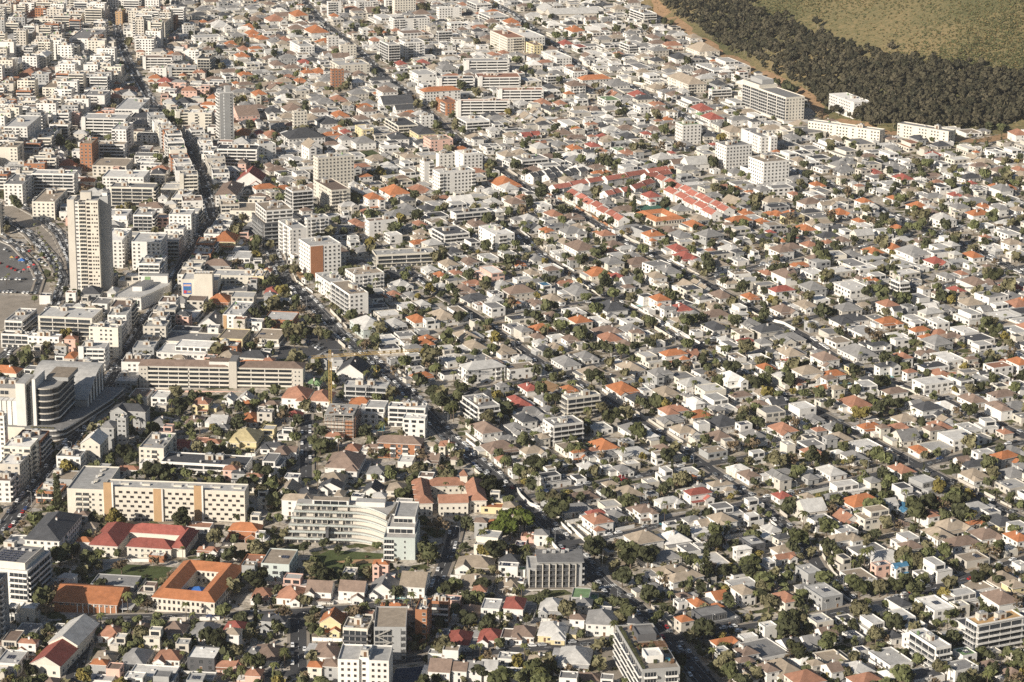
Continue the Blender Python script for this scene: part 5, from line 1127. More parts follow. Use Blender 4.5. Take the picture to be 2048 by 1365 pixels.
# dark finned block
T = lm('apartment_block', 1056, 1176, 3); nf = 4; H = 13.4
flatvol(T, 0, 0, 28, 17, H - 3, 'wall_grey', 'roof_light_grey'); flatvol(T, 5, 0.4, 28, 17, H, 'wall_grey', 'roof_grey', z0=H - 3.2, name='top_storey', rname='top_roof'); boxpart(T, 'roof_slab', 4.5, -.8, H + .72, 29, 17.5, H + 1.1, 'wall_grey', 'roof_grey')
for k in range(8): boxpart(T, 'fin', .3 + k * 3.45, -1.4, -1, .75 + k * 3.45, -.02, H - (3 if k < 2 else 0), 'wall_beige')
for f in range(nf):
    for k in range(7):
        if f == 3 and k < 1: continue
        x = 2.25 + k * 3.45; T.put('glazing', 'glazing', (x, 0, f * 3.1 + .9), 0, (2.9, 1, 2.3)); T.put('balcony', 'slab:wall_charcoal', (x, 0, f * 3.1 + .8), 0, (2.8, 1.2, 1.0))
    for k in range(2): T.put('balcony', 'balcony:wall_grey', (28, 4 + k * 8, f * 3.1 + .8), math.pi / 2, (7.6, 1.3, 1.0)); T.put('glazing', 'glazing', (28, 4 + k * 8, f * 3.1 + 1), math.pi / 2, (7, 1, 2.1))
for k in range(6): T.put('air_conditioner', 'aircon', (9 + k * 2.4, 12 + (k % 2) * 2, H + 1.1), 0, (1.8, 1.6, 1.8))
boxpart(T, 'podium', -2, -4, -3, 30, -1.45, .6, 'wall_white', 'paving'); reserve(T, -2, -4, 30, 17)
landmark(T, 'apartment block', 'grey block with dark balconies between upright fins at the main junction', 'the finned grey block', 1115, 1145)

# balcony block at the bottom edge
T = lm('apartment_block', 1282, 1418, 11); nf = 6; H = nf * 3.1 + .4
flatvol(T, 0, 0, 18, 52, H, 'wall_grey', 'paving'); flatvol(T, 4, 8, 12, 17, H + 3.0, 'wall_white', 'roof_white', z0=H - .2, name='penthouse', rname='penthouse_roof'); flatvol(T, 6, 33, 15, 44, H + 2.8, 'wall_charcoal', 'roof_grey', z0=H - .2, name='rear_penthouse', rname='rear_penthouse_roof')
for f in range(1, nf):
    for k in range(4): T.put('balcony', 'balcony:wall_white', (0, 6.5 + k * 13, f * 3.1), -math.pi / 2, (12.8, 1.5, 1.0)); T.put('glazing', 'glazing', (0, 6.5 + k * 13, f * 3.1 + .2), -math.pi / 2, (12.4, 1, 2.2))
    for k in range(2): T.put('balcony', 'balcony:wall_white', (4.0 + k * 10, 0, f * 3.1), 0, (6.0, 1.5, 1.0)); T.put('glazing', 'glazing', (4.0 + k * 10, 0, f * 3.1 + .2), 0, (5.6, 1, 2.2))
pool = MB(); pool.box(13.5, 8, H + .02, 16, 12, H + .5, 'paving', top='pool'); T.add('roof_pool', pool)
for k in range(14): T.put('roof_planter', 'box:leaf_dark', (1.2, 3 + k * 3.4, H), 0, (1.2, 2.6, 1.2 + (k % 3) * .5))
for k in range(26): T.put('roof_planter', 'box:' + RL.choice(('leaf_dark', 'leaf_mid', 'leaf_olive', 'timber', 'rust')), (RL.uniform(3, 17), RL.uniform(2, 50), H), RL.random() * 3, (RL.uniform(.8, 3), RL.uniform(.6, 2), RL.uniform(.4, 1.8)))
boxpart(T, 'timber_deck', 4, 18, H + .02, 14, 31, H + .15, 'timber')
for k in range(8): T.put('pergola_beam', 'box:timber', (14.5, 20 + k * .9, H + 2.4), 0, (5.5, .25, .2))
for k in range(4): boxpart(T, 'pergola_post', 12 + (k % 2) * 5, 20 + (k // 2) * 6.2, H, 12.2 + (k % 2) * 5, 20.2 + (k // 2) * 6.2, H + 2.4, 'timber')
reserve(T, -2, 0, 18, 52); landmark(T, 'apartment block', 'grey block with long white balcony tiers and planted roof at the bottom edge', 'the planted-roof block', 1290, 1310)

# glazed hillside block, two stepped volumes
T = lm('apartment_block', 1570, 247, 24); nf = 8; H = nf * 3.05 + .5
flatvol(T, 0, 0, 21, 54, H, 'wall_cream', 'roof_grey'); flatvol(T, .5, 54.02, 21, 88, H + 3.2, 'wall_cream', 'roof_grey', name='rear_wing', rname='rear_roof'); flatvol(T, 7, 60, 20, 84, H + 7, 'wall_grey', 'roof_light_grey', z0=H + 3, name='penthouse', rname='penthouse_roof')
for f in range(1, nf):
    for k in range(3): T.put('balcony', 'slab:wall_white', (0, 9 + k * 18, f * 3.05), -math.pi / 2, (17.6, 1.6, 1.0)); T.put('glazing', 'glazing', (0, 9 + k * 18, f * 3.05 + .15), -math.pi / 2, (17, 1, 2.3))
    for k in range(2): T.put('balcony', 'slab:wall_white', (.5, 62.5 + k * 17, f * 3.05), -math.pi / 2, (16.4, 1.6, 1.0)); T.put('glazing', 'glazing', (.5, 62.5 + k * 17, f * 3.05 + .15), -math.pi / 2, (16, 1, 2.3))
    for k, wd in enumerate((2.6, 1.2, 1.2, .8, 1.2, 2.2)): T.put('window', 'window', (1.8 + k * 3.5, 0, f * 3.05 + .7), 0, (wd, 1, 1.6))
boxpart(T, 'podium', -3, -3, -4, 24, -.02, 2.6, 'wall_white', 'paving'); reserve(T, -3, -3, 24, 88)
landmark(T, 'apartment block', 'tall cream and glass block with balcony tiers below the forest', 'the glazed hillside block', 1545, 200)

# low orange courtyard among the red townhouses
T = lm('clubhouse', 1340, 450, 25); ring_building(T, 27, 34, 8.0, 1, 'wall_cream', 'roof_orange', 2.6); reserve(T, -13.5, 0, 13.5, 34)
landmark(T, 'clubhouse', 'low cream clubhouse with orange roofs round a small courtyard', 'the orange clubhouse', 1345, 435)

# big grey school roof at the top, behind the flats
T = lm('school_building', 1100, 40, 14)
for nm, (a, b_, c, e) in (('hall', (0, 0, 62, 22)), ('wing', (-2, 22.1, 20, 60))):
    w1, r1 = MB(), MB(); w1.box(a, b_, -3, c, e, 7, 'wall_beige'); gable_roof(r1, a, b_, c, e, 7, 5.5, .8, 'roof_light_grey', 'wall_beige', nm == 'hall'); T.add(nm, w1); T.add(nm + '_roof', r1)
for k in range(10): T.put('window', 'window', (4 + k * 6, 0, 2), 0, (3, 1, 2.2))
reserve(T, -2, 0, 62, 60); landmark(T, 'school', 'pale school with wide light grey metal roofs below the firebreak', 'the grey-roofed school', 1135, 20)

# flats under construction, with scaffolding and the tower crane
T = lm('building_site', 649, 877, -5); b = MB()
for f in range(6): b.box(0, 0, f * 3.1 - .3, 18, 34 if f < 4 else 22, f * 3.1, 'concrete')
T.add('floor_slab', b, kind='stuff')
for i in range(4):
    for j in range(6): boxpart(T, 'column', i * 5.8 + .1, j * 6 + .2, 0, i * 5.8 + .5, j * 6 + .6, 12.2 if j > 3 else 15.2, 'concrete')
for f in range(4): boxpart(T, 'infill_wall', .5, .3, f * 3.1 + .02, 12.5, .5, f * 3.1 + 2.0, 'wall_beige'); boxpart(T, 'infill_wall', 13, .3, f * 3.1 + .02, 17.6, .5, f * 3.1 + 2.7, 'wall_brick' if f < 3 else 'rust')
for i in range(9): boxpart(T, 'scaffold_pole', i * 2.3 - .05, -1.2, -1, i * 2.3 + .05, -1.1, 14, 'rust')
for f in range(6): boxpart(T, 'scaffold_rail', -.2, -1.22, f * 2.2 + .8, 18.6, -1.12, f * 2.2 + .9, 'metal'); boxpart(T, 'scaffold_deck', -.2, -1.1, f * 2.2 + .2, 18.6, -.2, f * 2.2 + .28, 'timber')
for i in range(8): boxpart(T, 'scaffold_pole', 19.1, i * 3.2, -1, 19.2, i * 3.2 + .1, 15, 'rust')
for i in range(22): boxpart(T, 'formwork', RL.uniform(.5, 15), RL.uniform(2, 19), 15.5, 0, 0, 0, 'timber') if False else T.put('formwork', 'box:' + RL.choice(('timber', 'wall_beige', 'rust', 'concrete')), (RL.uniform(1, 16), RL.uniform(2, 20), 15.5), RL.random() * 3, (RL.uniform(.5, 3), RL.uniform(.4, 1.2), RL.uniform(.4, 1.4)))
reserve(T, 0, -1, 19, 34); landmark(T, 'building site', 'unfinished concrete flats with scaffolding beneath the crane', 'the building site', 675, 845)
T = lm('tower_crane', 661, 826, -4); Hm = 36.0
def lattice(T, name, a, b, w, n, vertical):
    mb = MB(); a, b = Vector(a), Vector(b); d = (b - a)
    if vertical: offs = [Vector((sx * w / 2, sy * w / 2, 0)) for sx, sy in ((-1, -1), (1, -1), (1, 1), (-1, 1))]
    else: offs = [Vector((0, -w / 2, 0)), Vector((0, w / 2, 0)), Vector((0, 0, w))]
    for o in offs: mb.bar(a + o, b + o, .16, 'crane_yellow')
    for k in range(n):
        p, q = a + d * (k / n), a + d * ((k + 1) / n)
        for i in range(len(offs)): mb.bar(p + offs[i], q + offs[(i + 1) % len(offs)], .09, 'crane_yellow'); mb.bar(p + offs[i], p + offs[(i + 1) % len(offs)], .09, 'crane_yellow')
    return T.add(name, mb)
ja = math.radians(20)
jd = Vector((math.cos(ja), math.sin(ja), 0))
lattice(T, 'mast', (0, 0, 0), (0, 0, Hm), 1.7, 18, True); lattice(T, 'jib', tuple(jd * 1.0 + Vector((0, 0, Hm + 1))), tuple(jd * 58 + Vector((0, 0, Hm + 1))), 1.5, 26, False); lattice(T, 'counter_jib', tuple(jd * -1 + Vector((0, 0, Hm + 1))), tuple(jd * -12 + Vector((0, 0, Hm + 1))), 1.5, 6, False)
lattice(T, 'cathead', (0, 0, Hm), (0, 0, Hm + 6), 1.2, 4, True); cw = jd * -11; boxpart(T, 'counterweight', cw.x - 1.2, cw.y - 1, Hm - 1.8, cw.x + 1.2, cw.y + 1, Hm + .8, 'concrete'); boxpart(T, 'cab', .9, -1.9, Hm - 1.6, 2.5, -.3, Hm + .6, 'frame')
b = MB(); b.bar((0, 0, Hm + 6), tuple(jd * 38 + Vector((0, 0, Hm + 2.5))), .1, 'metal'); b.bar((0, 0, Hm + 6), tuple(jd * -11 + Vector((0, 0, Hm + 1.5))), .1, 'metal'); T.add('tie_rod', b)
b = MB(); p = jd * 30; b.bar((p.x, p.y, Hm + 1), (p.x, p.y, Hm - 10), .08, 'metal'); b.box(p.x - .4, p.y - .3, Hm - 11, p.x + .4, p.y + .3, Hm - 10, 'crane_yellow'); T.add('hook', b)
landmark(T, 'crane', 'yellow tower crane with its long jib swung out over the houses', 'the yellow crane', 661, 760)
T = lm('parking_garage', 748, 1322, 1); nf = 5; H = 17.0      # stair-fronted grey building
flatvol(T, 0, 0, 15.5, 26, H, 'wall_grey', 'roof_tan'); boxpart(T, 'blank_panel', 9.3, -.3, -2, 13, -.02, H, 'wall_grey')
for f in range(nf):
    T.put('opening', 'glazing', (4.6, 0, f * 3.3 + .3), 0, (8.4, 1, 2.3)); T.put('opening', 'glazing', (14.3, 0, f * 3.3 + .5), 0, (1.9, 1, 2.0)); T.put('balcony', 'balcony:wall_grey', (14.3, 0, f * 3.3 + .1), 0, (2.3, 1.0, 1.0))
    st = MB(); s = 1 if f % 2 == 0 else -1
    st.bar((1.2 if s > 0 else 8.0, -.6, f * 3.3), (8.0 if s > 0 else 1.2, -.6, f * 3.3 + 3.3), .5, 'concrete'); T.add('stair_flight', st); boxpart(T, 'landing', .3, -1.1, f * 3.3 - .15, 9.0, -.02, f * 3.3 + .05, 'concrete')
reserve(T, 0, -1, 15.5, 26); landmark(T, 'apartment block', 'grey block whose front shows zigzag open stair flights', 'the zigzag stair block', 780, 1270)
T = lm('apartment_block', 676, 1392, -3); flatvol(T, 0, 0, 10, 18, 18, 'wall_white', 'roof_light_grey'); flatvol(T, 9.98 + .04, 1.2, 14.5, 16, 18.8, 'wall_white', 'roof_grey', name='stair_bay', rname='stair_roof'); flatvol(T, 14.54, 0, 24, 18, 18, 'wall_white', 'roof_light_grey', name='right_wing', rname='right_roof')
for f in range(6):
    for x in (2.2, 5.2, 8.2, 16.6, 19.4, 22.2): T.put('window', 'brownwindow', (x, 0, f * 3 + .9), 0, (1.3, 1, 1.3))
    T.put('window', 'brownwindow', (12.2, 1.2, f * 3 + .9), 0, (1.6, 1, 1.2))
T.put('lift_housing', 'plant', (12.2, 6, 18.8), 0, (3.6, 5, 3.2)); reserve(T, 0, 0, 24, 18)
landmark(T, 'apartment block', 'white walk-up flats with a recessed stair bay at the bottom edge', 'the white walk-up flats', 725, 1330)
LAND += [('the blue-roofed house', 1805, 1010)]
LAND += [('the hill forest', 1750, 160)]

# black-banded block with white upper storeys
T = lm('apartment_block', 528, 494, 21); fh = 3.15; H = 6 * fh
flatvol(T, 0, 0, 26, 36, H, 'wall_charcoal', 'paving'); flatvol(T, 2.5, 2.5, 25, 34, H + 3 * fh, 'wall_white', 'roof_tan', z0=H - .2, name='upper_storeys', rname='upper_roof')
for f in range(1, 6):
    for k in range(2): T.put('balcony', 'slab:wall_grey', (0, 9 + k * 18, f * fh), -math.pi / 2, (17.6, 1.6, 1.0)); T.put('glazing', 'glazing', (0, 9 + k * 18, f * fh + .2), -math.pi / 2, (17.2, 1, 2.4))
    T.put('balcony', 'slab:wall_grey', (13, 0, f * fh), 0, (25.6, 1.6, 1.0)); T.put('glazing', 'glazing', (13, 0, f * fh + .2), 0, (25, 1, 2.4))
for f in range(3):
    for k in range(5): T.put('window', 'glazing', (2.5, 5.5 + k * 6, H + f * fh + .5), -math.pi / 2, (4.6, 1, 2.0))
    for k in range(4): T.put('window', 'glazing', (5.5 + k * 5.6, 2.5, H + f * fh + .5), 0, (4.2, 1, 2.0))
    T.put('balcony', 'balcony:wall_white', (13.7, 2.5, H + f * fh + .05), 0, (22, 1.2, 1.0))
for k in range(4): T.put('roof_unit', 'aircon', (8 + k * 4, 12 + (k % 2) * 8, H + 3 * fh), 0, (2.4, 2.0, 1.8))
T.put('lift_housing', 'plant', (15, 24, H + 3 * fh), 0, (6, 6, 3.0)); reserve(T, 0, 0, 26, 36)
landmark(T, 'apartment block', 'block with black banded lower storeys and white upper storeys by the main road', 'the black-banded block', 540, 440)

# large shed with grey and red halves at the lower left
T = lm('warehouse', 62, 1352, -12)
for nm, (y0_, y1_, m_, wm_) in (('front_hall', (0, 22, 'roof_red', 'wall_cream')), ('rear_hall', (22.05, 50, 'roof_light_grey', 'wall_cream'))):
    w1, r1 = MB(), MB(); w1.box(0, y0_, -3, 15, y1_, 6.5 if nm == 'front_hall' else 8, wm_); gable_roof(r1, 0, y0_, 15, y1_, 6.5 if nm == 'front_hall' else 8, 4.2, .5, m_, wm_, False); T.add(nm, w1); T.add(nm + '_roof', r1)
for k in range(3): T.put('window', 'window', (3 + k * 4.5, 0, 2), 0, (1.6, 1, 1.6))
for k in range(7): T.put('window', 'window', (15, 4 + k * 6, 2), math.pi / 2, (1.6, 1, 1.4))
reserve(T, 0, 0, 15, 50); landmark(T, 'warehouse', 'long gabled hall, its front roof red and its rear roof grey', 'the red and grey hall', 95, 1290)

# ------------------------------------------------------------------ townhouse rows
RT = random.Random(11)
def townhouse(C, w, d, roof, rot, name_desc):
    T = Thing('townhouse', C, rot); wl_, rf = MB(), MB(); h = 6.0; wl_.box(-w / 2, -d / 2, -2.5, w / 2, d / 2, h - .03, 'wall_white'); gable_roof(rf, -w / 2 + .25, -d / 2, w / 2 - .25, d / 2, h, 2.6, .4 if roof != 'w' else .1, ROOF[roof][0], 'wall_white', True); T.add('wall', wl_); T.add('roof', rf)
    for s in (-1, 1):
        b = MB(); x = s * (w / 2 - .1); b.quad([(x - .15, -d / 2 - .3, h - .2), (x + .15, -d / 2 - .3, h - .2), (x + .15, 0, h + 3.1), (x - .15, 0, h + 3.1)], 'wall_white'); b.quad([(x - .15, 0, h + 3.1), (x + .15, 0, h + 3.1), (x + .15, d / 2 + .3, h - .2), (x - .15, d / 2 + .3, h - .2)], 'wall_white')
        for (xx) in (x - .15, x + .15): b.quad([(xx, -d / 2 - .3, h - .6), (xx, d / 2 + .3, h - .6), (xx, d / 2 + .3, h - .2), (xx, 0, h + 3.1), (xx, -d / 2 - .3, h - .2)], 'wall_white')
        T.add('party_wall', b)
    for f in range(2):
        for k in (-1, 1): T.put('window', 'window', (k * w * .22, -d / 2, f * 3 + .9), 0, (1.3, 1, 1.4))
        for n, a, L in faces_seen(C, rot, w, d):
            if n != 'front': x, y = on_face(n, a, w, d, 0); T.put('window', 'window', (x, y, f * 3 + .9), a, (1.3, 1, 1.3))
    T.put('chimney', 'chimney', (w * .3, 1, h + 1.5), 0, (.9, .9, 1))
    T.finish(); occ_rect(C.x, C.y, rot, -w / 2, -d / 2, w / 2, d / 2, 1); register(T, 'townhouse', name_desc, 'terraced townhouses')
for (xa, ya, xb, yb, n, rf, rd) in ((1120, 388, 1188, 374, 3, 'p', 25), (1152, 402, 1242, 452, 7, 'p', 25), (1228, 370, 1312, 354, 3, 'p', 25), (1214, 402, 1246, 394, 3, 'p', 25), (1270, 388, 1292, 380, 2, 'p', 25), (1300, 366, 1326, 361, 2, 'p', 25), (1348, 398, 1425, 438, 5, 'p', 25),
        (1328, 372, 1452, 432, 9, 'p', 25), (1064, 366, 1118, 352, 5, 'k', 25), (1098, 368, 1160, 354, 5, 'k', 25)):
    A_, B_ = gp(xa, ya), gp(xb, yb); dv = B_ - A_; wu = max(7.0, dv.length / max(1, n - 1)); ra = math.atan2(dv.y, dv.x)
    if math.cos(ra) < 0: ra += math.pi
    for k in range(n):
        f = k / max(1, n - 1); C = gp(xa + (xb - xa) * f, ya + (yb - ya) * f)
        C = C + Vector((-math.sin(ra), math.cos(ra), 0)) * (1.0 if k % 2 else -.8); C.z = zg(C.x, C.y) + (.5 if k % 3 == 0 else 0)
        townhouse(C, wu - .06, 10.0 if rf != 'w' else 7.0, rf, ra, {'p': 'white townhouse with a red gabled roof', 'k': 'white townhouse with a dark charcoal gabled roof', 'w': 'small white flat-topped townhouse'}[rf])

# ------------------------------------------------------------------ the listed buildings
R = random.Random(2024)
SPECS = []
WORD = {1: 'single-storey', 2: 'two-storey', 3: 'three-storey', 4: 'four-storey', 5: 'five-storey', 6: 'six-storey', 7: 'seven-storey', 8: 'eight-storey', 9: 'nine-storey', 10: 'ten-storey'}
parsed = []
for (ox, oy), txt in TILES:
    for ent in txt.replace('\n', '|').split('|'):
        tk = ent.split()
        if not tk: continue
        k = tk[0]; z = [float(t) / 3.9 for t in tk[1:5]]; x0, y0, x1, y1 = ox + z[0], oy + z[1], ox + z[2], oy + z[3]
        fl, rf, wl_ = int(tk[5]), tk[6], tk[7]; rot = region_rot((x0 + x1) / 2, y1); dd = None; op = ''
        for t in tk[8:]:
            if t[0] == 'r' and t[1:].lstrip('-').isdigit(): rot = math.radians(float(t[1:]))
            elif t[0] == 'd' and t[1:].isdigit(): dd = float(t[1:])
            else: op += t
        parsed.append((k, x0, y0, x1, y1, fl, rf, wl_, rot, dd, op))
n_skip = 0
def fill_block(X, Y, rot, w, d, fl, solid=True):
    if occ_rect(X, Y, rot, -w / 2, -d / 2, w / 2, d / 2, test=True, pad=.4) > .03: return False
    C = Vector((X, Y, zg(X, Y))); occ_rect(X, Y, rot, -w / 2, -d / 2, w / 2, d / 2, 1)
    st = RS.choice('aaabbps'); rf = RS.choice('lllyytwb'); wl_ = RS.choice('wwwwccBBgb')
    T = block(C, w, d, fl, rf, wl_, st, rot, R, near=False, opts='', solid=solid)
    if not solid: return True
    dsc = {'b': 'block with balcony tiers', 's': 'slab with gallery bands'}.get(st) or f"flats with {ROOF[rf][1].replace(' tiled', '')} roof"
    register(T, 'apartment block', f"{WALL[wl_][1]} {WORD[fl]} {dsc}", 'apartment blocks of the seaside suburb'); return True
RS = random.Random(404)
def infill():
    n = 0
    P, T_, wid, main = streets[0]
    for k in range(4, len(P) - 3, 2):                 # blocks shoulder to shoulder along the main road
        x, y, s_ = proj(P[k])
        if not (20 < y < 1000): continue
        for sgn in (1, -1):
            s = Vector((T_[k].y, -T_[k].x, 0)) * sgn; w = RS.uniform(13, 22); d = RS.uniform(12, 17)
            left = s.x < 0; q_ = P[k] + s * (wid / 2 + 2.2 + d / 2); rot = math.atan2(T_[k].y, T_[k].x) + (math.pi / 2 if left else -math.pi / 2)
            rot = math.atan2(-s.x, s.y) if abs(s.y) > abs(s.x) else math.atan2(T_[k].y, T_[k].x) - math.pi / 2
            if n < 70 and fill_block(q_.x, q_.y, rot, d, w, RS.choice((4, 5, 5, 6, 7)) if left else RS.choice((2, 3, 4, 4)), y > 330): n += 1
    for rd, sx, sy in ((-2, 25, 25), (-7, 27, 27), (21, 30, 32)):
        rot = math.radians(rd); c, s = math.cos(rot), math.sin(rot)
        for i in range(-60, 60):
            for j in range(20, 170):
                lx, ly = i * sx + RS.uniform(-3, 3), j * sy + RS.uniform(-3, 3); X, Y = c * lx - s * ly, s * lx + c * ly
                if not (950 < Y < 3600) or abs(X) > 900 or hill(X, Y) > 0: continue
                x, y, _ = proj((X, Y, zbase(X, Y)))
                if not (-30 < x < 1300 and -15 < y < 1100) or abs(math.degrees(region_rot(x, y)) - rd) > .5: continue
                if rd == 21 and (RS.random() < .66 or y > 300): continue
                if RS.random() < (.12 if y < 480 else .66): continue
                fl = RS.choice((4, 5, 5, 6, 6, 7, 8)) if (y < 480 and rd != 21) else RS.choice((2, 3, 3, 4))
                if n < 260 and fill_block(X, Y, rot + RS.uniform(-.05, .05), RS.uniform(13, 24), RS.uniform(11, 15), fl, y > 330): n += 1
    return n
for pas in (0, 1):
    if pas == 1: print('infill blocks', infill())
    for (k, x0, y0, x1, y1, fl, rf, wl_, rot, dd, op) in parsed:
        isblock = k in 'abspA'
        if isblock != (pas == 0): continue
        h = fl * 3.02 + (1.0 if isblock else .4)
        if isblock: C, w, d = solve_box(x0, y0, x1, y1, h, rot, .35 if k != 's' else .16, 2.6 if k != 's' else .6)
        else: C, w, d = solve_box(x0, y0, x1, y1, h, rot, .62, 1.45)
        if dd:
            P = gp((x0 + x1) / 2, y1); s = scale_at(P); e = rot + math.atan2(P.x, P.y); w = ((x1 - x0) / s - dd * abs(math.sin(e))) / abs(math.cos(e)); d = dd
            C = P + Vector((P.x, P.y, 0)).normalized() * ((w * abs(math.sin(e)) + d * abs(math.cos(e))) / 2); C.z = zg(C.x, C.y)
        w = max(5.5, w * .97); d = max(5.5, d * .97)
        ov = occ_rect(C.x, C.y, rot, -w / 2, -d / 2, w / 2, d / 2, test=True, hard=True)
        if ov > (.75 if isblock else .42): n_skip += 1; continue
        if not isblock and ov > .12: w *= .88; d *= .88
        occ_rect(C.x, C.y, rot, -w / 2, -d / 2, w / 2, d / 2, 1)
        if isblock:
            style = {'A': 'a'}.get(k, k)
            if 'L' in op: style = 'L'
            s = scale_at(C); T = block(C, w, d, fl, rf, wl_, style, rot, R, near=s > 2.55, opts=op)
            if style in 'bL': dsc = f"{WALL[wl_][1]} {WORD[fl]} block with balcony tiers"
            elif style == 's': dsc = f"{WALL[wl_][1]} {WORD[fl]} slab with gallery bands"
            else: dsc = f"{WALL[wl_][1]} {WORD[fl]} flats with {ROOF[rf][1].replace(' tiled', '')} {'hip ' if 'H' in op else ''}roof"
            register(T, 'apartment block', dsc, 'apartment blocks of the seaside suburb')
        else: SPECS.append([C, w, d, fl, rf, wl_, k, rot, scale_at(C)])
print('listed buildings', len(parsed), 'skipped', n_skip)

# ------------------------------------------------------------------ the houses between them, along the same street grid
RF = random.Random(31)
def inframe(P, m=40):
    x, y, s = proj(P); return -m < x < 2048 + m and -25 < y < 1365 + m * 1.2
palR = 'tttbbyyyllwwooorckkf'
def try_house(X, Y, rot, w, d, left, y_px):
    if occ_rect(X, Y, rot, -w / 2, -d / 2, w / 2, d / 2, test=True, pad=.25) > .02: return False
    C = Vector((X, Y, zg(X, Y))); occ_rect(X, Y, rot, -w / 2, -d / 2, w / 2, d / 2, 1)
    q = RF.random()
    if left: form = 'f' if q < .55 else 'h'; fl = RF.choice((1, 2, 2, 3)); rf = RF.choice('lllytwcb' if form == 'f' else 'ocbtykl')
    else: form = 'f' if q < .44 else ('g' if q < .48 else 'h'); fl = RF.choice((1, 1, 2)); rf = RF.choice('llwyytkl' if form == 'f' else 'ocbbbttyyyykkllw')
    SPECS.append([C, w, d, fl, rf, RF.choice('wwwwwccBBg' if not left else 'wwwccBBgP'), form, rot, scale_at(C)]); return True
for rd, sx, sy in ((25, 17.0, 19.0), (21, 17.0, 19.0), (-7, 18, 21), (-2, 18, 21)):
    rot = math.radians(rd); c, s = math.cos(rot), math.sin(rot)
    for i in range(-80, 140):
        for j in range(20, 230):
            lx, ly = i * sx + RF.uniform(-3.5, 3.5) + (j % 2) * 6, j * sy + RF.uniform(-3.5, 3.5); X, Y = c * lx - s * ly, s * lx + c * ly
            if not (950 < Y < 3600) or abs(X) > 900 or hill(X, Y) > 0: continue
            P = (X, Y, zbase(X, Y))
            if not inframe(P): continue
            x, y, _ = proj(P)
            if abs(math.degrees(region_rot(x, y)) - rd) > .5 or RF.random() < (.75 if x < s2x(y) and y > 620 else (.2 if y > 320 else .24)): continue
            r2 = rot + RF.gauss(0, .05) + (math.pi / 2 if RF.random() < .25 else 0)
            for sz in (1.35, 1.1, .85, .65):
                if try_house(X, Y, r2, RF.uniform(9.5, 15.5) * sz, RF.uniform(8, 13) * sz, x < s2x(y), y): break
for _ in range(3500):
    x, y = RF.uniform(-20, 2068), RF.uniform(-15, 1390); P = gbase(x, y)
    if hill(P.x, P.y) > 0 or not (950 < P.y < 3600) or abs(P.x) > 900: continue
    if RF.random() < .5: try_house(P.x, P.y, region_rot(x, y), RF.uniform(6.5, 9), RF.uniform(6, 8.5), x < s2x(y), y)
SPECS.sort(key=lambda q: -q[8] * math.sqrt(q[1] * q[2]))
N_SOLID = 300
FORM = {'h': 'hip', 'g': 'gable', 'G': 'gable', 'f': 'flat'}
HOUSES = []
for i, (C, w, d, fl, rf, wl_, form, rot, s) in enumerate(SPECS):
    solid = i < N_SOLID
    T = house(C, w, d, fl, rf, wl_, form, rot, R, solid=solid, detail=True)
    if solid:
        register(T, 'house', f"{WALL[wl_][1]} {'tall ' if fl > 2 else ''}house with {ROOF[rf][1].replace(' tiled', '')} {FORM[form]} roof", 'houses in the hillside streets'); HOUSES.append((T, C, w, d, rot, s))
print('houses', len(SPECS))

# ------------------------------------------------------------------ trees
rng = np.random.default_rng(7)
def leaf_cloud(n, blobs, size, flat=0.38):
    """n leaf clumps (quads) spread through a set of blobs (centre, radius); returns verts (4n,3)"""
    bc = np.array([b[0] for b in blobs]); br = np.array([b[1] for b in blobs]); p = br ** 2 / (br ** 2).sum()
    k = rng.choice(len(blobs), n, p=p); d = rng.normal(size=(n, 3)); d /= np.linalg.norm(d, axis=1)[:, None]
    rr = br[k] * (0.55 + 0.5 * rng.random(n) ** .6); c = bc[k] + d * rr[:, None] * np.array([1, 1, .8])
    nrm = d + rng.normal(size=(n, 3)) * flat; nrm /= np.linalg.norm(nrm, axis=1)[:, None]
    up = rng.normal(size=(n, 3)); u = np.cross(nrm, up); u /= np.linalg.norm(u, axis=1)[:, None]; v = np.cross(nrm, u)
    s = size * (0.6 + 0.8 * rng.random(n)); u *= s[:, None]; v *= (s * (0.6 + .5 * rng.random(n)))[:, None]
    return np.stack([c - u - v, c + u - v * .6, c + u * .7 + v, c - u * .8 + v * .9], axis=1).reshape(-1, 3)
def crown_broad(n, seed, size=.085, spread=.30):
    r = random.Random(seed); bl = []
    for i in range(11):
        a = r.uniform(0, 6.28); q = r.uniform(.05, spread); z = r.uniform(.45, .84)
        bl.append(((q * math.cos(a), q * math.sin(a), z), r.uniform(.11, .20) * (1.15 - .4 * abs(z - .6))))
    bl.append(((0, 0, .68), .24)); return leaf_cloud(n, bl, size)
def crown_cypress(n): return leaf_cloud(n, [((0, 0, .12 + i * .085), .085 * (1.0 - i * .065) + .012) for i in range(10)], .045)
def crown_norfolk(n): return leaf_cloud(n, [((math.cos(a) * r_, math.sin(a) * r_, z), .05) for i in range(9) for z in (.14 + i * .09,) for r_ in (.20 * (1 - i * .095), .10 * (1 - i * .095)) for a in [k * 1.047 + i for k in range(6)]], .03)
def crown_gum(n, seed):
    r = random.Random(seed); return leaf_cloud(n, [((r.uniform(-.26, .26), r.uniform(-.26, .26), r.uniform(.40, .88)), r.uniform(.13, .24)) for _ in range(7)], .085, .25)
def shrub(n, seed):
    r = random.Random(seed); return leaf_cloud(n, [((r.uniform(-.4, .4), r.uniform(-.4, .4), .4), r.uniform(.25, .45)) for _ in range(4)], .22)
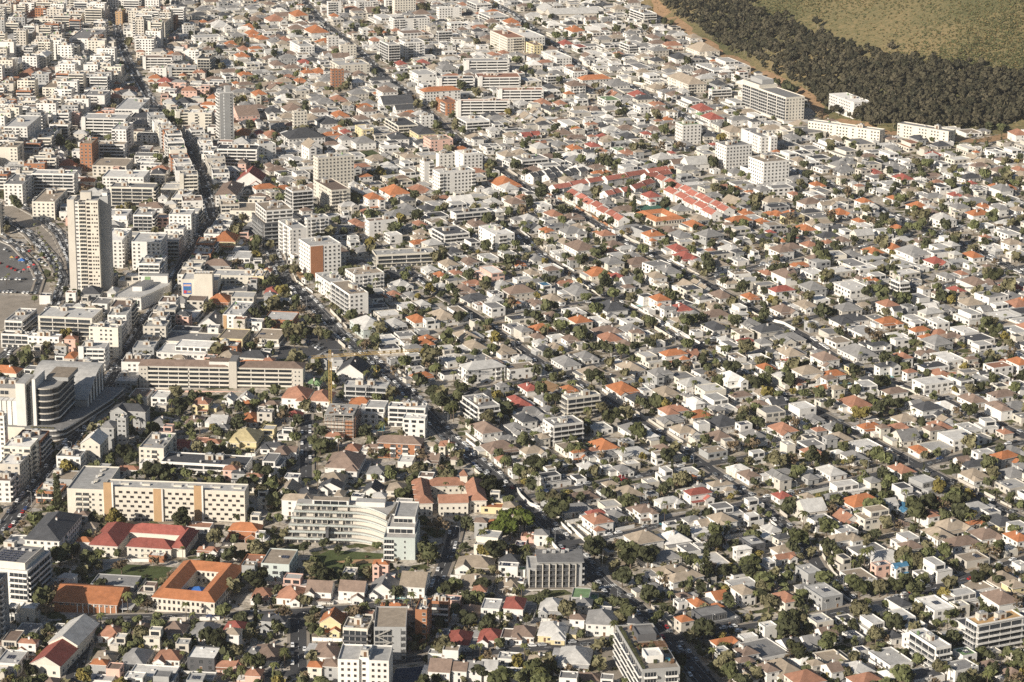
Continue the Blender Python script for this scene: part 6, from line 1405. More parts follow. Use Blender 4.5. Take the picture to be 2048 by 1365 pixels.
def mesh_np(name, V, mats, midx=None, F=None):
    me = bpy.data.meshes.new(name); nq = len(V) // 4
    me.vertices.add(len(V)); me.vertices.foreach_set("co", np.asarray(V, dtype=np.float32).ravel())
    me.loops.add(nq * 4); me.loops.foreach_set("vertex_index", np.arange(nq * 4, dtype=np.int32))
    me.polygons.add(nq); me.polygons.foreach_set("loop_start", np.arange(0, nq * 4, 4, dtype=np.int32))
    for m_ in mats: me.materials.append(MATS[m_])
    if midx is not None: me.polygons.foreach_set("material_index", np.asarray(midx, dtype=np.int32))
    me.update(calc_edges=True); return me
def palm_quads(seed, nf=18):
    r = random.Random(seed); out = []
    for i in range(nf):
        a = i * 2.399 + r.uniform(-.2, .2); e = r.uniform(-.1, .9); L = .30 * r.uniform(.85, 1.1); pts = []
        for k in range(5):
            t = k / 4; x = L * t * math.cos(e * .8) ; z = .93 + L * (math.sin(e) * t - .85 * t * t); pts.append((x, z))
        ca, sa = math.cos(a), math.sin(a)
        for k in range(4):
            wa, wb = .055 * (1 - (k / 4) ** 2) + .008, .055 * (1 - ((k + 1) / 4) ** 2) + .008
            for s in (-1, 1):
                (x0, z0), (x1, z1) = pts[k], pts[k + 1]
                q = [(x0, 0, z0), (x1, 0, z1), (x1, s * wb, z1 - wb * .5), (x0, s * wa, z0 - wa * .5)]
                out += [(ca * x - sa * y, sa * x + ca * y, z) for x, y, z in q]
    return np.array(out)
def trunk_mb(kind):
    b = MB()
    if kind == 'p': b.cone(0, 0, -.05, .93, .022, .016, 7, 'bark', .01, 0); b.cone(.01, 0, .88, .95, .03, .012, 7, 'bark')
    elif kind in 'cn': b.cone(0, 0, -.05, .9, .018, .004, 6, 'bark')
    elif kind == 'g': b.cone(0, 0, -.05, .6, .016, .008, 5, 'bark_pale', .03, .02); b.cone(.01, 0, .3, .8, .009, .003, 4, 'bark_pale', -.12, .05)
    else:
        b.cone(0, 0, -.06, .42, .036, .022, 7, 'bark', .01, .01)
        for a, l in ((.4, .16), (2.4, .18), (4.3, .15), (5.5, .12)): b.cone(.01, .01, .34, .66, .017, .006, 5, 'bark', l * math.cos(a), l * math.sin(a))
    return b
LEAF = {'t': ['leaf_dark', 'leaf_mid', 'leaf_fresh', 'leaf_dark', 'leaf_olive'], 'y': ['leaf_yellow'], 'f': ['leaf_bright'], 'b': ['leaf_bare'], 'p': ['leaf_palm'], 'c': ['leaf_dark'], 'n': ['leaf_mid'], 'g': ['leaf_gum']}
CROWN = {}
def crown_mesh(kind, v):
    if (kind, v) not in CROWN:
        V = {'t': lambda: crown_broad(560, 10 + v), 'y': lambda: crown_broad(480, 40 + v), 'f': lambda: crown_broad(700, 80 + v, .075), 'b': lambda: crown_broad(240, 60 + v, .05, .34), 'p': lambda: palm_quads(v), 'c': lambda: crown_cypress(320), 'n': lambda: crown_norfolk(620)}[kind]()
        CROWN[kind, v] = mesh_np('crown', V, [LEAF[kind][v % len(LEAF[kind])]])
    return CROWN[kind, v]
TRUNK = {}
TREES = []          # (P, h, kind)
def txt_trees(ox, oy, txt):
    for e in txt.split('|'):
        k, x, y, h = e.split(); P = gp(ox + float(x) / 3.9, oy + float(y) / 3.9); TREES.append((P, float(h) * .92, k, True))
txt_trees(0, 1015, "t 1000 1080 7|t 850 960 7|t 770 1020 6|t 1270 1080 7|t 1460 1080 7|t 1880 930 9|t 1960 1000 8|t 1770 1120 8|t 1850 1200 10|t 1920 1270 8|b 950 520 10|b 1200 480 8|p 1000 830 13|t 920 400 6|t 1850 110 6|b 1150 830 9|t 250 1340 8|y 290 1300 6|p 100 1365 5")
txt_trees(512, 1015, "t 370 370 8|t 520 340 8|t 640 380 7|t 720 470 7|t 480 560 10|t 460 480 9|t 880 540 7|t 660 560 6|t 940 350 7|t 360 770 7|t 420 770 6|p 1215 790 10|t 1760 700 12|p 1540 660 9|t 1440 690 6|p 1770 330 13|f 1900 280 14|y 1820 230 10|f 1980 260 14|f 1950 180 12|t 1210 920 8|t 1250 1080 7|t 1330 1070 6|p 1690 1180 8|t 1910 1110 7|t 560 1340 7|t 20 780 8|t 420 960 6|p 1430 1060 8|t 1740 1360 10|t 380 1365 6")
txt_trees(1024, 1015, "t 640 420 15|t 860 630 13|t 1075 770 13|t 840 790 7|t 880 800 7|n 1510 590 22|t 1390 480 10|t 1650 570 10|t 1720 560 9|t 1840 570 11|t 1900 560 8|p 1150 640 11|p 1190 130 10|t 340 130 15|f 100 200 16|p 50 230 14|f 20 160 13|y 30 120 11|t 1300 660 8|t 1370 650 8|t 760 370 7|t 840 390 7|t 1940 760 10|t 2000 820 11|t 1960 700 10|t 1700 1365 12|t 1620 1300 10|t 1470 1020 9|t 1250 860 6|p 470 1010 6|p 1480 320 10|t 1670 220 7|t 270 1320 6|t 1100 940 7|t 1150 900 8|t 1640 1150 7")
txt_trees(1528, 1015, "t 1180 140 17|t 680 640 10|t 740 700 11|t 800 680 9|t 900 700 11|t 960 690 9|t 1030 690 11|t 1110 660 10|t 1190 640 8|t 1080 480 14|p 1600 200 13|p 780 500 14|p 820 480 14|p 50 720 10|p 245 820 10|t 1660 620 10|t 1720 560 10|t 1830 640 9|t 1780 600 9|b 1900 560 8|b 1960 820 10|t 1860 800 9|t 340 210 7|t 370 400 7|t 500 1120 8|t 290 1240 9|y 520 1365 7|t 340 1320 7|t 1510 860 8|p 1370 980 7|t 1690 1190 8|t 1900 1180 7|p 1420 360 7|t 1720 220 7|t 90 560 7|t 970 410 7|t 640 1350 8|t 1930 700 9")
txt_trees(0, 680, "t 1110 180 9|t 1160 170 9|t 1520 510 10|p 1340 590 12|p 1750 570 11|p 1560 740 11|t 1480 740 9|t 1700 780 10|t 1790 810 9|t 1850 680 9|t 1540 900 10|t 1990 550 9|c 450 1330 26|t 440 960 9|t 1280 700 7|t 1380 720 8|b 1850 1060 11|t 1980 1180 13|t 190 800 7|t 1950 110 10")
txt_trees(512, 680, "p 480 1080 14|p 400 1210 11|p 480 1200 12|t 60 1120 13|t 130 1180 10|b 200 1200 10|t 500 900 11|t 450 840 9|t 560 870 9|t 900 850 9|b 900 930 8|t 990 930 8|p 920 290 9|b 1080 300 10|p 1200 310 9|p 1410 310 11|t 860 260 7|t 1380 480 12|t 1450 560 13|t 1520 620 13|t 1600 440 11|t 1570 520 12|p 1540 640 13|t 1660 700 8|t 1700 760 8|p 1840 380 9|t 830 90 10|b 850 110 12|p 1520 960 14|t 1430 930 11|t 1580 960 9|p 1940 1060 13|t 1900 950 9|p 1480 1220 10|p 1560 1210 10|p 1600 1240 9|p 1530 1180 9|t 1230 1180 12|t 1260 1080 10|t 1210 1240 10|p 1700 1060 7|t 1700 150 8|p 1450 150 10|t 1400 150 9|t 1560 140 9|t 160 630 6|t 930 1110 6|t 1060 1080 9|t 920 1290 8|t 300 60 11|t 1980 600 9")
txt_trees(1024, 680, "t 620 360 13|t 200 290 10|t 130 280 9|t 280 270 8|t 280 520 11|t 220 460 10|t 340 520 10|t 850 150 13|t 760 130 10|t 660 110 9|p 1070 400 10|t 880 310 8|t 1200 250 9|t 1280 240 9|p 1420 430 11|p 1330 490 10|t 1900 420 13|t 1960 380 12|t 1840 380 10|t 1090 530 9|b 890 580 8|t 1450 620 7|t 1800 630 11|t 1900 600 11|t 460 930 11|t 520 900 9|p 70 1000 9|t 130 1120 11|t 230 1050 11|t 310 1010 9|p 560 910 7|t 330 1330 13|t 250 1300 10|t 430 1320 9|p 1010 1270 10|p 1190 1365 9|t 940 1280 6|t 760 230 9|p 980 70 10|t 1530 270 8|t 1350 280 8|p 1600 440 8|t 540 1300 8|b 700 960 8")
txt_trees(1528, 680, "t 900 400 12|t 950 380 10|t 250 270 10|t 330 230 8|t 500 560 9|t 1040 560 10|t 970 540 9|p 1460 360 10|p 1520 370 10|p 1580 380 10|p 720 390 9|p 520 420 9|t 1660 200 8|t 1750 170 9|t 1850 150 8|t 50 330 9|t 30 280 8|p 860 470 8|t 830 1270 9|t 930 1270 8|p 1400 1330 9|t 1480 1330 11|t 1560 1310 10|p 1900 1330 9|t 560 1300 9|p 430 1330 9|y 1600 1260 8|t 1210 220 7|p 1220 130 9|t 1940 210 8")
txt_trees(512, 340, "t 690 530 10|t 140 740 9|t 200 820 8|t 240 800 7|t 320 1110 10|t 420 1230 11|t 470 1230 10|t 250 1340 12|t 390 1330 12|t 310 1330 10|t 490 1330 11|t 550 1340 10|t 600 1100 7|t 650 1150 7|p 480 970 11|t 1680 860 9|t 1780 960 10|t 1640 870 7|p 1460 920 9|t 1980 1000 9|t 1960 1110 9|t 1250 500 8|t 1580 1150 7|t 1560 1020 7|t 1740 1250 8|t 1820 1230 8|t 1480 880 8|t 110 620 8|t 1130 1060 6|t 980 1040 7|t 1380 400 7|t 1850 330 8|t 60 1120 7")
txt_trees(1024, 340, "t 250 200 9|t 330 220 9|t 440 260 10|t 530 300 8|t 700 420 8|t 770 440 8|c 950 360 20|n 910 230 14|t 720 950 13|t 790 1030 13|t 680 1000 11|t 660 720 10|t 740 760 11|t 660 790 10|t 980 870 11|t 900 740 9|t 660 600 9|t 580 590 8|t 300 600 8|t 200 610 8|p 150 480 9|p 400 480 11|p 380 860 9|t 70 1000 11|t 140 970 10|t 30 1020 9|p 560 1050 8|t 990 1010 9|t 1440 800 9|t 1540 780 8|p 1720 860 12|p 1640 900 10|p 1400 1030 10|p 1470 1050 10|t 1600 1140 10|t 1360 1240 10|t 1420 1220 10|p 1210 1310 9|t 350 1210 10|t 430 1200 10|t 500 1200 9|t 1900 890 10|t 1940 930 9|t 1560 640 10|t 1690 260 11|t 1650 230 9|t 1580 500 9|t 1680 520 8|p 1190 470 9|t 1160 520 7|t 120 1170 9|t 1950 600 8|t 2000 560 8|t 590 830 8|y 860 520 6|t 1900 330 9|t 1850 300 8|t 1150 1360 9|t 1750 240 9")
txt_trees(1528, 340, "t 640 220 9|t 560 220 8|t 760 230 8|t 1090 270 9|t 1140 240 9|t 900 490 10|t 980 530 10|t 1060 540 10|t 1200 500 11|t 1130 480 9|t 1240 450 9|t 700 590 9|t 440 650 10|t 540 640 10|t 400 670 8|t 100 730 8|t 950 770 8|t 1030 790 9|t 1110 800 8|t 870 700 8|t 130 860 10|t 60 840 11|t 220 900 10|t 1800 900 14|t 1740 860 11|t 1660 1010 11|t 1810 1010 12|t 1740 1040 10|p 890 960 10|p 790 950 11|p 1110 900 9|t 1120 970 7|t 440 1180 10|t 700 1130 8|t 780 1130 7|t 1400 340 9|t 1560 320 9|t 1620 310 8|t 1980 450 9|t 1800 1330 13|t 1730 1270 12|t 1780 1250 10|b 820 1330 11|t 370 1270 8|t 170 1010 7|p 1340 840 8|p 1290 540 9|t 290 250 8|t 440 100 7|t 920 100 8|t 1240 640 7|t 1330 660 7|p 1610 800 9|t 1460 680 8|t 1340 60 8|t 1450 50 8|t 1500 80 8|t 1900 280 8|t 300 1000 6")
txt_trees(0, 340, "t 120 280 12|t 150 330 12|t 30 250 12|t 330 700 7|t 580 1000 8|t 620 1010 8|t 510 980 8|p 70 880 8|p 50 900 8|t 330 340 8|t 280 370 8|t 1660 1100 7|t 270 1040 7|t 720 130 8|t 430 320 7")
txt_trees(512, 0, "t 330 300 12|t 300 290 10|t 750 240 10|t 830 230 9|t 1180 640 11|t 1130 660 10|t 1220 640 10|t 310 620 10|t 250 800 11|t 560 730 9|t 640 740 9|t 700 850 8|t 1290 100 13|t 1340 90 12|t 1330 380 8")
txt_trees(1024, 0, "t 100 600 14|t 60 620 13|t 30 520 14|t 150 620 12|t 700 1320 12|t 760 1330 13|t 820 1330 11|t 1120 1250 10|t 1150 1340 10|t 650 720 11|t 950 260 11|t 1030 250 11|t 1210 300 11|t 1060 950 9|t 1490 1110 9|t 90 1180 11|t 180 1190 11|t 350 1100 9|t 1250 900 8|t 250 590 8|t 730 170 10|t 280 370 9|t 900 60 10|t 300 160 9")
txt_trees(0, 0, "t 460 1080 12|t 520 1060 12|t 480 1160 13|t 540 1200 13|t 1360 950 14|t 1300 930 12|t 1420 920 12|t 1330 980 12|t 1390 1000 12|t 740 480 9|t 720 460 8|t 1730 560 11|t 1700 520 10|t 1880 600 9|t 320 340 9|t 40 470 9|t 660 160 12|t 1000 680 9|t 600 1300 9|t 1760 170 9|t 1850 170 10|t 1920 180 9|t 430 910 9|t 360 840 9|t 20 90 10")
for k in range(16):
    f = k / 15; x = 70 + 46 * min(1, f * 1.6) - (10 * max(0, f - .6)); y = 462 + 125 * f; TREES.append((gp(x, y), 6.5, 'p', True))
RTt = random.Random(99)
for _ in range(22000):
    x, y = RTt.uniform(-20, 2068), RTt.uniform(-15, 1400); P = gbase(x, y)
    if hill(P.x, P.y) > 0 or occ_at(P.x, P.y) != 0: continue
    left = x < s2x(y)
    if RTt.random() < (.60 if left else (.62 if y > 700 else .40)): continue
    q = RTt.random(); k = 't' if q < .76 else ('p' if q < .85 else ('b' if q < .93 else ('c' if q < .96 else 'y')))
    h = min(13, 3.6 + RTt.expovariate(.33)) if k != 'p' else RTt.uniform(6, 12)
    r_ = h * .16
    if any(occ_at(P.x + a * r_, P.y + b * r_) == 1 for a, b in ((1, 0), (-1, 0), (0, 1), (0, -1))): h *= .72
    TREES.append((P, h, k, False)); occ_rect(P.x, P.y, 0, -1.2, -1.2, 1.2, 1.2, 3)
order = sorted(range(len(TREES)), key=lambda i: -(scale_at(TREES[i][0]) * TREES[i][1] * (1.35 if TREES[i][3] else 1.0)))
TN = {'t': ('leafy_tree', 'leafy green tree'), 'y': ('leafy_tree', 'yellowing leafy tree'), 'f': ('leafy_tree', 'bright green broad tree'), 'b': ('bare_tree', 'brown half-bare tree'), 'p': ('palm_tree', 'palm tree'), 'c': ('cypress_tree', 'narrow dark cypress'), 'n': ('pine_tree', 'tall tiered pine')}
far = {}
for rank, i in enumerate(order):
    P, h, k, ex = TREES[i]; v = RTt.randrange(5); rz = RTt.uniform(0, 6.28)
    x, y, s = proj(P)
    if rank < 300 and -10 < x < 2058 and y < 1400:
        nm, ds = TN[k]
        T = Thing(nm, P, rz)
        if k not in TRUNK: TRUNK[k] = trunk_mb(k).mesh('trunk')
        wd = RTt.uniform(.9, 1.15)
        for part, me in (('trunk', TRUNK[k]), ('crown', crown_mesh(k, v))):
            o = link(part, me, T.root); o.scale = (h * wd, h * wd, h)
        if k == 't' and LEAF['t'][v] == 'leaf_olive': ds = 'olive green leafy tree'
        elif k == 't' and LEAF['t'][v] == 'leaf_dark': ds = 'dark green leafy tree'
        register(T, 'tree', ('tall ' if h > 11 and k != 'n' else ('small ' if h < 6 else '')) + ds, 'trees in streets and gardens')
    else: far.setdefault((k, v), []).append((P, h, rz))
LOW = {}
def scatter(name, items, label, cat):
    """items: list of (base quads, material, [(P, scale, rz)]); one joined object"""
    Vs, mi, mats = [], [], []
    for base, m_, L in items:
        if not L: continue
        if m_ not in mats: mats.append(m_)
        A = np.array([(p.x, p.y, p.z) for p, _, _ in L]); S = np.array([h for _, h, _ in L]); Rz = np.array([r for _, _, r in L])
        c, s = np.cos(Rz)[:, None], np.sin(Rz)[:, None]
        X = base[None, :, 0] * c - base[None, :, 1] * s; Y = base[None, :, 0] * s + base[None, :, 1] * c; Z = np.broadcast_to(base[None, :, 2], X.shape)
        V = np.stack([X, Y, Z], axis=2) * S[:, None, None] + A[:, None, :]
        Vs.append(V.reshape(-1, 3)); mi.append(np.full(V.shape[0] * V.shape[1] // 4, mats.index(m_)))
    o = link(name, mesh_np(name, np.concatenate(Vs), mats, np.concatenate(mi))); o["kind"] = "stuff"; o["label"] = label; o["category"] = cat
    return o
its = []
for (k, v), L in far.items():
    base = {'t': lambda: crown_broad(150, 100 + v, .13), 'y': lambda: crown_broad(150, 140 + v, .13), 'f': lambda: crown_broad(150, 180 + v, .13), 'b': lambda: crown_broad(110, 160 + v, .07, .34), 'p': lambda: palm_quads(v, 12), 'c': lambda: crown_cypress(60), 'n': lambda: crown_norfolk(160)}[k]()
    if k != 'p':
        tq = []
        for a in (0, 1.57): tq += [(-.02 * math.cos(a), -.02 * math.sin(a), -.05), (.02 * math.cos(a), .02 * math.sin(a), -.05), (.015 * math.cos(a), .015 * math.sin(a), .5), (-.015 * math.cos(a), -.015 * math.sin(a), .5)]
        its.append((np.array(tq), 'bark', L))
    else:
        tq = []
        for a in (0, 1.57): tq += [(-.022 * math.cos(a), -.022 * math.sin(a), -.05), (.022 * math.cos(a), .022 * math.sin(a), -.05), (.015 * math.cos(a), .015 * math.sin(a), .93), (-.015 * math.cos(a), -.015 * math.sin(a), .93)]
        its.append((np.array(tq), 'bark', L))
    its.append((base, LEAF[k][v % len(LEAF[k])], L))
scatter('garden_trees', its, 'mass of small distant trees between the far houses', 'trees')
# shrubs and hedges that fill the gardens
SH = {0: [], 1: [], 2: [], 3: []}
for _ in range(42000):
    x, y = RTt.uniform(-20, 2068), RTt.uniform(-15, 1390); P = gbase(x, y)
    if occ_at(P.x, P.y) not in (0, 3) or hill(P.x, P.y) > 0: continue
    if occ_at(P.x, P.y) == 3 and (x < 160 or RTt.random() < .75): continue
    if RTt.random() < (.75 if x < s2x(y) else .6): continue
    SH[RTt.randrange(4)].append((P, RTt.uniform(.9, 2.6), RTt.uniform(0, 6.28)))
scatter('garden_shrubs', [(shrub(22, 5), 'leaf_dark', SH[0]), (shrub(22, 6), 'leaf_mid', SH[1]), (shrub(22, 7), 'leaf_olive', SH[2]), (shrub(18, 8), 'leaf_bare', SH[3])], 'hedges and shrubs filling the gardens between houses', 'shrubs')
# forest and heath on the hill
UP = [(1503, -20), (1528, 38), (1605, 64), (1682, 95), (1720, 110), (1797, 123), (1861, 136), (1938, 149), (2060, 159)]
DN = [(1292, -20), (1340, 24), (1400, 64), (1480, 114), (1560, 155), (1620, 188), (1660, 230), (1740, 254), (1790, 258), (1880, 262), (1960, 276), (2060, 240)]
def interp(T_, x):
    if x <= T_[0][0]: return T_[0][1]
    for (a, b), (c, d_) in zip(T_, T_[1:]):
        if a <= x <= c: return b + (d_ - b) * (x - a) / (c - a)
    return T_[-1][1]
G = {v: [] for v in range(4)}; HSH = {0: [], 1: [], 2: []}
for _ in range(5200):
    x = RTt.uniform(1290, 2070); y = RTt.uniform(-20, 285)
    if not (interp(UP, x) + RTt.gauss(0, 6) + RTt.choice((0, 0, 0, -14, 10)) * RTt.random() < y < interp(DN, x) + RTt.uniform(-6, 4)): continue
    P = gp(x, y)
    if hill(P.x, P.y) <= 0: continue
    if occ_at(P.x, P.y) == 1: continue
    G[RTt.randrange(4)].append((P, RTt.uniform(6, 14), RTt.uniform(0, 6.28)))
its = []
for v in range(4):
    tq = []
    for a in (0, 1.57): tq += [(-.013 * math.cos(a), -.013 * math.sin(a), -.05), (.013 * math.cos(a), .013 * math.sin(a), -.05), (.006 * math.cos(a) + .03, .006 * math.sin(a), .8), (-.006 * math.cos(a) + .03, -.006 * math.sin(a), .8)]
    its += [(np.array(tq), 'bark_pale', G[v]), (crown_gum(150, 300 + v), ['leaf_gum', 'leaf_gum_light', 'leaf_gum_dark', 'leaf_gum'][v], G[v])]
scatter('hill_forest', its, 'dark belt of gum trees across the foot of the hill', 'forest')
for _ in range(17000):
    x = RTt.uniform(1480, 2070); y = RTt.uniform(-20, 175)
    if y > interp(UP, x) + 4 and RTt.random() > .05: continue
    P = gp(x, y)
    if hill(P.x, P.y) <= 0 or RTt.random() < .45 + .45 * math.sin(P.x * .012 + P.y * .007 + 2 * math.sin(P.y * .009)): continue
    HSH[RTt.randrange(3)].append((P, RTt.uniform(1.0, 2.8), RTt.uniform(0, 6.28)))
for _ in range(900):
    x = RTt.uniform(1300, 2070); y = interp(DN, x) + RTt.uniform(-8, 22); P = gp(x, y)
    if occ_at(P.x, P.y) != 1: HSH[RTt.randrange(2)].append((P, RTt.uniform(.8, 2.2), 0))
scatter('hill_heath', [(shrub(9, 15), 'leaf_heath', HSH[0]), (shrub(9, 16), 'leaf_fynbos', HSH[1]), (shrub(9, 17), 'leaf_heath', HSH[2])], 'low tufts of heath on the tawny hillside', 'heath')

# ------------------------------------------------------------------ garden walls
RW = random.Random(3); nw = 0
for (T0, C, w, d, rot, s) in HOUSES:
    if s < 2.6 or nw >= 130: continue
    c, sn = math.cos(rot), math.sin(rot); L2 = lambda x, y: (C.x + c * x - sn * y, C.y + sn * x + c * y)
    fy = -d / 2 - RW.uniform(2.5, 4.5); sx = (w / 2 + RW.uniform(1.2, 2.2)) * RW.choice((-1, 1)); by = d / 2 + 1.5; ox_ = -sx
    segs = [((sx, by), (sx, fy)), ((sx, fy), (ox_, fy))]; runs = [[]]
    for (a, b_) in segs:
        n = max(2, int(math.hypot(b_[0] - a[0], b_[1] - a[1]) / 2.2))
        for k in range(n):
            f0, f1 = k / n, (k + 1) / n; p = (a[0] + (b_[0] - a[0]) * f0, a[1] + (b_[1] - a[1]) * f0); q = (a[0] + (b_[0] - a[0]) * f1, a[1] + (b_[1] - a[1]) * f1)
            g_ = L2((p[0] + q[0]) / 2, (p[1] + q[1]) / 2)
            if occ_at(*g_) in (1, 2): runs.append([])
            else: runs[-1].append((p, q, zg(*g_) - C.z))
    run = max(runs, key=len); okn = len(run); mb = MB()
    for p, q, hz in run:
        xa, xb = sorted((p[0], q[0])); ya, yb = sorted((p[1], q[1])); t = .14
        mb.box(xa - t, ya - t, hz - 1.2, xb + t, yb + t, hz + 1.9, 'wall_white'); mb.box(xa - t - .06, ya - t - .06, hz + 1.9, xb + t + .06, yb + t + .06, hz + 2.0, 'concrete')
    if okn < 4: continue
    T = Thing('garden_wall', C, rot); 
    bpy.data.objects.remove(T.root); o = link('garden_wall', mb.mesh('garden_wall')); o.location = C; o.rotation_euler = (0, 0, rot); o["kind"] = 'thing'; T.root = o
    g_ = L2(*run[len(run) // 2][0]); p = proj((g_[0], g_[1], C.z)); REG.append([o, 'wall', 'white garden wall', p[0], p[1], 'garden walls']); nw += 1
# long red wall along the townhouse street and other street walls
def street_wall(pts, h, m_, label, name='boundary_wall'):
    P = resample([gbase(*p) for p in pts], 6.0); mb = MB()
    for a, b_ in zip(P, P[1:]):
        t = (b_ - a); t.z = 0; t = t.normalized(); s = Vector((t.y, -t.x, 0)) * .15
        q = [a - s, a + s, b_ + s, b_ - s]; i = len(mb.v)
        mb.v += [(v.x, v.y, v.z - 1) for v in q] + [(v.x, v.y, v.z + h) for v in q]
        for f in ((0, 1, 5, 4), (1, 2, 6, 5), (2, 3, 7, 6), (3, 0, 4, 7), (4, 5, 6, 7)): mb.f.append(tuple(i + k for k in f)); mb.m.append(m_)
    o = link(name, mb.mesh(name)); o["label"] = label; o["category"] = 'wall'; o["kind"] = 'thing'
    return o
street_wall([(1078, 383), (1140, 409), (1210, 449), (1228, 462)], 1.8, 'rust', 'long reddish brick wall along the street below the red townhouses')
street_wall([(1262, 612), (1310, 640), (1362, 668), (1400, 690)], 2.0, 'wall_white', 'long white wall along a lane below the pool of the orange-roofed villa')
street_wall([(1350, 1048), (1372, 1072), (1402, 1092)], 2.6, 'wall_white', 'tall white wall beside the solar-panelled flat roof')
street_wall([(1034, 982), (1042, 995), (1060, 1012), (1080, 1020)], 2.2, 'wall_white', 'white wall curving round the corner garden at the junction')
street_wall([(1160, 125), (1215, 158), (1290, 172), (1345, 205)], 2.6, 'wall_cream', 'cream retaining wall along the upper road under the forest')
street_wall([(1135, 1052), (1150, 1066), (1170, 1085)], 2.2, 'wall_white', 'white garden wall in front of the red-hipped villa near the junction')
street_wall([(178, 1127), (240, 1124), (300, 1124)], 1.8, 'wall_white', 'white wall behind the school field below the red-roofed flats')
street_wall([(1655, 1160), (1690, 1198), (1708, 1208)], 1.6, 'wall_white', 'white street wall along the lane climbing beside the dark garden trees')
street_wall([(610, 1212), (680, 1207), (760, 1200)], 1.8, 'wall_white', 'white street wall in front of the brown gabled pair')
street_wall([(1530, 640), (1568, 650), (1590, 662)], 2.2, 'wall_white', 'white corner wall where two suburban streets meet')
# walls that line the residential streets
RSW = random.Random(12); nsw = 0
for si, (P, T_, wid, main) in enumerate(streets):
    if si in (0, 18, 19, 20): continue
    sw = 1.9 if main else 1.6
    for sgn in (1, -1):
        k = 2
        while k < len(P) - 4:
            n = RSW.randrange(3, 8); run = []
            for i in range(k, min(k + n, len(P) - 2)):
                s = Vector((T_[i].y, -T_[i].x, 0)) * sgn; q = P[i] + s * (wid / 2 + sw + .35); q2 = P[i] + s * (wid / 2 + sw + 1.6)
                x, y, sc_ = proj(q)
                if on_other_road(q.x, q.y, si, 2.2) or occ_at(q2.x, q2.y) == 1 or not (-10 < x < 2058 and 330 < y < 1380): break
                run.append((x, y))
            if len(run) >= 3 and RSW.random() < .55 and nsw < 130:
                o = street_wall(run, RSW.uniform(1.5, 2.4), RSW.choice(('wall_white', 'wall_white', 'wall_cream', 'wall_beige', 'wall_beige')), '', 'garden_wall'); m_ = run[len(run) // 2]
                REG.append([o, 'wall', {'wall_white': 'white', 'wall_cream': 'cream', 'wall_beige': 'beige'}[o.data.materials[0].name] + ' street-side garden wall', m_[0], m_[1], 'garden walls']); nsw += 1
            k += max(2, n)
# ------------------------------------------------------------------ cars
def car_meshes():
    out = {}
    for c in ('white', 'silver', 'black', 'grey', 'red', 'blue'):
        b = MB(); m_ = 'car_' + c
        prof = [(-2.15, .35), (2.15, .35), (2.2, .72), (1.35, .88), (.75, 1.42), (-1.15, 1.45), (-1.95, .95), (-2.2, .9)]
        n = len(prof); i = len(b.v)
        for y in (-.85, .85): b.v += [(x, y * (.86 if z > 1.2 else 1), z) for x, z in prof]
        for k in range(n): j = (k + 1) % n; b.f.append((i + k, i + j, i + n + j, i + n + k)); b.m.append(m_)
        b.f.append(tuple(i + k for k in range(n))); b.m.append(m_); b.f.append(tuple(i + n + k for k in reversed(range(n)))); b.m.append(m_)
        out[c] = b.mesh('body')
    b = MB(); b.quad([(1.30, -.72, .93), (1.30, .72, .93), (.80, .66, 1.39), (.80, -.66, 1.39)], 'glass'); b.quad([(-1.9, .7, 1.0), (-1.9, -.7, 1.0), (-1.2, -.64, 1.42), (-1.2, .64, 1.42)], 'glass')
    for s in (-1, 1): b.quad([(-1.6, s * .87, 1.0), (1.05, s * .87, .95), (.7, s * .78, 1.36), (-1.1, s * .78, 1.38)], 'glass')
    out['glass'] = b.mesh('windscreen')
    b = MB(); n = 10
    for y0_, y1_, rr, m_ in ((-.1, .1, .33, 'tyre'),):
        i = len(b.v)
        for y in (y0_, y1_): b.v += [(rr * math.cos(6.283 * k / n), y, rr * math.sin(6.283 * k / n)) for k in range(n)]
        for k in range(n): j = (k + 1) % n; b.f.append((i + k, i + j, i + n + j, i + n + k)); b.m.append(m_)
        b.f.append(tuple(i + k for k in range(n))); b.m.append('metal'); b.f.append(tuple(i + n + k for k in reversed(range(n)))); b.m.append('metal')
    out['wheel'] = b.mesh('wheel'); return out
FARCARS = []; CM = car_meshes(); RC = random.Random(8); ncar = 0
def car(P, ang, z):
    global ncar
    x, y, s = proj(P)
    if not (-8 < x < 2056 and 0 < y < 1372): return
    if ncar >= 298:
        FARCARS.append((Vector((P[0], P[1], zbase(P[0], P[1]) + z)), ang)); return
    c = RC.choice(('white',) * 6 + ('silver',) * 4 + ('grey',) * 3 + ('black',) * 3 + ('red', 'blue'))
    T = Thing('car', Vector((P[0], P[1], zbase(P[0], P[1]) + z)), ang); link('body', CM[c], T.root); link('windscreen', CM['glass'], T.root)
    if s > 2.5:
        for wx in (-1.35, 1.35):
            for wy in (-.78, .78): o = link('wheel', CM['wheel'], T.root); o.location = (wx, wy, .33)
    register(T, 'car', f"{c} car", 'cars in streets and car parks'); ncar += 1
for (xa, ya, xb, yb, n, ad) in ((0, 466, 40, 492, 8, 80), (10, 500, 60, 532, 9, 80), (40, 486, 92, 532, 9, 80), (-2, 560, 70, 560, 11, 78), (0, 585, 72, 588, 10, 78), (78, 505, 118, 548, 8, 120), (0, 528, 40, 545, 6, 80), (612, 682, 640, 700, 6, 60), (640, 690, 660, 712, 4, 60)):
    for k in range(n):
        if RC.random() < .12: continue
        f = k / max(1, n - 1); P = gbase(xa + (xb - xa) * f, ya + (yb - ya) * f); car((P.x, P.y, P.z), math.radians(ad) + RC.uniform(-.05, .05), .04)
slots = []
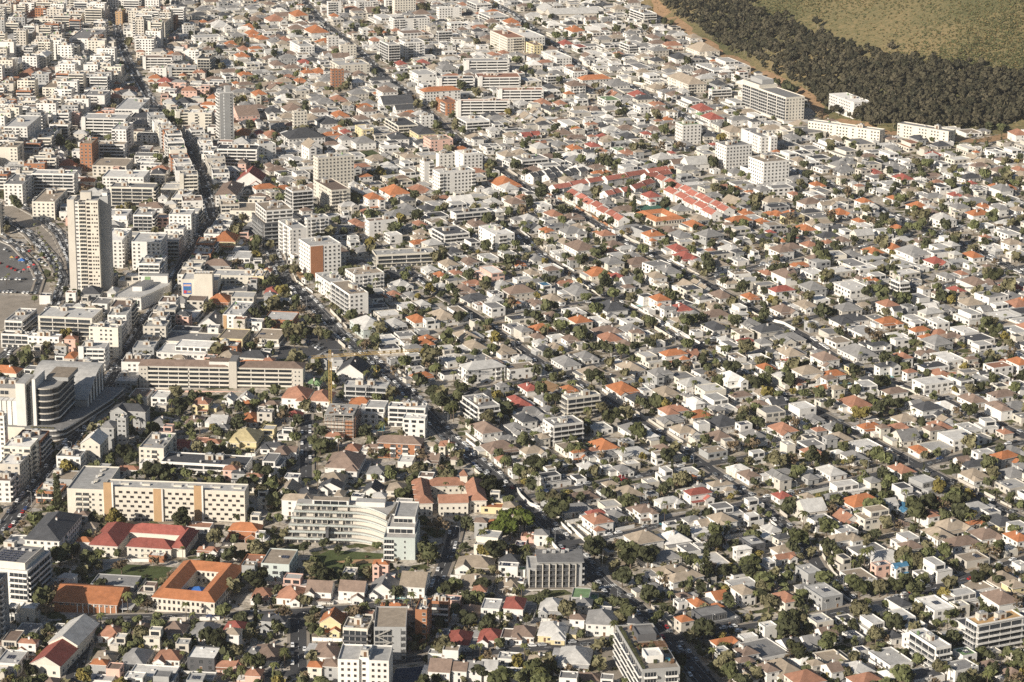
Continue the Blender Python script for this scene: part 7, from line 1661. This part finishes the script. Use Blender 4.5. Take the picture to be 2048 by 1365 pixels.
for si, (P, T_, wid, main) in enumerate(streets):
    for k in range(2, len(P) - 2):
        for sgn in (-1, 1):
            s = Vector((T_[k].y, -T_[k].x, 0)) * sgn
            if RC.random() < (.50 if main else .26):
                q = P[k] + s * (wid / 2 - 1.05)
                if not on_other_road(q.x, q.y, si, 2.5): slots.append((q, math.atan2(T_[k].y, T_[k].x) + (math.pi if sgn < 0 else 0), .05 + .03 * si))
            elif main and RC.random() < .30:
                q = P[k] + s * 1.7; slots.append((q, math.atan2(T_[k].y, T_[k].x) + (math.pi if sgn < 0 else 0), .05 + .03 * si))
slots = [q for q in slots if inframe(q[0], 5)]
slots.sort(key=lambda q: -scale_at(q[0]))
for q in slots: car(q[0], q[1], q[2])
fc = MB()
for P, a in FARCARS:
    m_ = RC.choice(('car_white', 'car_white', 'car_silver', 'car_grey', 'car_black')); M = Matrix.Translation(P) @ Matrix.Rotation(a, 4, 'Z'); i = len(fc.v)
    b = MB(); b.box(-2.1, -.85, .3, 2.1, .85, .9, m_); b.box(-1.5, -.72, .9, .9, .72, 1.4, 'glass', top=m_)
    fc.v += [tuple(M @ Vector(v)) for v in b.v]; fc.f += [tuple(i + k for k in f) for f in b.f]; fc.m += b.m
if fc.f: o = link('distant_cars', fc.mesh('distant_cars')); o["kind"] = "stuff"; o["label"] = 'many small cars along the far streets'; o["category"] = 'cars'
print('far cars', len(FARCARS))
# ------------------------------------------------------------------ street lamps, pools, tents
lb = MB(); lb.cone(0, 0, 0, 8.5, .11, .07, 6, 'metal'); lm1 = lb.mesh('pole')
lb = MB(); lb.bar((0, 0, 8.4), (1.8, 0, 8.8), .1, 'metal'); lm2 = lb.mesh('arm'); lb = MB(); lb.box(1.5, -.18, 8.7, 2.3, .18, 8.88, 'frame'); lm3 = lb.mesh('lamp_head')
nl = 0
for si, (P, T_, wid, main) in enumerate(streets):
    for k in range(4, len(P) - 4, 8 if main else 11):
        sgn = 1 if (k // 8) % 2 else -1; s = Vector((T_[k].y, -T_[k].x, 0)) * sgn; q = P[k] + s * (wid / 2 + .6); x, y, sc_ = proj(q)
        if not (0 < x < 2048 and 380 < y < 1365) or on_other_road(q.x, q.y, si, 1) or occ_at(q.x, q.y) == 1: continue
        T = Thing('street_lamp', Vector((q.x, q.y, zbase(q.x, q.y))), math.atan2(-s.y, -s.x))
        for n_, me in (('pole', lm1), ('arm', lm2), ('lamp_head', lm3)): link(n_, me, T.root)
        register(T, 'street lamp', 'grey street lamp', 'street lamps'); nl += 1
for (x, y, rd, w_, d_) in ((1252, 414, 25, 9, 4), (1283, 612, 25, 7, 4), (1084, 1336, 25, 6, 3.5), (1690, 767, 25, 7, 4), (1916, 1058, 25, 7, 4), (762, 858, 0, 4.5, 9), (1683, 1130, 25, 6, 3.5), (1778, 755, 25, 6, 4), (1330, 1048, 25, 6, 3.5), (800, 1196, 0, 7, 3), (1484, 716, 25, 6, 3.5), (1826, 602, 25, 6, 3.5), (1600, 560, 25, 6, 3.5)):
    P = gbase(x, y); T = Thing('swimming_pool', P, math.radians(rd)); boxpart(T, 'rim', -w_ / 2 - .6, -d_ / 2 - .6, -.5, w_ / 2 + .6, d_ / 2 + .6, .12, 'paving'); boxpart(T, 'water', -w_ / 2, -d_ / 2, -.4, w_ / 2, d_ / 2, .16, 'pool'); register(T, 'pool', 'turquoise swimming pool', 'garden pools')
for (x, y, m_, sz, nm, lb_) in ((44, 527, 'blue_cloth', 5, 'canopy_tent', 'blue peaked tent beside the beach car park'), (24, 521, 'crane_yellow', 3, 'play_castle', 'yellow and red inflatable beside the blue tent'), (58, 541, 'red_cloth', 2.6, 'market_stall', 'red stall in front of the blue tent'), (48, 546, 'red_cloth', 2.2, 'market_stall', 'small red stall left of the larger red one'), (68, 536, 'red_cloth', 2.2, 'market_stall', 'red stall nearest the palm-lined road')):
    P = gbase(x, y); T = Thing(nm, P, 0); b = MB(); hip_roof(b, -sz / 2, -sz / 2, sz / 2, sz / 2, 2.6, sz * .35, .1, m_, m_); T.add('canopy', b)
    for a in (-1, 1):
        for c in (-1, 1): boxpart(T, 'post', a * sz * .45 - .06, c * sz * .45 - .06, 0, a * sz * .45 + .06, c * sz * .45 + .06, 2.5, 'metal')
    T.root["label"] = lb_; T.root["category"] = {'canopy_tent': 'tent', 'play_castle': 'inflatable', 'market_stall': 'stall'}[nm]
# sunken promenade deck on the beach side
T = lm('footbridge', 8, 668, 52); boxpart(T, 'deck', 0, -5, .2, 62, 5, 1.2, 'paving')
for k in range(5): boxpart(T, 'cross_beam', 6 + k * 12, -7.5, 1.25, 7.2 + k * 12, 7.5, 1.7, 'wall_cream')
for s in (-1, 1): boxpart(T, 'parapet', 0, s * 5.0 - .2, 1.2, 62, s * 5.0 + .2, 2.2, 'wall_cream')
T.root["label"] = 'pale ramped promenade deck with cross beams at the left edge'; T.root["category"] = 'promenade deck'

# ------------------------------------------------------------------ joined far masses
for name, mb in STUFF.items():
    o = link(name, mb.mesh(name)); o["kind"] = "stuff"; o["label"], o["category"] = ('closely packed houses filling the far streets', 'houses') if name == 'distant_houses' else ('packed mid-rise blocks of the far seaside district', 'buildings')

# ------------------------------------------------------------------ the air: a thin even haze over the town
HAZE = 0.000028
if HAZE:
    hb = MB(); hb.box(-5000, -800, -320, 5000, 7500, 520, 'asphalt'); o = link('haze', hb.mesh('haze')); o["kind"] = "stuff"; o["label"] = 'thin pale haze in the air over the town'; o["category"] = 'haze'
    hmat = bpy.data.materials.new('haze_air'); hmat.use_nodes = True; nt = hmat.node_tree
    for n in list(nt.nodes): nt.nodes.remove(n)
    out = nt.nodes.new("ShaderNodeOutputMaterial"); pvn = nt.nodes.new("ShaderNodeVolumePrincipled"); pvn.inputs["Density"].default_value = HAZE; pvn.inputs["Color"].default_value = (0.92, 0.93, 0.95, 1); pvn.inputs["Anisotropy"].default_value = 0.2
    nt.links.new(pvn.outputs[0], out.inputs["Volume"]); o.data.materials.clear(); o.data.materials.append(hmat)
    scene.cycles.volume_bounces = 0

# ------------------------------------------------------------------ labels that single each thing out
ORD = ['nearest', 'second', 'third', 'fourth', 'fifth', 'sixth', 'seventh', 'eighth', 'ninth', 'tenth', 'eleventh', 'twelfth', 'thirteenth', 'fourteenth', 'fifteenth', 'sixteenth', 'seventeenth', 'eighteenth', 'nineteenth', 'twentieth']
ORD += ['twenty-' + o for o in ('first', 'second', 'third', 'fourth', 'fifth', 'sixth', 'seventh', 'eighth', 'ninth')] + ['thirtieth'] + ['thirty-' + o for o in ('first', 'second', 'third', 'fourth', 'fifth', 'sixth', 'seventh', 'eighth', 'ninth')]
buckets = {}
for rec in REG:
    o, cat, desc, x, y, grp = rec
    short, lx, ly = min(LAND, key=lambda l: math.hypot(l[1] - x, (l[2] - y) * 1.4))
    dx, dy = x - lx, y - ly
    if abs(dx) > 1.1 * abs(dy): rel = 'right of' if dx > 0 else 'left of'
    else: rel = 'in front of' if dy > 0 else 'behind'
    buckets.setdefault((desc, rel, short), []).append((math.hypot(dx, dy), rec))
for (desc, rel, short), L in buckets.items():
    L.sort(key=lambda t: t[0])
    for i, (_, (o, cat, _d, x, y, grp)) in enumerate(L):
        if len(L) == 1: o["label"] = f"{desc} {rel} {short}"
        else: o["label"] = f"{desc}, {ORD[min(i, len(ORD) - 1)]} such {rel} {short}"
        o["category"] = cat
        if grp: o["group"] = grp
print('things', len(REG), 'cars', ncar, 'lamps', nl, 'walls', nw, 'trees', len(TREES), 'objects', len(bpy.data.objects))
